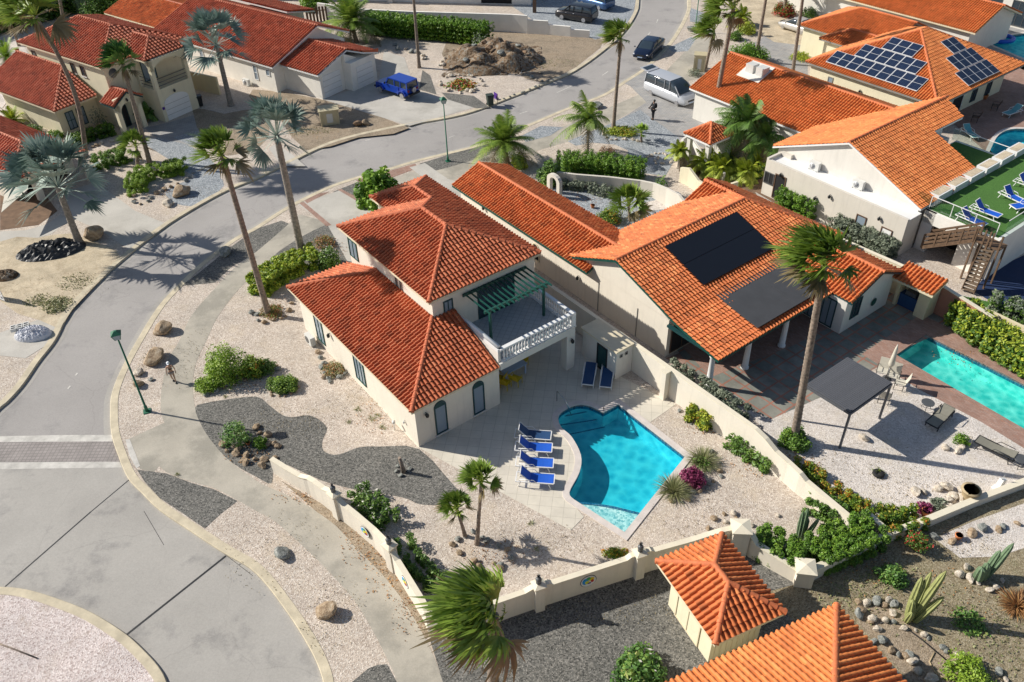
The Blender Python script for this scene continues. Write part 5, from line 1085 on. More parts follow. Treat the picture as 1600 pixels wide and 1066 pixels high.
palm('fan_palm', 'low fan palm in the round flower bed at the road bend', 'fan', (1002, 222), (1002, 208), 18, .1, wind=.1, n=18, leaf='l_bright')
palm('yucca', 'spiky pot plant of bright green leaves left of the yellow house', 'date', (12, 100), (10, 88), 22, .1, n=30, leaf='l_bright')
palm('yucca', 'spiky bright yellow-green plant beside the lower wing of the yellow house', 'date', (20, 196), (20, 188), 20, .1, n=30, leaf='l_yel')
palm('date_palm', 'cut back dark palm clump beside the yellow house garage', 'coco', (236, 186), (232, 178), 18, .1, leaf='l_palm_dk')
palm('coconut_palm', 'leafy palm at the top right corner near the stepping paving', 'coco', (1163, 40), (1160, 26), 18, .1, leaf='l_yel')
for i, (b, t, rp, lab) in enumerate([((1175, 250), (1168, 190), 46, 'tallest'), ((1200, 255), (1192, 215), 40, 'right hand'), ((1152, 235), (1150, 205), 34, 'left hand')]):
    palm('areca_palm', lab + ' feathery areca palm in the courtyard behind the tiled pavilion', 'coco', b, t, rp, .07, 'areca palms behind the tiled pavilion', leaf='l_green', bark='bark_grey', n=26)
for i, (b, rp, lab) in enumerate([((1105, 268), 24, 'below the left post of the tiled pavilion'), ((1128, 275), 26, 'directly below the tiled pavilion roof'), ((1165, 282), 26, 'below the right post of the tiled pavilion'), ((1182, 268), 20, 'beside the door of the white annexe')]):
    palm('areca_palm', 'low yellow-green areca clump ' + lab, 'coco', b, (b[0], b[1] - 14), rp, .05, 'low areca clumps under the pavilion', leaf='l_yel', n=34)

# ---- hedges, shrubs
hedge('clipped_hedge', 'long dark green clipped hedge before the white wall at the top', [(575, 50), (640, 58), (700, 62), (764, 70)], 2.2, 2.3, 'l_hedge', dens=120, size=.11)
hedge('curved_hedge', 'clipped S-curved hedge on the gravel below the yellow house', [(148, 262), (175, 258), (200, 248)], 1.4, 1.0, dens=420, size=.05)
hedge('curved_hedge', 'clipped yellow-green hedge curling round rocks near the left kerb', [(216, 305), (217, 288), (232, 278), (262, 273), (292, 268)], 1.3, 1.0, 'l_bright', dens=420, size=.05)
hedge('courtyard_hedge', 'rounded clipped hedge along the bungalow courtyard wall', [(874, 274), (900, 272), (950, 277), (1003, 285)], 2.0, 1.75, dens=240, size=.07)
hedge('annexe_hedge', 'dark green hedge in front of the white annexe door end', [(1212, 318), (1240, 330), (1272, 345)], 1.1, 1.5, dens=240, size=.07)
hedge('sage_hedge', 'grey-green hedge in front of the white annexe near the hut', [(1300, 360), (1345, 383), (1392, 408)], 1.2, 1.3, 'l_sage', dens=260, size=.07)
hedge('flowering_hedge', 'thick yellow-flecked hedge along the right edge above the pool', [(1490, 500), (1540, 540), (1620, 590)], 1.6, 1.6, 'l_green', dens=260, size=.08, mix=('l_yel', .5))
hedge('sage_hedge', 'grey-green shrubs between the garden wall and the bungalow patio', [(1042, 582), (1080, 605), (1130, 640), (1165, 660)], .8, .8, 'l_sage', dens=320, size=.06)
hedge('yellow_bed', 'yellow-green leafy bed between the palm trunk and the villa', [(402, 462), (430, 440), (470, 420), (498, 410)], 1.5, 1.2, 'l_bright', dens=240, size=.085, mix=('l_yel', .3))
hedge('corner_hedge', 'dark green hedge inside the wall corner, left of the cactus', [(1182, 852), (1215, 870), (1250, 888)], 1.3, 1.0, 'l_green', dens=420, size=.06, mix=('l_hedge', .4))
hedge('corner_hedge', 'dark green hedge inside the wall corner, right of the cactus', [(1264, 882), (1310, 862), (1368, 840)], 1.5, 1.1, 'l_green', dens=420, size=.06, mix=('l_hedge', .5))
hedge('croton_hedge', 'orange and yellow flowering edging along the garden wall', [(1240, 730), (1265, 745), (1290, 762), (1320, 785), (1350, 800), (1420, 815)], .6, .5, 'l_orange', dens=420, size=.05)
hedge('wall_shrubs', 'green shrubs at the garden wall above the cactus', [(1258, 790), (1285, 800), (1310, 815)], .8, .8, 'l_green', dens=360, size=.06)
hedge('croton_hedge', 'red flowering bushes beyond the wall corner planter', [(1375, 830), (1400, 828), (1435, 815)], .8, .6, 'l_green', dens=360, size=.05, mix=('l_orange', .5))
hedge('wall_bed', 'yellow and orange leafed hedge against the wall behind the pool', [(1075, 648), (1098, 660), (1112, 668)], .9, .8, 'l_orange', dens=420, size=.055, mix=('l_yel', .6))
hedge('wall_bed', 'loose green shrubs with bare stems along the wall below the yellow hedge', [(1142, 692), (1165, 708), (1190, 722), (1210, 738)], .9, .8, 'l_green', dens=220, size=.07)
hedge('wall_bed', 'straggling green shrubs inside the front wall, between its first two pillars', [(560, 775), (585, 800), (610, 822)], .9, .8, 'l_green', dens=200, size=.06, mix=('l_white', .03))
hedge('wall_bed', 'low shrubs inside the front wall behind the big foreground palm', [(630, 850), (650, 885), (690, 925)], .7, .6, 'l_green', dens=200, size=.06)
hedge('house_bed', 'dark clipped shrubs under the windows of the yellow house lower wing', [(112, 232), (140, 218), (178, 208)], 1.2, .8, 'l_dark', dens=200, size=.07, mix=('l_hedge', .3))
hedge('pavilion_bed', 'dark ferny undergrowth in the courtyard behind the tiled pavilion', [(1120, 262), (1160, 262), (1195, 275)], 2.0, .9, 'l_dark', dens=160, size=.1, mix=('l_yel', .3))
hedge('court_bed', 'sage bushes and ground cover along the bungalow courtyard wall', [(880, 292), (900, 294), (925, 298), (950, 306)], .9, .6, 'l_sage', dens=220, size=.06)
hedge('edge_bed', 'shrubs behind the yellow wall at the right edge near the court', [(1545, 478), (1575, 488), (1620, 505)], 1.2, .8, 'l_green', dens=200, size=.08, mix=('l_sage', .5))
hedge('dark_thicket', 'dark bushes filling the top left corner behind the yellow house', [(-80, 62), (0, 44), (60, 26), (110, 14)], 6, 2.6, 'l_dark', dens=70, size=.2)
hedge('dark_thicket', 'second row of dark bushes at the very top left edge', [(-120, 20), (0, 4), (90, -14), (160, -20)], 7, 3.6, 'l_dark', dens=60, size=.22)
hedge('dark_thicket', 'dark bushes at the top edge left of the white bungalow roof', [(150, -12), (230, -14), (300, -40)], 3, 2.0, 'l_dark', dens=60, size=.18)
S = shrub
S('round_tree', 'round dark green tree behind the yellow house roof', (172, 30), 62, 3.2, 'l_green', 'tree', 5200, .13, k=26)
S('bushy_tree', 'green bushy tree at the top left edge', (30, 22), 60, 3.0, 'l_palm_dk', 'tree', 3000, .16, k=20)
S('bushy_tree', 'green bush at the rear of the white bungalow near the date palm', (492, 14), 44, 2.4, 'l_hedge', 'tree', 2200, .12, k=16)
S('sea_grape', 'broad leafed sea grape bush beside the villa rear roof', (592, 318), 66, 2.6, 'l_hedge', 'shrub', 1500, .16, k=18, asp=.85)
S('flowering_shrub', 'white flowering bush between the yellow-green bed and the villa', (516, 418), 40, 1.5, 'l_green', n=1500, size=.07, mix=('l_white', .08))
S('round_bush', 'round pale green bush on top of the earth mound', (738, 64), 42, 1.4, 'l_bright', n=1700, size=.08)
S('round_bush', 'round dark green bush behind the roof with the rooftop units', (1168, 98), 62, 1.8, 'l_hedge', n=3000, size=.09, k=18)
S('round_bush', 'round yellow-green bush right of the date palm by the garage roof', (812, 262), 28, 1.3, 'l_yel', n=900, size=.07)
S('leafy_bush', 'upright green bush at the courtyard gate of the bungalow', (858, 288), 38, 1.8, 'l_green', n=1400, size=.09)
S('round_bush', 'yellow-green rounded bush by the roadside lamp post at the top', (1165, 52), 30, 1.2, 'l_yel', n=900, size=.08)
S('round_bush', 'small round bush below the other roadside bush at the top', (1148, 62), 24, .9, 'l_green', n=600, size=.08)
S('tall_shrub', 'tall lime green conifer-like shrub in the bed beside the sidewalk', (354, 590), 62, 1.9, 'l_bright', n=3000, size=.06, k=16)
S('tall_shrub', 'orange tinged shrub right of the lime green conifer-like shrub', (395, 585), 40, 1.1, 'l_orange', n=1300, size=.06, mix=('l_bright', 1.))
S('low_shrub', 'low lime green shrub at the edge of the sidewalk bed', (324, 607), 38, .7, 'l_bright', n=1200, size=.05)
S('low_shrub', 'low green shrub at the right end of the sidewalk bed', (415, 580), 34, .7, 'l_green', n=900, size=.05)
S('round_bed_shrub', 'oval mat of green ground cover ringed with stones on the gravel', (444, 606), 52, .55, 'l_green', n=2200, size=.045, mix=('l_bright', .5), ry=.8)
S('tree_pruned', 'small pruned conifer with tufted branches in the rock garden', (372, 690), 50, 1.3, 'l_palm_dk', 'tree', 700, .06, k=7)
S('low_shrub', 'bright green cushion plant beside the tufted conifer', (408, 696), 24, .5, 'l_hedge', n=500, size=.05)
S('green_clump', 'wispy grey green grass bush at the pool corner', (1096, 728), 38, .5, 'l_green', n=200, size=.05, stems=False)
S('purple_shrub', 'dark purple shrub between the two pale grass clumps by the pool', (1082, 752), 40, .7, 'l_purple', n=1200, size=.06)
S('purple_shrub', 'dark purple shrub in the gravel near the terracotta coloured pot', (1444, 800), 28, .5, 'l_purple', n=600, size=.05)
S('ring_shrub', 'dark green shrub round the foot of the wind-torn fan palm', (1240, 694), 50, .8, 'l_green', n=1700, size=.06, mix=('l_hedge', .3))
S('leafy_shrub', 'dark leafy bush in the foreground left of the orange roof', (1000, 1058), 84, 1.1, 'l_palm_dk', n=1500, size=.09, mix=('l_white', .015))
S('leafy_shrub', 'yellow-green bush at the bottom edge among the stone borders', (1512, 1058), 66, .7, 'l_bright', n=1100, size=.06)
S('weed_bush', 'small green bush on the bare soil right of the wall corner', (1394, 905), 42, .55, 'l_palm_dk', n=600, size=.06)
S('weed_patch', 'thin green weeds in the shadow of the big cactus', (1515, 975), 50, .25, 'l_palm_dk', n=350, size=.06, stems=False)
S('weed_patch', 'scrubby plants near the left kerb by the dirt lot', (88, 478), 46, .3, 'l_grass', n=500, size=.06, stems=False)
S('small_tree', 'thin young tree with bright leaves against the courtyard wall', (1030, 304), 26, 1.6, 'l_green', 'tree', 260, .07, k=8)
S('small_tree', 'slender leafless shrub with pale blossoms by the porch of the yellow house', (160, 202), 24, 2.2, 'l_sage', 'tree', 260, .07, k=7)
S('flower_bush', 'yellow flowering bush under the courtyard fan palm', (952, 345), 40, .8, 'l_orange', n=900, size=.06, mix=('l_green', .7))
S('flower_bush', 'bright yellow-green bush against the yellow solar house wall', (1250, 92), 34, .6, 'l_yel', n=700, size=.07)
S('flower_bush', 'red bougainvillea at the foot of the palm stump by the silver saloon', (1224, 24), 34, 1.3, 'l_red', n=1100, size=.08, mix=('l_green', 1.))
S('wall_flowers', 'green and white flowering plant on the gravel wall at upper right of the silver saloon', (1262, 26), 26, 1.0, 'l_green', n=500, size=.08)
S('succulent_bed', 'yellow succulents and red bromeliads in the round bed at the road bend', (970, 208), 54, .5, 'l_yel', n=1300, size=.06, mix=('l_orange', .3), ry=.7)
S('dry_shrub', 'dry brown thorny bush in the white gravel behind the clipped hedge', (948, 240), 32, .6, 'l_brown', n=500, size=.04)
S('dry_shrub', 'grey-white bush beside the meter box at the driveway edge', (1084, 118), 22, .7, 'l_sage', n=400, size=.05)
S('gazebo_plant', 'small green plant in white stones by the slatted pergola', (1500, 692), 22, .6, 'l_hedge', n=350, size=.05)
S('hanging_plant', 'red and green plant in an orange bowl on the bare lot', (1433, 850), 36, .5, 'l_green', n=500, size=.05, mix=('l_red', .2), z0=.35)
S('garden_bush', 'small dark bush near the left pond wall of the yellow house', (52, 208), 28, .7, 'l_green', n=600, size=.07)
S('garden_bush', 'bright clipped bush at the corner of the yellow house lower wing', (88, 215), 26, .6, 'l_hedge', n=600, size=.07)
S('bare_bush', 'dry flowering bush at the left end of the villa bed near the driveway', (506, 382), 44, .5, 'l_brown', n=500, size=.05, mix=('l_green', .4))
S('wall_plant', 'marigold coloured plants at the front wall beside the pillar statue', (962, 868), 42, .45, 'l_orange', n=500, size=.05, ry=.4)
S('agave_bed', 'green agave cluster among pale rocks near the gravel corner', (1466, 792), 26, .4, 'l_sage', n=300, size=.07)
tuft('grass_clump', 'pale feathery grass clump at the pool corner, upper one', (1098, 722), 52, .75, n=420)
tuft('grass_clump', 'pale feathery grass clump at the pool edge, lower one', (1053, 768), 56, .8, n=460)
tuft('agave', 'spiky agave in a small ring on the white gravel', (1372, 740), 18, .35, 'l_palm', 'agave', 60, None, .035)
tuft('dry_agave', 'brown dead bromeliad mat at the right edge of the dirt lot', (1590, 946), 60, .3, 'l_brown', 'dead plant', 420, None, .05, droop=.2)
for i, (x, y, w_) in enumerate([(560, 640, 20), (580, 655, 22), (590, 650, 14), (545, 660, 12), (598, 668, 18), (830, 818, 16), (838, 858, 14), (352, 620, 10), (278, 742, 10), (1060, 962 - 90, 1)][:9]):
    tuft('weed', 'sparse dry weeds on the pink gravel by the villa', (x, y), w_, .12, 'l_grass', 'weed', 40, 'dry weeds on the villa gravel', .02)
# cacti
cactus('ribbed columnar cactus with five arms beside the stone borders', (1420, 968), [(0, 0, 1.0, .1, -.1, .05), (.15, .05, 2.3, .11, .45, .1), (0, .15, 1.7, .11, .1, .25), (.2, -.1, 1.3, .1, .55, .0), (-.15, -.1, .8, .09, -.1, -.2), (.05, 0, 1.9, .1, .3, .4)], mk='cactus_y')
cactus('grey-green columnar cactus in a ring of white rocks on the right', (1535, 905), [(0, 0, .8, .12, -.05, .05), (.2, .1, 1.5, .1, .5, .2), (.1, .15, 1.1, .1, .3, .2), (-.25, -.05, .7, .14, -.05, 0)])
cactus('tall grey cactus between the two dark hedges in the wall corner', (1251, 840), [(0, 0, 1.5, .08, -.02, .05), (-.1, .05, 1.3, .08, -.05, .05), (.12, -.1, 1.1, .07, .3, 0), (.05, .05, 1.0, .08, .05, 0)])
cactus('pale columnar cactus cluster behind the yellow house roof', (128, 22), [(0, 0, 2.6, .16, 0, 0), (.5, 0, 3.1, .16, .1, 0), (-.5, .2, 2.4, .16, -.1, 0), (.9, .3, 2.2, .15, .2, 0)])
# ---- rocks
for lab, x, y, w_, mk in [('brown flat boulder on the pink gravel, farthest up the roadside strip', 256, 519, 30, 'rock_brown'), ('big grey and rust boulder beside the walker', 243, 562, 36, 'rock_brown'), ('pale round boulder below the rust boulder near the lamp post', 217, 584, 16, 'rock_white'), ('brown boulder right at the lamp post strip', 217, 602, 18, 'rock_brown'), ('small dark stone between the boulders and the sidewalk', 236, 594, 8, 'rock_grey'),
    ('grey boulder alone on the pink gravel near the wide kerb bend', 441, 868, 26, 'rock_grey'), ('mottled brown boulder lowest on the roadside gravel strip', 511, 958, 34, 'rock_brown'), ('large pale boulder at the foot of the leaning silver palm', 149, 371, 38, 'rock_brown'), ('round grey-brown boulder on the blue gravel by the left kerb', 285, 304, 28, 'rock_brown'), ('small yellow boulder on the sand by the left kerb', 264, 321, 17, 'rock_white'),
    ('grey boulder in palm shade at the roadside gravel strip', 352, 397, 20, 'rock_grey'), ('tan boulder on the white gravel beside the slatted pergola', 1349, 686, 17, 'rock_white'), ('dark tall boulder on the forecourt left of the slim palm', 932, 168, 18, 'rock_grey'), ('grey standing stone in the round bed at the road bend', 969, 203, 13, 'rock_grey'), ('brown pair of rocks beside the utility cabinet, left one', 559, 196, 16, 'rock_red'), ('pale rock beside the utility cabinet, right one', 573, 195, 14, 'rock_brown'),
    ('large grey rock by the gravel parking at the top edge', 1080, 48, 14, 'rock_grey'), ('yellow stone on the pink gravel by the hedge of the wall corner', 1215, 806, 8, 'rock_white')]:
    rock(lab, (x, y), w_, mk)
stone_line('rough stone edging the sidewalk shrub bed', 'stones edging the sidewalk bed', [(308, 600), (322, 617), (345, 612), (370, 597), (400, 592), (430, 583), (432, 565)], .32, .28, ['rock_brown', 'rock_grey'])
stone_line('small brown stone ringing the oval ground cover', 'stones ringing the oval bed', [(420, 600), (425, 615), (442, 620), (462, 612), (470, 600)], .24, .2, ['rock_brown'])
stone_line('stone of the ring round the tall palm beside the villa', 'stones round the tall palm', [(398, 488), (405, 500), (420, 505), (440, 500), (452, 485), (455, 470)], .34, .32, ['rock_brown', 'rock_grey'])
stone_line('brown boulder piled round the rock garden with the tufted conifer', 'boulders of the rock garden', [(352, 693), (360, 705), (378, 715), (397, 727), (412, 730), (430, 718), (434, 705), (425, 690), (410, 678), (395, 675)], .33, .38, ['rock_brown'], rows=2)
stone_line('brown boulder piled round the rock garden with the tufted conifer', 'boulders of the rock garden', [(360, 698), (378, 707), (398, 718), (418, 716)], .33, .33, ['rock_brown'])
stone_line('stone edging the dry bed against the villa side wall', 'stones of the dry wall bed', [(500, 552), (502, 575), (505, 590), (520, 598), (536, 590), (545, 585)], .3, .3, ['rock_grey', 'rock_brown'])
stone_line('grey stone ringing the bare palm stump', 'stones round the stump', [(622, 728), (620, 737), (632, 741), (642, 735), (638, 724), (628, 722)], .22, .2, ['rock_grey'], True)
stone_line('dark stone round the pair of small fan palms', 'stones round the paired palms', [(716, 845), (712, 858), (740, 880), (775, 886), (802, 880), (800, 862), (775, 848), (750, 838), (735, 835)], .32, .3, ['rock_grey', 'rock_brown'], True)
stone_line('pale stone of the dry stream by the wall below the pool', 'stones of the pale stream bed', [(1105, 830), (1118, 818), (1135, 806), (1150, 812), (1165, 818)], .22, .28, ['rock_white', 'rock_brown'], jit=.6)
stone_line('stone edging the grass clumps at the pool corner', 'stones by the grass clumps', [(1050, 785), (1075, 780), (1100, 765), (1122, 748), (1125, 725), (1110, 705)], .28, .24, ['rock_grey', 'rock_brown'])
stone_line('stone edging the yellow and orange wall hedge', 'stones by the wall hedge', [(1062, 642), (1070, 655), (1090, 668), (1112, 676)], .25, .2, ['rock_white', 'rock_grey'])
stone_line('pale rock lining the looping border on the bare soil', 'rocks of the looping soil border', [(1405, 1025), (1378, 1000), (1358, 975), (1345, 962), (1340, 950), (1360, 946), (1385, 943), (1402, 948)], .2, .38, ['rock_white', 'rock_grey', 'rock_brown'])
stone_line('pale rock lining the looping border on the bare soil', 'rocks of the looping soil border', [(1400, 1020), (1420, 1035), (1440, 1050), (1462, 1070)], .22, .38, ['rock_white', 'rock_grey'])
stone_line('rock of the upper border line running right from the big cactus', 'rocks of the upper soil border', [(1390, 955), (1396, 975), (1420, 985), (1450, 1000), (1475, 1018), (1505, 1030), (1540, 1045), (1575, 1062)], .2, .28, ['rock_white', 'rock_grey'])
stone_line('white rock ringing the grey-green cactus on the right', 'rocks round the right cactus', [(1508, 890), (1510, 908), (1530, 920), (1550, 918), (1553, 900)], .26, .36, ['rock_white'])
stone_line('rock of the stepped border at the upper right of the dirt lot', 'rocks of the stepped border', [(1462, 835), (1490, 845), (1510, 838), (1530, 832), (1560, 828), (1580, 818), (1598, 812)], .42, .38, ['rock_grey', 'rock_brown'])
stone_line('pale rock heaped beside the big pot on the white gravel', 'rocks beside the big pot', [(1445, 775), (1462, 768), (1485, 760), (1492, 775), (1480, 788), (1468, 798), (1490, 790)], .22, .45, ['rock_white'])
stone_line('pale rock heaped near the folding lounger by the right pool', 'rocks near the far lounger', [(1488, 703), (1500, 708), (1515, 700), (1508, 685)], .34, .42, ['rock_white'])
stone_line('white rock ringing the bromeliad bed beside the road', 'white rocks of the bromeliad bed', [(690, 132), (700, 120), (720, 118), (745, 122), (752, 135), (740, 142), (715, 146), (700, 142)], .6, .42, ['rock_white'], True)
stone_line('grey stone bordering the roadside gravel near the earth mound', 'grey stones by the earth mound', [(735, 118), (760, 112), (800, 102), (812, 115), (845, 128)], .5, .4, ['rock_grey', 'rock_white'])
stone_line('dark stone edging the roadside gravel under the earth mound', 'dark stones along the kerb', [(855, 128), (830, 138), (800, 150), (775, 158)], .42, .3, ['rock_grey'])
stone_line('grey rock of the retaining line below the long hedge', 'rocks below the long hedge', [(610, 72), (640, 82), (665, 88), (690, 95), (708, 105)], .5, .5, ['rock_grey', 'rock_white'], jit=.6)
stone_line('white stone ringing the round flower bed at the road bend', 'stones of the round flower bed', [(942, 205), (945, 214), (960, 219), (985, 220), (1000, 222)], .35, .28, ['rock_white'])
stone_line('stone of the cairn on the blue gravel before the hedge', 'stones of the low cairn', [(1012, 246), (1020, 243), (1032, 240), (1046, 244), (1050, 252), (1036, 256), (1022, 253), (1030, 247), (1040, 249)], .25, .3, ['rock_white'])
stone_line('rock along the curled hedge near the left kerb', 'rocks along the curled hedge', [(200, 290), (205, 305), (215, 318), (232, 315), (250, 300), (285, 285), (305, 270)], .38, .36, ['rock_grey', 'rock_brown'])
stone_line('rock lining the flower bed at the yellow house path', 'rocks of the yellow house bed', [(128, 238), (150, 228), (180, 220), (200, 212)], .4, .36, ['rock_brown', 'rock_white'])
# earth mound
me_ = MB(); mc = P(770, 96); gx = np.linspace(-5.2, 5.2, 36); gy = np.linspace(-4.0, 4.0, 30); V = []
for j, y in enumerate(gy):
    for i, x in enumerate(gx):
        r = (x / 5.2) ** 2 + (y / 4.0) ** 2; V.append((x, y, max(-.05, 1.7 * max(0, 1 - r) ** .8 * (1 + .25 * math.sin(x * 1.7 + y) + .15 * math.sin(3.1 * y - x * 2)) + rng.normal() * .07)))
me_.add(V, [(j * 36 + i, j * 36 + i + 1, (j + 1) * 36 + i + 1, (j + 1) * 36 + i) for j in range(29) for i in range(35)], sm=True)
K['mound'] = gravel('mound_earth', [(.09, .055, .03), (.20, .13, .075), (.30, .22, .15), (.26, .25, .22)], 5, ((.5, .48, .45), (1.1, 1.1, 1.1)), .9)
o = obj(me_, 'earth_mound', K['mound']); o.location = mc; tag(o, 'brown mound of earth and rubble beside the road bend', 'mound', kind=None)
# scattered pebbles are part of the gravel; fallen stump
m = MB(); m.tube([(0, 0, 0), (-.05, .02, .5), (-.12, .03, 1.05)], [.13, .1, .085], 9); o = obj(m, 'palm_stump', K['bark']); o.location = P(631, 738); tag(o, 'bare leaning palm stump in a ring of grey stones on dark gravel', 'stump')

S('bromeliad_bed', 'orange, red and yellow bromeliads inside the ring of white rocks', (720, 134), 50, .4, 'l_orange', n=260, size=.12, mix=('l_red', .3), stems=False)
S('mound_bush', 'sparse dry bush growing on the flank of the earth mound', (752, 84), 30, 2.2, 'l_sage', n=300, size=.08)
S('bed_bush', 'low brown and green groundcover in the stone ring of the tall palm', (425, 490), 40, .35, 'l_brown', n=500, size=.05, mix=('l_green', .6), stems=False)
S('bed_bush', 'dry yellowish plants in the bed against the villa side wall', (522, 580), 40, .35, 'l_grass', n=500, size=.05, mix=('l_brown', .6), stems=False)

# leaf litter and loose chippings strewn over the beds: nobody could count them
def litter(name, label, spots, n, size, mk, flat=1.0):
    mb = MB(); c = []; sg = []
    for (x, y), rx, ry in spots: p = P(x, y); c.append((p.x, p.y, .045)); sg.append((rx, ry, .012))
    leaves(mb, c, sg, n, size, 0, flat=flat, asp=.6); tag(obj(mb, name, K[mk]), label, None, None, 'stuff')
litter('leaf_litter', 'brown fallen leaves along the front wall, kerbs and planting beds', [((565, 850), 1.2, 1.4), ((600, 895), 1, 1.6), ((640, 950), .8, 1.8), ((470, 775), 1.6, .6), ((430, 480), 1.2, 1), ((760, 865), 1.8, .9), ((1175, 725), 1.8, 1), ((1100, 665), 1.2, .7), ((370, 600), 2.2, .9), ((390, 710), 1.6, .8), ((1240, 720), 1.3, .8), ((250, 300), 3, 1.2), ((150, 240), 3, 1), ((480, 210), 4, 1.6), ((560, 560), 1.2, 2.5), ((590, 650), 1.4, 1.6), ((1330, 880), 3, 1.2), ((1450, 930), 4, 1.5), ((620, 60), 6, 1.2), ((1170, 280), 3, 2), ((915, 310), 3, 1.2), ((530, 390), 2, 1), ((1500, 560), 2, 1)], 2600, .045, 'l_brown')
litter('loose_chippings', 'pale and dark stone chippings scattered over the gravel edges', [((300, 560), 2, 3), ((230, 560), .5, 3), ((450, 660), 3, 1.5), ((560, 620), 2, 2.5), ((430, 860), 2.5, 2.5), ((520, 960), 1.5, 2), ((840, 850), 3, 1.2), ((1100, 800), 3, 2), ((1350, 720), 4, 2), ((1440, 760), 3, 1.2), ((960, 950), 6, 1), ((90, 450), 4, 2), ((300, 300), 3, 1.5), ((850, 90), 5, 2.5), ((1500, 850), 2.5, 1)], 5200, .03, 'l_dry', .8)
litter('dry_grass', 'sparse dry grass growing on the bare dirt lot and verges', [((1480, 950), 4, 2), ((1560, 1010), 2, 2), ((1340, 930), 2, 1), ((120, 440), 1.4, 1.2), ((60, 470), 1, .8), ((850, 100), 4, 1.5), ((480, 205), 3, 1), ((1380, 900), 2, .8)], 2600, .05, 'l_grass', .2)

for k, (x, y, w_) in enumerate([(735, 100, 12), (750, 108, 10), (765, 100, 13), (782, 104, 11), (798, 98, 14), (810, 90, 10), (758, 88, 11), (775, 84, 12), (790, 82, 9), (742, 92, 9), (820, 98, 9), (728, 108, 10)]):
    g = P(x, y); d_ = (g - mc); e_ = max(0, 1 - (d_.x / 5.2) ** 2 - (d_.y / 4.) ** 2) ** .8 * 1.7; rock('grey brown rock sticking out of the earth mound', (x, y), w_, ['rock_red', 'rock_grey'][k % 2], 'rocks in the earth mound', 'mound_rock', z0=0).location.z += e_ * .9
# ---------------------------------------------------------------- garden walls, pools
def wallrun(name, label, pts, th=.2, m='stucco_cream', cap='wall_cap', cat='wall', capw=.03, world=False, sm=0, z0=-.1, seg=None):
    """pts: (x, y, h) with x, y pixels (or metres when world)"""
    q = [Vector((p[0], p[1], p[2])) if world else Vector((*P(p[0], p[1]).xy, p[2])) for p in pts]; g = q[0]
    root = thing(name, label, cat, (g.x, g.y, 0)); n = len(q); nr = []
    for i in range(n):
        a = (q[i] - q[i - 1]).xy.normalized() if i else None; b = (q[i + 1] - q[i]).xy.normalized() if i < n - 1 else None
        d = (a + b).normalized() if a and b else (a or b); k = 1 / max(.5, d.dot(a if a else b)); nr.append(Vector((-d.y, d.x)) * k)
    def band(mb, t, zf0, zf1):
        V = []
        for i in range(n):
            for s_, zf in ((-1, zf0), (1, zf0), (1, zf1), (-1, zf1)): V.append((q[i].x - g.x + nr[i].x * t * s_, q[i].y - g.y + nr[i].y * t * s_, zf(q[i].z)))
        F = [(4 * i + j, 4 * i + (j + 1) % 4, 4 * (i + 1) + (j + 1) % 4, 4 * (i + 1) + j) for i in range(n - 1) for j in range(4)]
        mb.add(V, F); mb.add(V[:4], (3, 2, 1, 0)); mb.add(V[-4:], (0, 1, 2, 3))
    a = MB(); band(a, th / 2, lambda h: z0, lambda h: h - .001); obj(a, 'wall_body', K[m], root)
    if cap: c = MB(); band(c, th / 2 + capw, lambda h: h, lambda h: h + .05); obj(c, 'coping', K[cap], root)
    return root
def pillar(label, px, w_, h, ang, statue=None, m='stucco_cream', world=None, name='wall_pillar', group=None):
    g = world if world is not None else P(*px); t = thing(name, label, 'pillar', g, ang, group); mb = MB(); mb.box(-w_ / 2, w_ / 2, -w_ / 2, w_ / 2, -.1, h); obj(mb, 'shaft', K[m], t)
    mb = MB(); mb.box(-w_ / 2 - .07, w_ / 2 + .07, -w_ / 2 - .07, w_ / 2 + .07, h + .001, h + .07); k = s_ = w_ / 2 + .06
    mb.add([(-s_, -s_, h + .071), (s_, -s_, h + .071), (s_, s_, h + .071), (-s_, s_, h + .071), (0, 0, h + .2)], (3, 2, 1, 0)); mb.add([(-s_, -s_, h + .071), (s_, -s_, h + .071), (s_, s_, h + .071), (-s_, s_, h + .071), (0, 0, h + .2)], [(0, 1, 4), (1, 2, 4), (2, 3, 4), (3, 0, 4)])
    obj(mb, 'cap', K['wall_cap'], t)
    if statue:
        s = thing('pineapple_finial', statue, 'finial', (g.x, g.y, h + .17), ang); mb = MB(); mb.lathe((0, 0, 0), [(.12, 0), (.12, .05), (.06, .08), (.13, .16), (.14, .26), (.08, .36)], 10); obj(mb, 'fruit', K['grey_metal'], s)
        mb = MB(); n = 12; a = np.arange(n) * 2.4; strips(mb, np.repeat([[0, 0, .34]], n, 0), np.stack([np.cos(a) * .1, np.sin(a) * .1, np.full(n, .55)], 1), np.full(n, .05), np.zeros((n, 3)), 2); obj(mb, 'leaves', K['grey_metal'], s)
    return t
WP = 'stucco_cream'
wallrun('boundary_wall', 'long cream boundary wall between the villa pool garden and the bungalow', [(*mw(-45.5, 27.58), 1.9), (*mw(-24.2, 27.58), 1.95), (*mw(-17.0, 27.58), 1.9), (*mw(-16.3, 27.56), 1.75), (*mw(-15.6, 27.53), 1.45), (*mw(-14.8, 27.5), 1.35), (*mw(-14.0, 27.4), 1.3), (*mw(-13.6, 27.4), 1.1), (*mw(-10.9, 27.2), 1.0)], .2, WP, world=True)
pt = MB(); tr = thing('garden_post', 'freestanding cream post near the boundary wall at the end of the terrace', 'post', P(1036, 622), MA); pt.box(-.16, .16, -.16, .16, 0, 1.95); obj(pt, 'post', K['stucco_cream'], tr); pt = MB(); pt.box(-.2, .2, -.2, .2, 1.951, 2.02); obj(pt, 'cap', K['wall_cap'], tr)
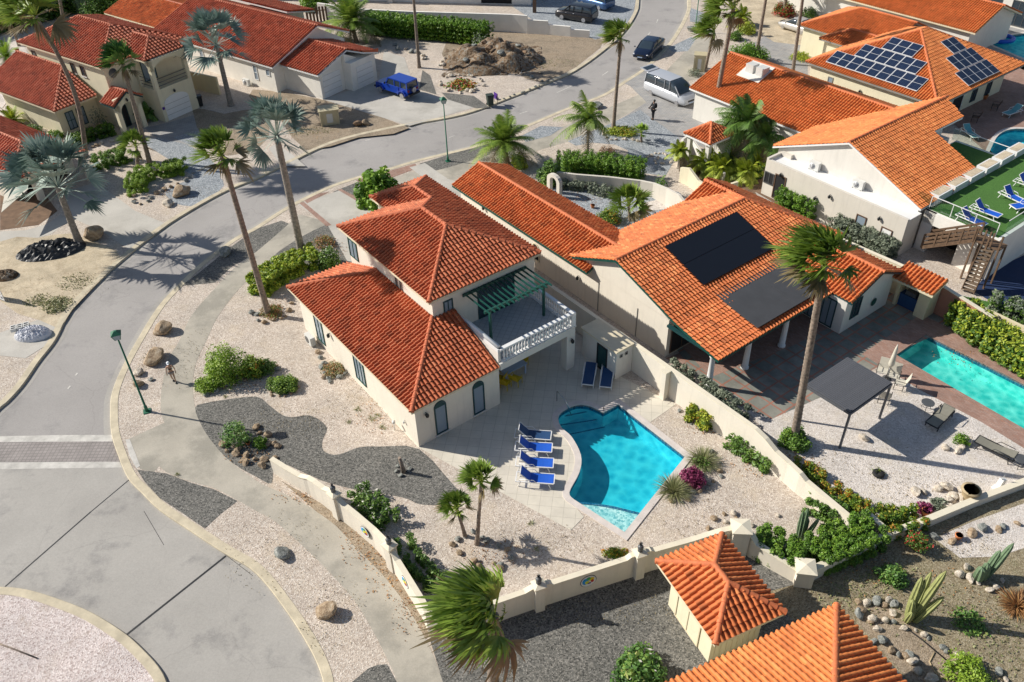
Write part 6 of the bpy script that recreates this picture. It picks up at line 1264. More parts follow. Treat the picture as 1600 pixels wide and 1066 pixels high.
ps = House('pump_shed', 'cream flat roofed pump shed with a dark door against the boundary wall', MA, -27.8, 27.6, cat='shed')
w1 = MB(); w1.prism([(-29.3, 26.9), (-27.1, 26.9), (-27.1, 27.45), (-26.2, 27.46), (-26.2, 27.48), (-29.3, 27.48)], 0, 2.0); w1 = MB(); w1.box(-28.6, -25.75, 26.2, 27.46, 0, 2.0); ps.part(w1, 'wall', K['stucco_white']); w1 = MB(); w1.box(-28.7, -25.65, 26.1, 27.47, 2.001, 2.1); ps.part(w1, 'flat_roof', K['cream_trim'])
ps.win('v', 26.2, -1, -26.9, .02, .85, 1.75, K['black'], K['teal'], mull=0, name='door')
for a in (26.55, 26.95): ps.win('u', -25.75, 1, a, 1.5, .2, .2, K['grey_trim'], K['dark'], mull=0, t=.03, name='vent')
# front wall
f1 = [(430, 738, 1.0), (452, 752, 1.0), (474, 765, 1.02), (482, 770, 1.15), (488, 773, 1.25), (498, 780, 1.3), (512, 791, 1.32), (522, 799, 1.5), (528, 805, 1.5)]
wallrun('front_wall', 'cream front garden wall with a wavy top beside the pavement, from its low end to the first pillar', f1, .2, WP)
wallrun('front_wall', 'cream front garden wall section with a coloured plaque between the first two statue pillars', [(533, 809, 1.5), (545, 818, 1.3), (560, 830, 1.3), (590, 856, 1.3), (604, 872, 1.4), (612, 882, 1.5)], .2, WP)
wallrun('front_wall', 'cream front garden wall section partly hidden by the big foreground palm', [(618, 892, 1.5), (626, 904, 1.3), (645, 935, 1.3), (665, 968, 1.3), (672, 985, 1.3), (700, 996, 1.3)], .2, WP)
wallrun('front_wall', 'cream front garden wall section between the foreground palm and its next pillar', [(700, 996, 1.3), (760, 975, 1.35), (820, 954, 1.35), (832, 950, 1.5), (838, 948, 1.5)], .2, WP)
wallrun('front_wall', 'cream front garden wall section bearing the round toucan-coloured plaque', [(846, 946, 1.5), (856, 942, 1.5), (862, 940, 1.35), (920, 921, 1.35), (975, 903, 1.35), (982, 901, 1.5), (992, 898, 1.5)], .2, WP)
wallrun('front_wall', 'cream front garden wall section ending behind the small tiled shed', [(1000, 895, 1.5), (1012, 891, 1.5), (1018, 889, 1.35), (1050, 880, 1.35), (1075, 873, 1.35), (1100, 866, 1.4), (1120, 862, 1.5), (1142, 857, 1.5)], .2, WP)
wallrun('front_wall', 'low cream garden wall running right from the big pillar to the wall corner', [(1160, 860, 1.4), (1170, 867, 1.3), (1178, 872, 1.0), (1250, 912, .75)], .25, WP)
wallrun('planter_wall', 'low cream wall under the dark corner hedge', [(1256, 910, .8), (1290, 893, .7), (1386, 845, .55)], .25, WP)
wallrun('planter_wall', 'short low cream wall joining the corner hedge to the boundary wall', [(1386, 845, .55), (1345, 818, .9)], .22, WP)
wallrun('rear_wall', 'low cream wall along the far side of the white gravel, to the right edge', [(1388, 844, .55), (1450, 820, .5), (1520, 790, .45), (1640, 745, .45)], .25, WP)
wang = math.atan2(P(600, 866).y - P(533, 809).y, P(600, 866).x - P(533, 809).x)
pillar('cream wall pillar with a finial, first from the low end of the front wall', (530, 807), .42, 1.65, wang, 'grey pineapple finial on the pillar nearest the villa driveway side')
pillar('cream wall pillar with a finial, behind the bush right of the coloured plaque', (615, 888), .42, 1.65, wang, 'grey pineapple finial on the middle pillar of the left front wall')
pillar('cream wall pillar with a finial, right of the foreground palm', (842, 950), .42, 1.65, R(19), 'grey pineapple finial on the pillar nearest the foreground palm')
pillar('cream wall pillar with a finial, right of the round plaque', (996, 900), .42, 1.65, R(19), 'grey pineapple finial on the pillar right of the round plaque')
pillar('wide cream wall pillar behind the tiled shed peak', (1150, 860), .75, 1.65, R(-5))
pillar('stout cream pillar at the lower wall corner', (1252, 908), .75, 1.0, R(-10))
def plaque(label, a, b, f, zc, r):
    pa, pb = P(*a), P(*b); d = (pb - pa).normalized(); c = pa + (pb - pa) * f; nn = Vector((d.y, -d.x, 0)); c = c + nn * .101 + Vector((0, 0, zc)); t = thing('wall_plaque', label, 'plaque', c, math.atan2(d.y, d.x))
    def disc(r0, y, m, cx=0, cz=0, sx=1, sz=1, nm='colour_patch'):
        mb = MB(); mb.ext([(cx + r0 * sx * math.cos(k), 0, cz + r0 * sz * math.sin(k)) for k in np.linspace(0, 2 * math.pi, 22)[:-1]], (0, -.01, 0)); obj(mb, nm, m, t).location = (0, y, 0)
    disc(r * 1.08, 0, K['black'], nm='rim'); disc(r, -.012, K['white'], nm='disc')
    for cx, cz, sx, sz, m in [(-.4, .1, .42, .55, mat('plaque_blue', (.02, .3, .7), .5, 0)), (.35, .35, .4, .3, mat('plaque_yellow', (.75, .55, .02), .5, 0)), (.0, .55, .28, .25, mat('plaque_green', (.05, .35, .12), .5, 0)), (-.2, -.1, .28, .3, mat('plaque_lime', (.7, .7, .05), .5, 0)), (.1, -.35, .25, .12, K['purple']), (.5, -.05, .2, .25, mat('plaque_red', (.5, .03, .03), .5, 0))]:
        disc(r, -.024 - .001 * len(t.children), m, cx * r, cz * r, sx, sz)
plaque('round plaque in yellow, blue and green on the front wall facing the dark gravel', (862, 940), (975, 903), .48, .8, .36)
plaque('round coloured plaque on the front wall behind the flowering bush', (545, 818), (604, 872), .55, .85, .3); plaque('round coloured plaque on the front wall left of the big foreground palm', (626, 904), (665, 968), .35, .85, .3)
# courtyard wall of the bungalow
wallrun('courtyard_wall', 'curved pale courtyard wall behind the clipped hedge of the bungalow', [(870, 288, 1.1), (900, 292, 1.1), (950, 296, 1.1), (1000, 302, 1.1), (1020, 308, 1.2), (1040, 320, 1.4), (1058, 336, 1.7), (1070, 348, 1.5)], .2, 'annexe_wall', None)
wallrun('courtyard_wall', 'swooping pale wall between the courtyard and the feathery palms', [(1062, 283, 1.2), (1075, 290, 1.5), (1090, 300, 1.0), (1110, 312, .9), (1150, 300, .9)], .2, 'stucco_pale', None)
wallrun('courtyard_wall', 'low white wall with a pale coping below the tiled pavilion', [(1060, 262, 1.0), (1064, 240, 1.3), (1075, 232, 1.3), (1100, 262, .9), (1130, 285, .8)], .2, 'stucco_white', None)
wallrun('boundary_wall', 'cream topped boundary wall between the bungalow and the white annexe hedge', [(*mw(-34, 45.6), 2.0), (*mw(-26, 45.6), 2.1), (*mw(-20.4, 45.9), 2.1)], .2, 'stucco_pale', 'wall_cap', world=True)
wallrun('patio_wall', 'pink and cream garden wall behind the barbecue hut', [(*mw(-20.3, 46.0), 2.4), (*mw(-19.6, 46.0), 2.4), (*mw(-18.9, 46.0), 2.1), (*mw(-14.6, 46.0), 1.5)], .2, 'stucco_pink', 'wall_cap', world=True)
wallrun('patio_wall', 'cream wall along the court behind the yellow-flecked hedge', [(*mw(-15.4, 47.0), 1.2), (*mw(-10, 47.0), 1.2), (*mw(-4, 47.0), 1.2)], .2, 'stucco_yellow', None, world=True)
wallrun('yard_wall', 'yellow rendered wall between the yellow house and the white bungalow', [(*uvw(YA, -73.6, 48.9), 1.75), (*uvw(YA, -69.5, 49.3), 1.75)], .2, 'stucco_yellow', None, world=True)
wallrun('top_wall', 'long white wall stepping down behind the hedge and earth mound', [(500, 30, 1.9), (565, 40, 1.9), (640, 44, 1.9), (800, 50, 1.95), (824, 52, 1.95), (825, 52, 1.5), (856, 54, 1.5), (857, 54, 1.1), (891, 57, 1.1), (892, 57, .8), (921, 59, .8)], .25, 'dirty_white', None)
ar = thing('entrance_arch', 'small white arched gateway at the bungalow courtyard', 'gateway', P(864, 305), MA); mb = MB(); pts = [(-.75, 0), (-.4, 0), (-.4, 1.35)] + [(.4 * math.cos(t), 1.35 + .4 * math.sin(t)) for t in np.linspace(math.pi, 0, 9)] + [(.4, 0), (.75, 0), (.75, 1.5)] + [(.75 * math.cos(t), 1.5 + .55 * math.sin(t)) for t in np.linspace(0, math.pi, 9)]
mb.ext([(a, 0, b * .85) for a, b in pts], (0, .3, 0)); obj(mb, 'arch', K['annexe_wall'], ar)
# tiled pavilion
Pv = House('tiled_pavilion', 'small open entrance pavilion with an orange pyramid roof and white posts', MA, -43, 50, cat='pavilion')
def pvz(px, py, z): p = P(px, py, z); c, s_ = math.cos(MA), math.sin(MA); return (p.x * c + p.y * s_, -p.x * s_ + p.y * c)
q = 2.7; a = pvz(1070, 208, q); b = pvz(1108, 228, q); c_ = pvz(1151, 209, q); a0, c0, a1, c1 = (a[0], (a[1] + b[1]) / 2, (b[0] + c_[0]) / 2, c_[1]); ap = ((a0 + a1) / 2, (c0 + c1) / 2, q + (c1 - c0) / 2 * .55)
Pv.roof([[(a0, c0, q), (a1, c0, q), ap], [(a1, c0, q), (a1, c1, q), ap], [(a1, c1, q), (a0, c1, q), ap], [(a0, c1, q), (a0, c0, q), ap]], [((a0, c0, q), ap), ((a1, c0, q), ap), ((a1, c1, q), ap), ((a0, c1, q), ap)], K['tile_n'], K['cap_n'], K['white'])
for u, v in ((a0 + .4, c0 + .4), (a1 - .4, c0 + .4), (a1 - .4, c1 - .4), (a0 + .4, c1 - .4)): mb = MB(); mb.box(u - .17, u + .17, v - .17, v + .17, 0, q - .05); Pv.part(mb, 'post', K['stucco_white'])
mb = MB(); mb.box(a0 + .3, a1 - .3, c1 - .56, c1 - .4, 0, 2.3); Pv.part(mb, 'back_wall', K['stucco_white'])
# top white villa
TW = House('top_villa', 'white villa cut off by the top edge behind the long white wall', R(-9), 0, 120); 
def lw_(px, py): p = P(px, py); return p
mb = MB(); e0 = P(500, 0); e1 = P(830, 8); ang = math.atan2(e1.y - e0.y, e1.x - e0.x); bpy.data.objects.remove(TW.root); TW = thing('top_villa', 'white villa cut off by the top edge behind the long white wall', 'house', e0, ang); L = (e1 - e0).length
mb.box(-14, L, .0, 9, 0, 3.2); obj(mb, 'wall', K['dirty_white'], TW); mb = MB(); mb.box(L - 6.2, L - 2.4, -.03, -.004, .1, 2.5); g = obj(mb, 'garage_opening', K['dark'], TW); mb = MB(); mb.box(-14.3, L + .3, -.3, 9.3, 3.201, 3.4); obj(mb, 'flat_roof', K['stucco_white'], TW)  # opening is a dark sheet on the wall, its shade painted
for x in (4, 9): mb = MB(); mb.box(x, x + .6, -.5, -.05, 0, 3.19); obj(mb, 'pilaster', K['stucco_white'], TW)
mb = MB(); mb.box(L + .6, L + 1.0, -3, -2.6, 0, 2.6); obj(mb, 'carport_post', K['brown_trim'], TW)

# pools
def pool(label, ring, steps=None, depth=.95, water='water', plaster='plaster', cop='coping', copw=.32, tile=True, curved=True, shelf=None, wring=None, name='swimming_pool', wz=-.13, tilepx=None):
    r = [Vector(p[:2]) for p in ring]; n = len(r); g = r[0]; root = thing(name, label, 'pool', (g.x, g.y, 0))
    ar = sum(r[i].x * r[(i + 1) % n].y - r[(i + 1) % n].x * r[i].y for i in range(n)); sg = 1 if ar > 0 else -1
    nr = []
    for i in range(n):
        a = (r[i] - r[i - 1]).normalized(); b = (r[(i + 1) % n] - r[i]).normalized(); d = (a + b).normalized(); k = 1 / max(.5, d.dot(a)); nr.append(Vector((d.y, -d.x)) * sg * k)
    def ringmesh(o0, z0_, o1, z1_):
        V = []
        for i in range(n):
            for o_, z in ((o0, z0_), (o1, z1_)): V.append((r[i].x + nr[i].x * o_ - g.x, r[i].y + nr[i].y * o_ - g.y, z))
        return V, [(2 * i, 2 * ((i + 1) % n), 2 * ((i + 1) % n) + 1, 2 * i + 1) for i in range(n)]
    b = MB(); V, F = ringmesh(0, -.3, -.12, -depth); b.add(V, F); bas = obj(b, 'basin', K[plaster], root)
    bm = bmesh.new(); vs = [bm.verts.new((r[i].x - nr[i].x * .12 - g.x, r[i].y - nr[i].y * .12 - g.y, -depth)) for i in range(n)]
    for i in range(n): bm.edges.new((vs[i], vs[(i + 1) % n]))
    bmesh.ops.triangle_fill(bm, use_beauty=True, edges=bm.edges[:], normal=(0, 0, 1)); me = bpy.data.meshes.new('pool_floor'); bm.to_mesh(me); bm.free(); me.materials.append(K[plaster]); link(bpy.data.objects.new('pool_floor', me), root)
    t = MB(); V, F = ringmesh(.0, .0, .0, -.3); t.add(V, F); obj(t, 'waterline_tiles', K['pooltile'], root)
    c = MB(); V, F = ringmesh(-.02, .045, copw, .045); c.add(V, F); V, F = ringmesh(-.02, .045, -.02, -.01); c.add(V, F); V, F = ringmesh(copw, .045, copw, -.01); c.add(V, F); obj(c, 'coping', K[cop], root)
    wr = [Vector(p[:2]) for p in (wring or ring)]; bm = bmesh.new(); vs = [bm.verts.new((p.x - g.x, p.y - g.y, wz)) for p in wr]
    for i in range(len(wr)): bm.edges.new((vs[i], vs[(i + 1) % len(wr)]))
    bmesh.ops.triangle_fill(bm, use_beauty=True, edges=bm.edges[:], normal=(0, 0, 1)); bm.normal_update(); [f.normal_flip() for f in bm.faces if f.normal.z < 0]; me = bpy.data.meshes.new('water'); bm.to_mesh(me); bm.free(); me.materials.append(K[water]); link(bpy.data.objects.new('water', me), root)
    return root, g
pa_, ga = pool('free-form turquoise pool with a shallow mosaic shelf behind the villa', poolA, wring=poolA[:-1] + PP([(1004, 799), (960, 788), (930, 783)]))
sw = MB(); q = PP([(897, 782), (930, 783), (960, 788), (1004, 799), (976, 833)]); sw.add([(x - ga.x, y - ga.y, -.13) for x, y in q], (0, 4, 3, 2, 1)); sw_o = obj(sw, 'shallow_water', K['water_s'], pa_); _m = sw_o.data; _m.update()
if _m.polygons[0].normal.z < 0: _m.flip_normals()
sh = MB(); q = PP([(896, 781), (930, 784), (960, 789), (1004, 800), (976, 831)], 0); sh.prism([(x - ga.x, y - ga.y) for x, y in q], -.9, -.24); obj(sh, 'mosaic_shelf', K['mosaic'], pa_)
sh = MB(); q2 = PP([(896, 779), (930, 782), (960, 787), (1004, 798)], 0); q3 = PP([(896, 782), (930, 785), (960, 790), (1003, 801)], 0)
for i in range(3): sh.prism([(q2[i][0] - ga.x, q2[i][1] - ga.y), (q2[i + 1][0] - ga.x, q2[i + 1][1] - ga.y), (q3[i + 1][0] - ga.x, q3[i + 1][1] - ga.y), (q3[i][0] - ga.x, q3[i][1] - ga.y)], -.24, -.2)
obj(sh, 'shelf_edge', K['pooltile'], pa_)
for k, (a, b) in enumerate([((882, 641), (918, 634)), ((876, 650), (936, 641)), ((878, 662), (946, 648))]):
    s_ = MB(); pa, pb = P(*a), P(*b); d = (pb - pa).normalized(); s_.beam((pa.x - ga.x, pa.y - ga.y, -.45 - .25 * k), (pb.x - ga.x, pb.y - ga.y, -.45 - .25 * k), .07, .02); obj(s_, 'step_edge', K['pooltile'], pa_)
h = MB(); p0, p1, p2 = P(870, 627), P(877, 636), P(893, 643); hp = lambda p, z: (p.x - ga.x, p.y - ga.y, z); h.tube([hp(p0, 0), hp(p0, .75), hp(p1, .85), hp(P(884, 640), .6), hp(p2, -.3)], .025, 6); obj(h, 'handrail', K['chrome'], pa_)
pool('long rectangular turquoise pool with red brick coping behind the bungalow', poolB, water='water_t', plaster='plaster_t', cop='brick', copw=.3)
pool('round edged blue pool behind the glass railing at the right edge', poolC, copw=.3, cop='coping', water='water')
pool('blue pool with a floating ring at the top right corner', poolD, copw=.3, cop='coping', water='water'); pool('small bright pool at the left edge by the yellow house', poolE, copw=.3)
rg = MB(); V = []; n, m = 24, 8
for i in range(n):
    for j in range(m): a, b = 2 * math.pi * i / n, 2 * math.pi * j / m; V.append(((1.4 + .22 * math.cos(b)) * math.cos(a), (1.1 + .22 * math.cos(b)) * math.sin(a), .22 * math.sin(b)))
rg.add(V, [(i * m + j, ((i + 1) % n) * m + j, ((i + 1) % n) * m + (j + 1) % m, i * m + (j + 1) % m) for i in range(n) for j in range(m)], sm=True); o = obj(rg, 'swim_ring', K['blue_fab']); o.location = P(1562, 60) + Vector((0, 0, .0)); tag(o, 'large blue inflatable ring floating in the corner pool', 'pool float')
# ---------------------------------------------------------------- loungers, vehicles, street furniture, people
def heading(a, b, z=0):
    pa, pb = P(*a, z), P(*b, z); return math.atan2(pb.y - pa.y, pb.x - pa.x)
def lounger_proto(fab, frame, back, L=1.92, w_=.66, h=.34, arm=True):
    t = thing('sun_lounger', 'x', 'sun lounger'); hL = L / 2; r = .022
    m = MB()
    for s_ in (-1, 1): m.beam((-hL, s_ * w_ / 2, h), (hL, s_ * w_ / 2, h), .045, .05)
    m.beam((-hL, -w_ / 2, h), (-hL, w_ / 2, h), .045, .05); m.beam((hL, -w_ / 2, h), (hL, w_ / 2, h), .045, .05); m.beam((-.2, -w_ / 2, h - .03), (-.2, w_ / 2, h - .03), .04, .03)
    obj(m, 'frame', frame, t)
    for x, dx in ((-hL + .25, -.12), (hL - .3, .14)):
        for s_ in (-1, 1): m = MB(); m.beam((x, s_ * w_ / 2, h), (x + dx, s_ * w_ / 2, 0), .045, .04); obj(m, 'leg', frame, t)
    if arm:
        for s_ in (-1, 1): m = MB(); m.tube([(-hL + .25, s_ * (w_ / 2 + .03), h), (-hL + .2, s_ * (w_ / 2 + .03), h + .2), (-.05, s_ * (w_ / 2 + .03), h + .2), (.1, s_ * (w_ / 2 + .03), h)], .02, 6); obj(m, 'armrest', frame, t)
    x0 = -.25; m = MB(); n = 8; V = []
    for i in range(n + 1):
        x = x0 + (hL - .03 - x0) * i / n; z = h + .03 - .035 * math.sin(math.pi * i / n)
        for s_ in (-1, 1): V.append((x, s_ * (w_ / 2 - .03), z))
    V2 = [(x, y, z - .015) for x, y, z in V]
    m.add(V + V2, [(2 * i, 2 * i + 1, 2 * i + 3, 2 * i + 2)[::-1] for i in range(n)] + [(2 * i + 18, 2 * i + 19, 2 * i + 21, 2 * i + 20) for i in range(n)]); obj(m, 'seat_sling', fab, t)
    Lb = x0 + hL; c, s_ = math.cos(back), math.sin(back); m = MB(); m.beam((x0, 0, h + .03), (x0 - Lb * c, 0, h + .03 + Lb * s_), w_ - .06, .02); b = obj(m, 'backrest', fab, t)
    m = MB()
    for q in (-1, 1): m.beam((x0, q * (w_ / 2 - .04), h + .02), (x0 - Lb * c * .99, q * (w_ / 2 - .04), h + .02 + Lb * s_ * .99), .04, .035)
    m.beam((x0 - Lb * c, -(w_ / 2 - .03), h + .02 + Lb * s_), (x0 - Lb * c, w_ / 2 - .03, h + .02 + Lb * s_), .04, .035); obj(m, 'back_frame', frame, b); return t
protos = {}
def lounger(kind, head, foot, label, group, z=.02):
    cfg = {'blue': (K['blue_fab'], K['white'], R(48)), 'navy': (K['navy_fab'], K['white'], R(4)), 'taupe': (K['grey_fab'], K['black'], R(12)), 'aqua': (K['aqua_fab'], K['white'], R(40)), 'blue_shaded': (K['navy_fab'], K['white'], R(48))}[kind]
    a, b = P(*head, z), P(*foot, z); c = (a + b) / 2; rz_ = math.atan2(b.y - a.y, b.x - a.x)
    if kind not in protos: t = protos[kind] = lounger_proto(*cfg); t.location = c; t.rotation_euler = (0, 0, rz_)
    else: t = dup(protos[kind], c, rz_)
    t['label'] = label; t['group'] = group; return t
G1 = 'blue loungers in a row beside the free-form pool'
lounger('blue_shaded', (806, 684), (860, 688), 'blue lounger painted navy for the house shade, farthest of the row from the pavement wall', G1)  # navy sling carries the house shade on a blue lounger
lounger('blue', (807, 704), (861, 707), 'blue lounger second from the house in the poolside row', G1)
lounger('blue', (808, 728), (863, 731), 'blue lounger third from the house in the poolside row', G1)
lounger('blue', (809, 752), (864, 756), 'blue lounger closest to the garden corner of the terrace, last of the row', G1)
G2 = 'flat navy loungers by the pump shed'
lounger('navy', (924, 572), (917, 611), 'navy flat lounger by the pump shed, the one nearer the balcony column', G2); lounger('navy', (951, 575), (945, 615), 'navy flat lounger by the pump shed, the one nearer the boundary wall', G2)
G3 = 'blue loungers on the turfed roof deck'; z = 3.0
lounger('blue', (1497, 341), (1535, 358), 'blue lounger on the turf deck, right behind the glass railing corner', G3, z); lounger('blue', (1518, 329), (1558, 344), 'blue lounger on the turf deck, second from the glass railing', G3, z)
lounger('blue', (1563, 306), (1600, 324), 'blue lounger on the turf deck, third from the glass railing beside the planters', G3, z); lounger('blue', (1625, 322), (1572, 332), 'blue lounger on the turf deck turned the other way', G3, z); lounger('blue', (1586, 288), (1625, 302), 'blue lounger on the turf deck, farthest back at the frame edge', G3, z)
G4 = 'taupe loungers on the white gravel'
lounger('taupe', (1480, 645), (1452, 672), 'taupe lounger lying on the shaded white gravel by the pergola', G4); lounger('taupe', (1568, 715), (1538, 700), 'taupe lounger on the sunny gravel near the brick pool surround', G4)
lounger('aqua', (1592, 176), (1568, 184), 'pale aqua lounger on the brick patio of the solar house', 'aqua loungers of the solar house'); lounger('aqua', (1502, 205), (1526, 222), 'pale aqua lounger in shade beside the turf lawn glass rail', 'aqua loungers of the solar house')
def chair_proto(fab, fr, name='patio_chair', bh=.95, w_=.55):
    t = thing(name, 'x', 'chair'); m = MB(); m.box(-w_ / 2, w_ / 2, -.25, .25, .42, .45); obj(m, 'seat', fab, t); m = MB(); m.beam((0, -.25, .45), (0, -.42, bh), .03, w_, up=(1, 0, 0)); m = MB(); m.add([(-w_ / 2, -.25, .45), (w_ / 2, -.25, .45), (w_ / 2, -.42, bh), (-w_ / 2, -.42, bh), (-w_ / 2, -.27, .45), (w_ / 2, -.27, .45), (w_ / 2, -.44, bh), (-w_ / 2, -.44, bh)], [(0, 1, 2, 3), (7, 6, 5, 4), (3, 2, 6, 7), (0, 3, 7, 4), (2, 1, 5, 6)]); obj(m, 'backrest', fab, t)
    for x in (-1, 1):
        for y in (-.22, .25): m = MB(); m.beam((x * w_ / 2, y, 0), (x * w_ / 2, y, .44), .035, .035); obj(m, 'leg', fr, t)
        m = MB(); m.tube([(x * (w_ / 2 + .02), .25, .44), (x * (w_ / 2 + .02), .22, .66), (x * (w_ / 2 + .02), -.3, .66)], .018, 5); obj(m, 'armrest', fr, t)
    return t
def chairs(fab, fr, lst, group, z=.02, **k):
    p = None
    for (x, y), rz_, lab in lst:
        g = P(x, y, z)
        if p is None: p = t = chair_proto(fab, fr, **k); t.location = g; t.rotation_euler = (0, 0, rz_)
        else: t = dup(p, g, rz_)
        t['label'] = lab; t['group'] = group
chairs(K['bone_fab'], K['black'], [((1376, 588), R(150), 'pale sling patio chair nearest the closed parasol'), ((1394, 596), R(150), 'pale sling patio chair facing the right pool corner'), ((1404, 606), R(60), 'pale sling patio chair in front, back toward the pool'), ((1380, 628), R(-30), 'pale sling patio chair behind the pergola post on the gravel edge')], 'pale patio chairs beside the pergola', bh=1.05)
chairs(K['yellow'], K['yellow'], [((789, 606), R(-30), 'yellow chair at the shaded table, left of the near side'), ((806, 600), R(-30), 'yellow chair at the shaded table, near side right'), ((816, 572), R(150), 'yellow chair at the far side of the shaded table under the balcony'), ((781, 600), R(60), 'yellow chair at the house wall end of the shaded table')], 'yellow chairs under the balcony')
chairs(K['brown_trim'], K['black'], [((1553, 172), R(60), 'dark wooden armchair under the solar house arches, right one'), ((1522, 190), R(60), 'dark wooden armchair under the solar house arches, left one')], 'dark armchairs of the solar house')
t = thing('dining_table', 'pale blue table in shade under the balcony', 'table', P(800, 586), R(36)); m = MB(); m.box(-.8, .8, -.45, .45, .71, .75); obj(m, 'tabletop', K['bluetop'], t)
for x in (-.7, .7):
    for y in (-.36, .36): m = MB(); m.box(x - .04, x + .04, y - .04, y + .04, 0, .709); obj(m, 'leg', K['bluetop'], t)
for px, lab in (((1446, 640), 'small grey round table on gravel at the brick edge'), ((1590, 728), 'little round wire table at the right edge on the gravel')):
    t = thing('side_table', lab, 'table', P(*px)); m = MB(); m.lathe((0, 0, .5), [(.34, 0), (.34, .03)], 16); obj(m, 'tabletop', K['grey_metal'], t)
    for k in range(3): a = k * 2.094; m = MB(); m.beam((math.cos(a) * .3, math.sin(a) * .3, 0), (math.cos(a) * .1, math.sin(a) * .1, .5), .025, .025); obj(m, 'leg', K['black'], t)
t = thing('closed_parasol', 'closed cream parasol standing between the pale patio chairs', 'parasol', P(1385, 592)); m = MB(); m.tube([(0, 0, 0), (0, 0, 2.5)], .025, 6); obj(m, 'pole', K['white'], t); m = MB(); m.lathe((0, 0, 0), [(.10, .9), (.17, 1.1), (.12, 1.7), (.08, 2.2), (.02, 2.5)], 10); obj(m, 'folded_canopy', K['bone_fab'], t); m = MB(); m.lathe((0, 0, 0), [(.25, 0), (.25, .07), (.05, .1)], 12); obj(m, 'base', K['grey_metal'], t)
# slatted pergola
pu0, pu1, pv0, pv1 = -17.2, -14.42, 31.5, 35.1
x, y = mw(pu0, pv0); t = thing('slatted_pergola', 'freestanding grey aluminium pergola with louvred roof on the white gravel', 'pergola', (x, y, 0), MA); A, B = pu1 - pu0, pv1 - pv0
m = MB()
for a in (0, A - .12): m.box(a, a + .12, .0, B, 2.38, 2.52)
for b in (0, B - .12): m.box(.121, A - .121, b, b + .12, 2.38, 2.52)
obj(m, 'frame', K['louvre'], t); m = MB(); m.box(.05, A - .05, .05, B - .05, 2.521, 2.535); obj(m, 'dark_gap_sheet', K['black'], t)  # added black sheet darkens the louvre gaps and keeps the cast shadow solid
for a in (.0, A - .12):
    for b in (.0, B - .12): m = MB(); m.box(a + .01, a + .11, b + .01, b + .11, 0, 2.379); obj(m, 'post', K['louvre'], t)
sl_ = None
for k in range(27):
    a = .0 + B * 0
    if sl_ is None: m = MB(); m.beam((.06, 0, .03), (A - .06, 0, .03), .075, .06); sl_ = obj(m, 'louvre', K['louvre'], t); sl_.location = (0, .08, 2.54)
    else: inst(sl_, 'louvre', t, (0, .08 + k * (B - .16) / 26, 2.54))
# ---- vehicles
def wheel(par, x, y, r, w_, side):
    m = MB(); m.lathe((0, 0, -w_ / 2), [(r * .6, 0), (r * .95, .0), (r, w_ * .2), (r, w_ * .8), (r * .95, w_), (r * .6, w_)], 20); t = obj(m, 'wheel', K['rubber'], par, (0, 0, 0), (x, y, r)); t.rotation_euler = (R(90), 0, 0)
    m = MB(); m.lathe((0, 0, -w_ / 2 - .006), [(r * .64, 0), (r * .6, .02), (r * .2, w_ * .3)][:2] + [(r * .62, w_ + .012)], 14); q = obj(m, 'rim', K['alloy'], t)
def loft(st, cs, mi=0, sm=True):
    """st: stations, cs(station) -> ring of points"""
    mb = MB(); rings = [cs(s_) for s_ in st]; n = len(rings[0]); V = [p for r_ in rings for p in r_]
    F = [(i * n + j, i * n + (j + 1) % n, (i + 1) * n + (j + 1) % n, (i + 1) * n + j) for i in range(len(rings) - 1) for j in range(n)]
    mb.add(V, F, mi, sm=sm); mb.add(rings[0], [tuple(range(n))[::-1]], mi); mb.add(rings[-1], [tuple(range(n))], mi); return mb
def paint(name, c, rough=.25, metal=.3): return NT(name).done(c, rough, Metallic=metal, Coat_Weight=.6)
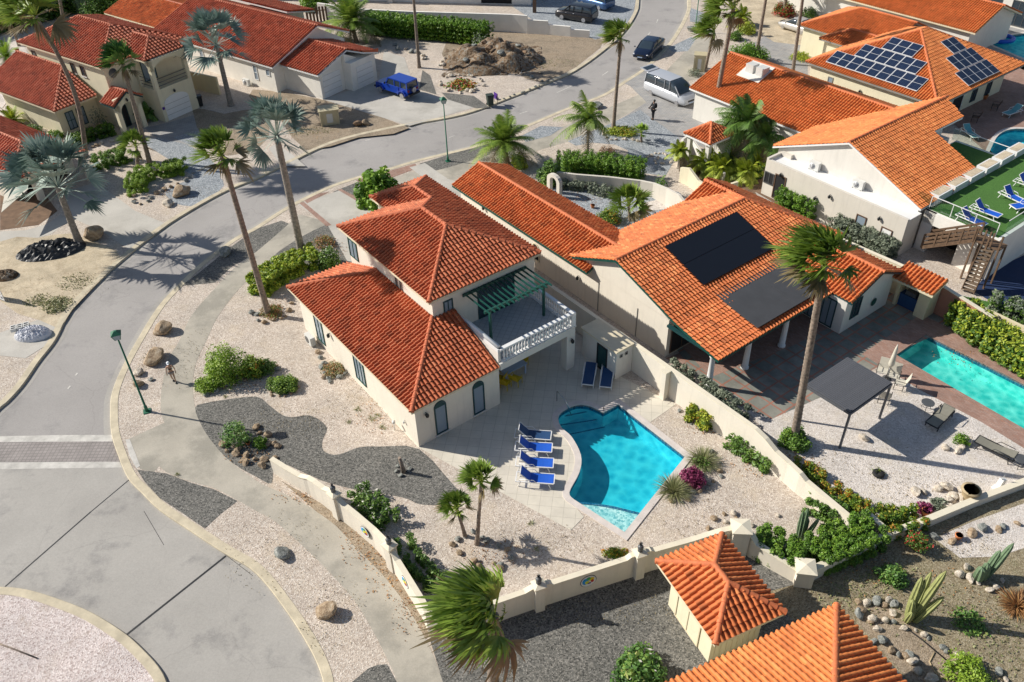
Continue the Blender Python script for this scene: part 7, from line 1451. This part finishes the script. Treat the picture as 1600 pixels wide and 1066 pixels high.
def car(label, front, rear, near, col, L, W, hbelt, H, hood, wb, kind='sedan', r=.33, cat='car', name='parked_car', group=None):
    """front, rear: pixels where the near-side wheels touch the ground; near: +1 when they are on the car's left side"""
    pf, pr = P(*front, ROADZ if kind == 'road' else 0), P(*rear); d = (pf - pr); rz_ = math.atan2(d.y, d.x); c = (pf + pr) / 2; nn = Vector((-math.sin(rz_), math.cos(rz_), 0)) * (-near) * (W / 2 - .1)
    t = thing(name, label, cat, c + nn, rz_, group); h = L / 2; wf, wr = wb / 2, -wb / 2; fo = (L - wb) * .47
    xf = wf + fo; xr = xf - L; zb = .22
    if kind in ('sedan', 'road'): prof = [(xr, .55, hbelt - .06, .86), (xr + .12, .35, hbelt, .93), (xr + .6, zb, hbelt + .02, .98), (xr + 1.4, zb, hbelt, 1.0), (0, zb, hbelt - .01, 1.0), (xf - hood - .1, zb, hbelt - .03, 1.0), (xf - hood + .3, zb, hbelt - .08, .99), (xf - .45, zb, hbelt - .2, .95), (xf - .12, .28, hbelt - .3, .88), (xf, .35, hbelt - .38, .78)]; gh = [(xr + .75, .0, .80), (xr + 1.35, .96, .70), (xr + 2.1, 1., .70), (xf - hood - .75, .97, .70), (xf - hood + .15, .0, .82)]
    elif kind == 'suv': prof = [(xr, .5, hbelt - .02, .9), (xr + .08, .3, hbelt, .96), (xr + .6, zb, hbelt, 1.), (0, zb, hbelt, 1.), (xf - hood, zb, hbelt - .02, 1.), (xf - .4, zb, hbelt - .08, .97), (xf - .06, .3, hbelt - .2, .9), (xf, .35, hbelt - .4, .86)]; gh = [(xr + .1, .0, .86), (xr + .35, .92, .78), (xr + 1.2, 1., .76), (xf - hood - .7, .97, .74), (xf - hood + .15, 0, .84)]
    elif kind == 'van': prof = [(xr, .45, hbelt - .02, .92), (xr + .08, .3, hbelt, .98), (xr + .6, zb, hbelt, 1.), (0, zb, hbelt, 1.), (xf - 1.3, zb, hbelt - .02, 1.), (xf - .6, zb, hbelt - .12, .96), (xf - .15, .25, hbelt - .35, .88), (xf, .3, hbelt - .5, .8)]; gh = [(xr + .06, .0, .9), (xr + .2, .93, .84), (xr + 1.4, 1., .82), (xf - 2.1, .98, .80), (xf - 1.4, .72, .8), (xf - .75, 0, .86)]
    hw = W / 2
    def ring(s_):
        x, z0_, z1_, k = s_; a = hw * k; return [(x, -a * .92, z0_), (x, a * .92, z0_), (x, a, z0_ + .22), (x, a, z0_ * .4 + z1_ * .6), (x, a * .93, z1_), (x, a * .7, z1_ + .035), (x, -a * .7, z1_ + .035), (x, -a * .93, z1_), (x, -a, z0_ * .4 + z1_ * .6), (x, -a, z0_ + .22)]
    body = obj(loft(prof, ring), 'body', col, t)
    g0 = hbelt - .03; dz = H - g0
    def gring(s_, e=0):
        x, f, k = s_; z = g0 + dz * f - e; a0_, a1_ = hw * .9, hw * k + .03; a0_ = a0_ if f > 0.05 else hw * .86
        return [(x, -a0_, g0), (x, a0_, g0), (x, (a0_ + a1_) / 2, g0 + (z - g0) * .5), (x, a1_ * .98, z - .03 * (f > .05)), (x, a1_ * .75, z), (x, -a1_ * .75, z), (x, -a1_ * .98, z - .03 * (f > .05)), (x, -(a0_ + a1_) / 2, g0 + (z - g0) * .5)]
    gl = obj(loft(gh, gring), 'windows', K['glass'], t)
    top = [s_ for s_ in gh if s_[1] > .9]; m = MB(); V = []
    for s_ in top:
        rr = gring(s_); V += [(x, y * 1.02, z_ + .012) for x, y, z_ in (rr[6], rr[5], rr[4], rr[3])]
    m.add(V, [(4 * i + j, 4 * i + j + 1, 4 * i + j + 5, 4 * i + j + 4)[::-1] for i in range(len(top) - 1) for j in range(3)], sm=True); obj(m, 'roof', col, t)
    for s_ in (-1, 1):
        for q0, q1 in zip(gh[:-1], gh[1:]):
            r0_, r1_ = gring(q0), gring(q1)
            if q0[1] < .1 or q1[1] < .1:
                a_, b_ = (r0_[3 if s_ > 0 else 6], r1_[3 if s_ > 0 else 6]); m = MB(); m.beam(Vector(a_) * 1.0 + Vector((0, s_ * .012, 0)), Vector(b_) + Vector((0, s_ * .012, 0)), .07, .06); obj(m, 'pillar', col, t)
        for xx in ([xr + L * .42] if kind in ('sedan', 'road') else [xr + L * .28, xr + L * .5, xr + L * .62]): m = MB(); m.beam((xx, s_ * (hw * .9 + .012), g0), (xx, s_ * (hw * top[0][2] + .05), H - .05), .07, .03); obj(m, 'pillar', col, t)
        m = MB(); m.ell((xf - hood + .15, s_ * (hw + .1), hbelt + .06), (.09, .1, .07)); obj(m, 'mirror', col, t)
        m = MB(); m.ell((xf - .2, s_ * hw * .74, hbelt - (.42 if kind == 'van' else .3 if kind != 'suv' else .22)), (.14, .13, .05)); obj(m, 'headlight', K['alu'], t)
        m = MB(); m.ell((xr + .08, s_ * hw * .78, hbelt - .14), (.07, .14, .1)); obj(m, 'tail_light', K['l_red'], t)
        for xx in (wf, wr): wheel(t, xx, s_ * (hw - .09), r, .22, s_)
    m = MB(); m.box(xf - .06, xf + .015, -hw * .42, hw * .42, .5, .66); obj(m, 'grille', K['black'], t)
    m = MB(); m.box(xf + .016, xf + .025, -.26, .26, .36, .47); obj(m, 'number_plate', K['bluetop'], t)
    for s_ in (-1, 1):
        for q in (-.1, .9): m = MB(); m.box(q - .1, q + .08, s_ * (hw + .004) - .012, s_ * (hw + .004) + .012, hbelt - .16, hbelt - .13); obj(m, 'door_handle', K['alu'], t)
    return t
navy = paint('navy_paint', (.008, .016, .045)); silver = paint('silver_paint', (.50, .52, .56), .32, .15); silver2 = paint('champagne_paint', (.50, .48, .45), .32, .15); blackp = paint('black_paint', (.02, .018, .02)); bluep = paint('blue_grey_paint', (.06, .13, .28), .25, .5)
c = car('dark navy saloon driving down the road bend', (1013, 95), (1037, 73), 1, navy, 5.1, 1.95, .95, 1.45, 1.35, 3.05, 'sedan', .35, name='moving_car'); c.location.z = ROADZ
van = car('silver people carrier with its tailgate open on the paved forecourt', (1057, 166), (1017, 149), -1, silver, 5.3, 2.02, 1.12, 2.02, 1.2, 3.36, 'van', .35)
m = MB(); m.beam((-2.45, 0, 2.0), (-3.5, 0, 2.12), 1.5, .06); tg = obj(m, 'open_tailgate', silver, van); m = MB(); m.beam((-2.75, 0, 2.06), (-3.3, 0, 2.125), 1.25, .06); obj(m, 'rear_window', K['glass'], tg)
car('silver champagne saloon parked beside the red flowering bush', (1222, 46), (1253, 56), 1, silver2, 4.4, 1.75, .9, 1.45, 1.1, 2.6, 'sedan', .31)
car('black off-road wagon parked in the shade behind the stepped white wall', (876, 31), (914, 37), 1, blackp, 4.8, 1.9, 1.1, 1.8, 1.2, 2.8, 'suv', .38)
car('blue grey crossover parked beyond the black wagon at the top', (902, 7), (944, 19), 1, bluep, 4.7, 1.88, 1.05, 1.68, 1.2, 2.75, 'suv', .36)
# blue off-roader
pf, pr = P(592, 145), P(632, 158); d = pf - pr; rz_ = math.atan2(d.y, d.x); nn = Vector((-math.sin(rz_), math.cos(rz_), 0)) * (-.85); 
t = thing('off_roader', 'bright blue four door off-roader with a rear spare wheel in front of the garages', 'car', (pf + pr) / 2 + nn, rz_); blu = paint('bright_blue_paint', (.010, .055, .40), .32, .2)
def side_body(m, prof, w_): m.ext([(x, -w_ / 2, z) for x, z in prof], (0, w_, 0))
m = MB(); side_body(m, [(-2.15, .55), (-2.15, 1.15), (.72, 1.15), (.75, 1.1), (2.1, 1.02), (2.15, .9), (2.15, .6), (1.9, .5), (-1.9, .5)], 1.5); side_body(m, [(-1.0, .5), (-1.0, 1.14), (.8, 1.14), (.8, .5)], 1.6); obj(m, 'body', blu, t)
m = MB(); side_body(m, [(-2.1, 1.14), (-2.05, 1.72), (.35, 1.74), (.75, 1.14)], 1.42); obj(m, 'windows', K['glass'], t)
m = MB(); side_body(m, [(-2.12, 1.72), (-2.1, 1.82), (.3, 1.84), (.42, 1.73)], 1.48); obj(m, 'hardtop', blu, t)
for s_ in (-1, 1):
    for a, b in (((-2.08, 1.72), (-2.1, 1.15)), ((-1.25, 1.72), (-1.25, 1.15)), ((-.45, 1.72), (-.45, 1.15)), ((.38, 1.72), (.76, 1.15))): m = MB(); m.beam((a[0], s_ * .715, a[1]), (b[0], s_ * .73, b[1]), .05, .1, up=(1, 0, 0)); obj(m, 'pillar', blu, t)
    for x in (1.45, -1.5):
        m = MB(); m.ext([(x + .52 * math.cos(k), s_ * .74, .5 + .45 * math.sin(k)) for k in np.linspace(0, math.pi, 8)] + [(x - .45 * math.cos(k), s_ * .74, .5 + .38 * math.sin(k)) for k in np.linspace(0, math.pi, 8)], (0, s_ * .22, 0)); obj(m, 'fender', blu, t); wheel(t, x, s_ * .8, .42, .26, s_)
    m = MB(); m.lathe((0, 0, 0), [(.11, 0), (.11, .05)], 12); h_ = obj(m, 'headlight', K['alu'], t, (0, 0, 0), (2.15, s_ * .5, .86)); h_.rotation_euler = (0, R(90), 0); m = MB(); m.box(.62, .72, s_ * .85, s_ * 1.02, 1.2, 1.36); obj(m, 'mirror', K['black'], t); m = MB(); m.box(-2.2, -2.15, s_ * .6 - .08, s_ * .6 + .08, .85, 1.05); obj(m, 'tail_light', K['l_red'], t)
m = MB()
for k in range(7): m.box(2.151, 2.17, -.3 + k * .1 - .02, -.3 + k * .1 + .02, .74, .98)
obj(m, 'grille', K['black'], t); m = MB(); m.box(2.18, 2.35, -.8, .8, .5, .66); obj(m, 'front_bumper', K['black'], t); m = MB(); m.box(-2.38, -2.2, -.75, .75, .5, .68); obj(m, 'rear_bumper', K['black'], t)
wheel(t, -2.32, .05, .4, .24, 1); sw = [c for c in t.children if c.name.startswith('wheel')][-1]; sw.name = 'spare_wheel'; sw.rotation_euler = (0, R(90), 0); sw.location = (-2.3, .05, 1.0)
# ---- street furniture
def lamp_post(label, px, h, z=0):
    t = thing('street_lamp', label, 'street lamp', P(*px, z), R(20), 'green street lamps'); m = MB(); m.tube([(0, 0, 0), (0, 0, .4), (0, 0, .42), (0, 0, h - .4)], [.1, .09, .06, .045], 10); obj(m, 'post', K['lampgreen'], t); m = MB(); m.box(-.2, .2, -.2, .2, -.02, .05); obj(m, 'base_plate', K['lampgreen'], t)
    m = MB(); s_ = .13; S_2 = .23; V = [(-s_, -s_, h - .35), (s_, -s_, h - .35), (s_, s_, h - .35), (-s_, s_, h - .35), (-S_2, -S_2, h), (S_2, -S_2, h), (S_2, S_2, h), (-S_2, S_2, h)]; m.add([Vector(v) for v in V], [(3, 2, 1, 0), (0, 1, 5, 4), (1, 2, 6, 5), (2, 3, 7, 6), (3, 0, 4, 7)]); ln = obj(m, 'lantern', K['curtain'], t)
    m = MB()
    for i in range(4): m.beam(V[i], V[i + 4], .025, .025)
    obj(m, 'lantern_frame', K['lampgreen'], ln); m = MB(); k = S_2 + .03; m.add([(-k, -k, h + .001), (k, -k, h + .001), (k, k, h + .001), (-k, k, h + .001), (-.06, -.06, h + .18), (.06, -.06, h + .18), (.06, .06, h + .18), (-.06, .06, h + .18)], [(3, 2, 1, 0), (0, 1, 5, 4), (1, 2, 6, 5), (2, 3, 7, 6), (3, 0, 4, 7), (4, 5, 6, 7)]); obj(m, 'lantern_cap', K['lampgreen'], t)
lamp_post('green street lamp in front, on the pink gravel beside the sidewalk', (230, 643), 5.55); lamp_post('green street lamp at the road opposite the driveway of the garage house', (700, 252), 5.4); lamp_post('green street lamp at the top beside the road bend', (1086, 50), 5.4)
def bin_(label, px, m_, rz_=0):
    t = thing('wheelie_bin', label, 'bin', P(*px), rz_); m = MB(); m.add([(-.24, -.26, .08), (.24, -.26, .08), (.24, .26, .08), (-.24, .26, .08), (-.3, -.33, .98), (.3, -.33, .98), (.3, .36, .98), (-.3, .36, .98)], [(3, 2, 1, 0), (0, 1, 5, 4), (1, 2, 6, 5), (2, 3, 7, 6), (3, 0, 4, 7), (4, 5, 6, 7)]); obj(m, 'body', m_, t); m = MB(); m.ext([(-.33, -.37, .99), (-.33, .4, .99), (-.33, .36, 1.06), (-.33, -.3, 1.08)], (.66, 0, 0)); obj(m, 'lid', m_, t)
    for s_ in (-1, 1): m = MB(); m.lathe((0, 0, -.03), [(.1, 0), (.1, .06)], 12); w_ = obj(m, 'wheel', K['rubber'], t, (0, 0, 0), (s_ * .26, .27, .1)); w_.rotation_euler = (0, R(90), 0)
K['bin_green'] = mat('bin_green', (.03, .045, .035), .6, .1); bin_('dark green wheeled bin at the kerb beside the small sign', (766, 165), K['bin_green'], .3); bin_('black wheeled bin beside the garage of the yellow house', (313, 166), K['black'], .5)
t = thing('small_sign', 'small dark sign on two posts behind the dark green bin', 'sign', P(775, 162), R(-60)); m = MB(); m.box(-.3, .3, -.02, .02, .45, 1.05); obj(m, 'board', K['purple'], t)
for s_ in (-1, 1): m = MB(); m.box(s_ * .28 - .02, s_ * .28 + .02, .021, .05, 0, 1.05); obj(m, 'post', K['brown_trim'], t)
def cabinet(label, px, w_, d_, h, ang, extra=True):
    t = thing('utility_cabinet', label, 'utility cabinet', P(*px), ang); m = MB(); m.box(-w_ / 2, w_ / 2, -d_ / 2, d_ / 2, 0, h); obj(m, 'casing', K['beige_metal'], t); m = MB(); m.ext([(-w_ / 2 - .08, -d_ / 2 - .08, h), (w_ / 2 + .08, -d_ / 2 - .08, h), (w_ / 2 + .08, d_ / 2 + .08, h + .06), (-w_ / 2 - .08, d_ / 2 + .08, h + .06)], (0, 0, .07)); obj(m, 'roof_slab', K['beige_metal'], t)
    m = MB(); m.box(-w_ * .16, w_ * .16, -d_ / 2 - .03, -d_ / 2 - .001, .25, h * .8); obj(m, 'panel', K['ac'], t)
    for x in (-1, 1): m = MB(); m.box(x * w_ * .45 - .08, x * w_ * .45 + .08, -d_ / 2 - .09, -d_ / 2 - .002, 0, h * .9); obj(m, 'pier', K['beige_metal'], t)
cabinet('weathered beige transformer cabinet on the dirt verge by the silver palm', (516, 192), 1.7, 1.1, 1.35, R(15)); cabinet('tall beige meter cabinet by the blurred palm at the roadside', (1092, 110), 1.1, .8, 1.6, R(-15))
x, y = P(487, 540)[:2]; ux, vy = pxuv(487, 540); t = thing('air_conditioner', 'grey air conditioner on the gravel at the villa side wall', 'air conditioner', P(486, 537), MA); m = MB(); m.box(-.4, .4, -.16, .16, .05, .65); obj(m, 'casing', K['ac'], t); m = MB(); m.lathe((0, 0, 0), [(.23, 0), (.23, .02)], 14); g_ = obj(m, 'fan_grille', K['grey_metal'], t, (0, 0, 0), (-.1, -.165, .35)); g_.rotation_euler = (R(90), 0, 0)
t = thing('garden_spotlight', 'white garden spotlight with a stone at the villa corner wall', 'spotlight', P(617, 672)); m = MB(); m.tube([(0, 0, 0), (0, 0, .55)], .02, 5); obj(m, 'stake', K['ac'], t); m = MB(); m.ell((0, 0, .6), (.1, .13, .1)); obj(m, 'head', K['ac'], t)
# tarpaulin, sacks, pots
def crumple(name, label, cat, px, rx, ry, h, m_, seed, n=34, amp=.22, group=None, ang=0.):
    r_ = np.random.default_rng(seed); ph = r_.random(12) * 6; fr = r_.normal(size=(12, 2)) * 4.5; mb = MB(); V = []
    for j in range(n):
        for i in range(n):
            x, y = -1 + 2 * i / (n - 1), -1 + 2 * j / (n - 1); r = math.hypot(x, y); e = max(0, 1 - r ** 2.4); z = h * e ** .55 * (1 + r_.normal() * amp * .28 + amp * .45 * sum(abs(math.sin(fr[k][0] * x + fr[k][1] * y + ph[k])) for k in range(12)) / 4 - amp * 1.2)
            s_ = min(1, 1 / max(r, 1e-6)) if r > 1 else 1; V.append((x * rx * s_, y * ry * s_, max(z, -.02)))
    mb.add(V, [(j * n + i, j * n + i + 1, (j + 1) * n + i + 1, (j + 1) * n + i) for j in range(n - 1) for i in range(n - 1)]); o = obj(mb, name, m_); o.location = P(*px); o.rotation_euler = (0, 0, ang); return tag(o, label, cat, group)
crumple('tarpaulin', 'crumpled black tarpaulin heap at the foot of the leaning silver palm', 'tarpaulin', (80, 392), 2.4, 1.4, .55, K['tarp'], 3, n=26, amp=.9, ang=.25)
crumple('plastic_heap', 'translucent white plastic sacks bundled at the left kerb', 'plastic sacks', (52, 524), 1.15, .75, .6, mat('plastic', (.62, .63, .68), .35, .15, 3), 9, amp=.3)
t = thing('paving_blocks', 'stack of pale openwork blocks on the plastic at the left kerb', 'blocks', P(36, 520) + Vector((0, 0, .35)), .4); 
for k in range(3):
    m = MB(); m.box(-.55 + k * .37, -.22 + k * .37, -.25, .25, 0, .22); b_ = obj(m, 'block', K['ac'], t)
    for q in (-.12, .1): m = MB(); m.box(-.5 + k * .37, -.27 + k * .37, q - .06, q + .06, .221, .226); obj(m, 'slot', K['black'], b_)
crumple('rubble_heap', 'small heap of dark building rubble at the left edge', 'rubble', (8, 432), .9, .7, .4, K['mound'], 12)
t = thing('flower_pot', 'large beige planter pot with a rock inside on the white gravel', 'pot', P(1511, 780)); m = MB(); m.lathe((0, 0, 0), [(.28, 0), (.33, .3), (.40, .62), (.46, .66), (.46, .72), (.36, .72), (.33, .6)], 18); obj(m, 'pot', K['pot'], t); rock('grey stone sitting in the large beige pot', None, .42, 'rock_grey', None, 'stone_in_pot', 'rock', 1, 1, P(1511, 780) + Vector((0, 0, .5)))
t = thing('tyre_planter', 'dark ring planter holding the small agave', 'planter', P(1372, 742)); m = MB(); m.lathe((0, 0, 0), [(.24, 0), (.3, .06), (.3, .14), (.24, .18), (.17, .16)], 16); obj(m, 'ring', K['rubber'], t)
t = thing('garden_sculpture', 'white and black folded sculpture by the low rear wall', 'sculpture', P(1560, 762), .5); m = MB(); m.box(-.3, .25, -.2, .2, 0, .08); obj(m, 'plinth', K['white'], t); m = MB(); m.ext([(-.2, -.1, .081), (.2, -.1, .081), (.28, -.1, .5), (-.05, -.1, .62)], (0, .22, 0)); obj(m, 'folded_box', K['white'], t); m = MB(); m.add([(-.1, .0, .6), (.02, .0, 1.0), (.1, .02, .6)], (0, 1, 2)); m.add([(-.1, .0, .6), (.02, .0, 1.0), (.1, .02, .6)], (2, 1, 0)); obj(m, 'fin', K['white'], t)
for px, lab, s_ in (((1496, 842), 'small terracotta pot tipped among the grey border rocks', .3), ((1433, 858), 'wide orange bowl holding the red and green plant', .5), ((786, 690), '', 0), ((388, 695), 'terracotta pot lying in the rock garden beside the sidewalk', .2), ((975, 872), '', 0), ((926, 325), 'orange clay ornament on the dark courtyard gravel', .28), ((1510, 716 + 60), '', 0), ((1538, 155), 'round terracotta pot under the solar house arches', .45), ((1445, 806), 'brown bowl planter below the purple shrub', .4), ((28, 82), 'terracotta pot on the gravel behind the yellow house', .4)):
    if not s_: continue
    m = MB(); m.lathe((0, 0, 0), [(s_ * .35, 0), (s_ * .5, s_ * .5), (s_ * .62, s_ * .85), (s_ * .62, s_ * .95), (s_ * .5, s_ * .95), (s_ * .45, s_ * .75)], 16); o = obj(m, 'clay_pot', K['terra']); o.location = P(*px); tag(o, lab, 'pot')
m = MB(); pts = [P(*q) + Vector((0, 0, .03)) for q in ((1375, 975), (1385, 972), (1410, 978), (1440, 1000), (1490, 1042))]; m.tube(pts, .03, 6); tag(obj(m, 'garden_hose', K['black']), 'black irrigation hose crossing the bordered soil', 'hose')
m = MB(); pts = [P(*q) + Vector((0, 0, .03)) for q in ((1460, 1020), (1452, 1035), (1460, 1050), (1475, 1060), (1490, 1072))]; m.tube(pts, .03, 6); tag(obj(m, 'garden_hose', K['pot']), 'pale hose curling on the bordered soil near the bottom edge', 'hose')
m = MB(); pts = [P(*q) + Vector((0, 0, .03)) for q in ((-20, 1000), (20, 1014), (58, 1029))]; m.tube(pts, .035, 6); tag(obj(m, 'dry_branch', K['bark']), 'thin dry stick lying on the traffic island gravel', 'stick')
m = MB(); m.box(-.55, .55, -.25, .25, .55, .62); t = thing('gas_barbecue', 'covered grey gas barbecue beside the house at the top right corner', 'barbecue', P(1556, 28), .3); m = MB(); m.box(-.4, .4, -.28, .28, .0, .85); obj(m, 'cart', K['grey_metal'], t); m = MB(); m.ext([(-.45, -.3, .851), (-.45, .3, .851), (-.45, .25, 1.15), (-.45, -.15, 1.2)], (.9, 0, 0)); obj(m, 'lid', K['grey_metal'], t)
# slatted fence at the left edge, gate near the top
t = thing('lattice_screen', 'white lattice panel casting a grid shadow at the left edge', 'lattice', P(-6, 466), R(-30)); m = MB()
for k in range(7): m.box(-.9 + k * .3, -.8 + k * .3, -.02, .02, .1, 1.6)
for k in range(6): m.box(-.9, 1.0, -.025, .025, .1 + k * .29, .2 + k * .29)
obj(m, 'lattice', K['white'], t)
t = thing('timber_fence', 'dark timber slat fence between the white bungalow and the date palm', 'fence', P(496, 34), R(10)); 
for k in range(7): m = MB(); m.box(-1.2 + k * .38, -.95 + k * .38, -.03, .03, 0, 1.7); obj(m, 'board', K['wood'], t)
m = MB(); m.box(-1.2, 1.4, .031, .08, 1.2, 1.3); obj(m, 'rail', K['wood'], t)
# ---- people
def skin_body(name, joints, edges, m_, parent, root=0, sub=2):
    me = bpy.data.meshes.new(name); me.from_pydata([j[0] for j in joints], edges, []); o = link(bpy.data.objects.new(name, me), parent); me.materials.append(m_)
    md = o.modifiers.new('skin', 'SKIN'); md.use_smooth_shade = True
    for v, j in zip(me.skin_vertices[0].data, joints): v.radius = (j[1], j[2] if len(j) > 2 else j[1]); v.use_root = False
    me.skin_vertices[0].data[root].use_root = True; s_ = o.modifiers.new('sub', 'SUBSURF'); s_.levels = sub; s_.render_levels = sub; return o
def person(label, px, H_, rz_, pose, top, bottom, hat=None, bag=False, cap=None):
    t = thing('person', label, 'person', P(*px), rz_); s_ = H_ / 1.75; J = {k: Vector(v) * s_ for k, v in pose.items()}; x = {}
    pts = [('hip', .13, .10), ('waist', .11, .085), ('chest', .135, .10), ('neck', .05, .05), ('jaw', .065, .07), ('head', .085, .095), ('crown', .05, .06)] + [(f'{a}{b}', r, r) for b in 'LR' for a, r in (('thigh', .08), ('knee', .052), ('ankle', .034), ('toe', .03), ('shoulder', .055), ('elbow', .038), ('wrist', .026), ('palm', .03))]
    names = [p[0] for p in pts]; joints = [(tuple(J[n]), a * s_, b * s_) for n, a, b in pts]; E_ = [('hip', 'waist'), ('waist', 'chest'), ('chest', 'neck'), ('neck', 'jaw'), ('jaw', 'head'), ('head', 'crown')]
    for b in 'LR': E_ += [('hip', 'thigh' + b), ('thigh' + b, 'knee' + b), ('knee' + b, 'ankle' + b), ('ankle' + b, 'toe' + b), ('chest', 'shoulder' + b), ('shoulder' + b, 'elbow' + b), ('elbow' + b, 'wrist' + b), ('wrist' + b, 'palm' + b)]
    edges = [(names.index(a), names.index(b)) for a, b in E_]
    for b, sg in (('L', 1), ('R', -1)):   # five fingers on each hand
        pw, pp = J['wrist' + b], J['palm' + b]; d = (pp - pw).normalized(); sd = Vector((1, 0, 0)) - d * d.x; sd.normalize(); cu = d.cross(sd) * sg
        for k, ln in enumerate((.06, .07, .075, .065)):
            o_ = pp + sd * (k - 1.5) * .018 * s_; i0 = len(joints); joints.append((tuple(o_ + d * ln * .5 * s_), .008 * s_, .008 * s_)); joints.append((tuple(o_ + (d * ln + cu * .02) * s_), .007 * s_, .007 * s_)); edges += [(names.index('palm' + b), i0), (i0, i0 + 1)]
        i0 = len(joints); joints.append((tuple(pw + (pp - pw) * .5 + sd * .04 * s_), .009 * s_, .009 * s_)); joints.append((tuple(pp + sd * .055 * s_), .008 * s_, .008 * s_)); edges += [(names.index('wrist' + b), i0), (i0, i0 + 1)]
    h = J['head']; f = Vector((0, -1, 0)); i0 = len(joints); joints.append((tuple(h + f * .105 * s_ - Vector((0, 0, .03 * s_))), .014 * s_, .016 * s_)); edges.append((names.index('head'), i0))
    body = skin_body('body', joints, edges, K['skin'], t)
    for q in (-1, 1):
        m = MB(); m.ell(tuple(h + Vector((q * .032 * s_, -.088 * s_, .012 * s_))), (.011, .008, .008)); obj(m, 'eye', K['black'], body)
        m = MB(); m.ell(tuple(h + Vector((q * .085 * s_, .01, -.01 * s_))), (.014, .02, .03)); obj(m, 'ear', K['skin'], body)
    m = MB(); m.ell(tuple(h + Vector((0, -.085 * s_, -.06 * s_))), (.022, .008, .006)); obj(m, 'mouth', K['l_brown'], body)
    def cloth(nm, names_, m_, k):
        jj = [(tuple(J[n]), dict((p[0], p[1]) for p in pts)[n] * s_ * k, dict((p[0], p[2]) for p in pts)[n] * s_ * k) for n in names_[0]]; skin_body(nm, jj, names_[1], m_, t, 0)
    if top[1] == 'sleeveless': cloth('top', (['waist', 'chest'], [(0, 1)]), top[0], 1.4)
    else: cloth('jacket', (['hip', 'waist', 'chest', 'shoulderL', 'elbowL', 'wristL', 'shoulderR', 'elbowR', 'wristR'], [(0, 1), (1, 2), (2, 3), (3, 4), (4, 5), (2, 6), (6, 7), (7, 8)]), top[0], 1.5)
    if bottom[1] == 'shorts':
        J['midL'] = J['thighL'].lerp(J['kneeL'], .35); J['midR'] = J['thighR'].lerp(J['kneeR'], .35); pts.append(('midL', .07, .07)); pts.append(('midR', .07, .07)); cloth('shorts', (['hip', 'thighL', 'midL', 'thighR', 'midR'], [(0, 1), (1, 2), (0, 3), (3, 4)]), bottom[0], 1.35)
    else: cloth('trousers', (['hip', 'thighL', 'kneeL', 'ankleL', 'thighR', 'kneeR', 'ankleR'], [(0, 1), (1, 2), (2, 3), (0, 4), (4, 5), (5, 6)]), bottom[0], 1.5)
    for b in 'LR': m = MB(); a_, b_ = J['ankle' + b], J['toe' + b]; c_ = (a_ + b_) / 2; m.ell((c_.x, c_.y, .045), (.05, .13 * s_, .05)); obj(m, 'shoe', K['black'], t)
    m = MB(); m.ell(tuple(h + Vector((0, .018, .02)) * s_), (.1 * s_, .105 * s_, .12 * s_), n=14, m=9); V = m.V[0]; obj(m, 'hair', K['black'], t)
    if cap:
        m = MB(); m.ell(tuple(h + Vector((0, .005, .06)) * s_), (.112 * s_, .125 * s_, .085 * s_), n=14, m=8); c_ = obj(m, 'cap', cap, t); m = MB(); m.ell(tuple(h + Vector((0, -.14, .05)) * s_), (.08 * s_, .09 * s_, .012 * s_)); obj(m, 'peak', cap, c_)
    if bag: m = MB(); m.ell(tuple(J['chest'] + Vector((0, .19, -.12)) * s_), (.16 * s_, .11 * s_, .24 * s_)); obj(m, 'backpack', K['blackcloth'], t)
    return t
base_pose = dict(hip=(0, 0, .95), waist=(0, -.01, 1.1), chest=(0, 0, 1.33), neck=(0, .0, 1.48), jaw=(0, -.01, 1.57), head=(0, -.0, 1.64), crown=(0, .01, 1.71))
def pose(**k): d = dict(base_pose); d.update({a: b for a, b in k.items()}); return d
wk = pose(thighL=(.09, 0, .88), kneeL=(.1, -.12, .5), ankleL=(.09, -.1, .09), toeL=(.09, -.24, .05), thighR=(-.09, 0, .88), kneeR=(-.09, .02, .48), ankleR=(-.08, .2, .13), toeR=(-.08, .08, .05),
    shoulderL=(.18, 0, 1.4), elbowL=(.26, .08, 1.13), wristL=(.27, -.02, .9), palmL=(.27, -.05, .83), shoulderR=(-.18, 0, 1.4), elbowR=(-.26, .02, 1.13), wristR=(-.28, -.12, .92), palmR=(-.28, -.15, .86))
person('walker in a white cap, dark sleeveless top and light shorts on the sidewalk', (273, 597), 1.5, R(18), wk, (K['blackcloth'], 'sleeveless'), (K['tan_cloth'], 'shorts'), cap=K['whitecloth'])
sd = pose(thighL=(.08, 0, .88), kneeL=(.08, -.02, .48), ankleL=(.08, 0, .09), toeL=(.09, -.14, .05), thighR=(-.08, 0, .88), kneeR=(-.08, -.03, .48), ankleR=(-.08, .02, .09), toeR=(-.09, -.12, .05),
    shoulderL=(.19, 0, 1.41), elbowL=(.24, -.12, 1.16), wristL=(.1, -.33, 1.18), palmL=(.06, -.39, 1.2), shoulderR=(-.19, 0, 1.41), elbowR=(-.25, -.14, 1.15), wristR=(-.12, -.36, 1.05), palmR=(-.08, -.42, 1.05))
person('person all in black with a backpack, holding a small controller on the paved forecourt', (1020, 187), 1.86, R(-70), sd, (K['blackcloth'], 'sleeves'), (K['blackcloth'], 'trousers'), bag=True)
g = P(1020, 187); q = Matrix.Rotation(R(-70), 3, 'Z') @ Vector((0, -.46, 1.17)); m = MB(); m.box(-.1, .1, -.06, .06, -.02, .02); o = obj(m, 'remote_controller', K['black']); o.location = g + q; o.rotation_euler = (0, 0, R(-70)); tag(o, 'small dark remote controller in the hands of the person in black', 'controller')
t = thing('blue_mat', 'pale painted paving panel', 'x'); bpy.data.objects.remove(t)
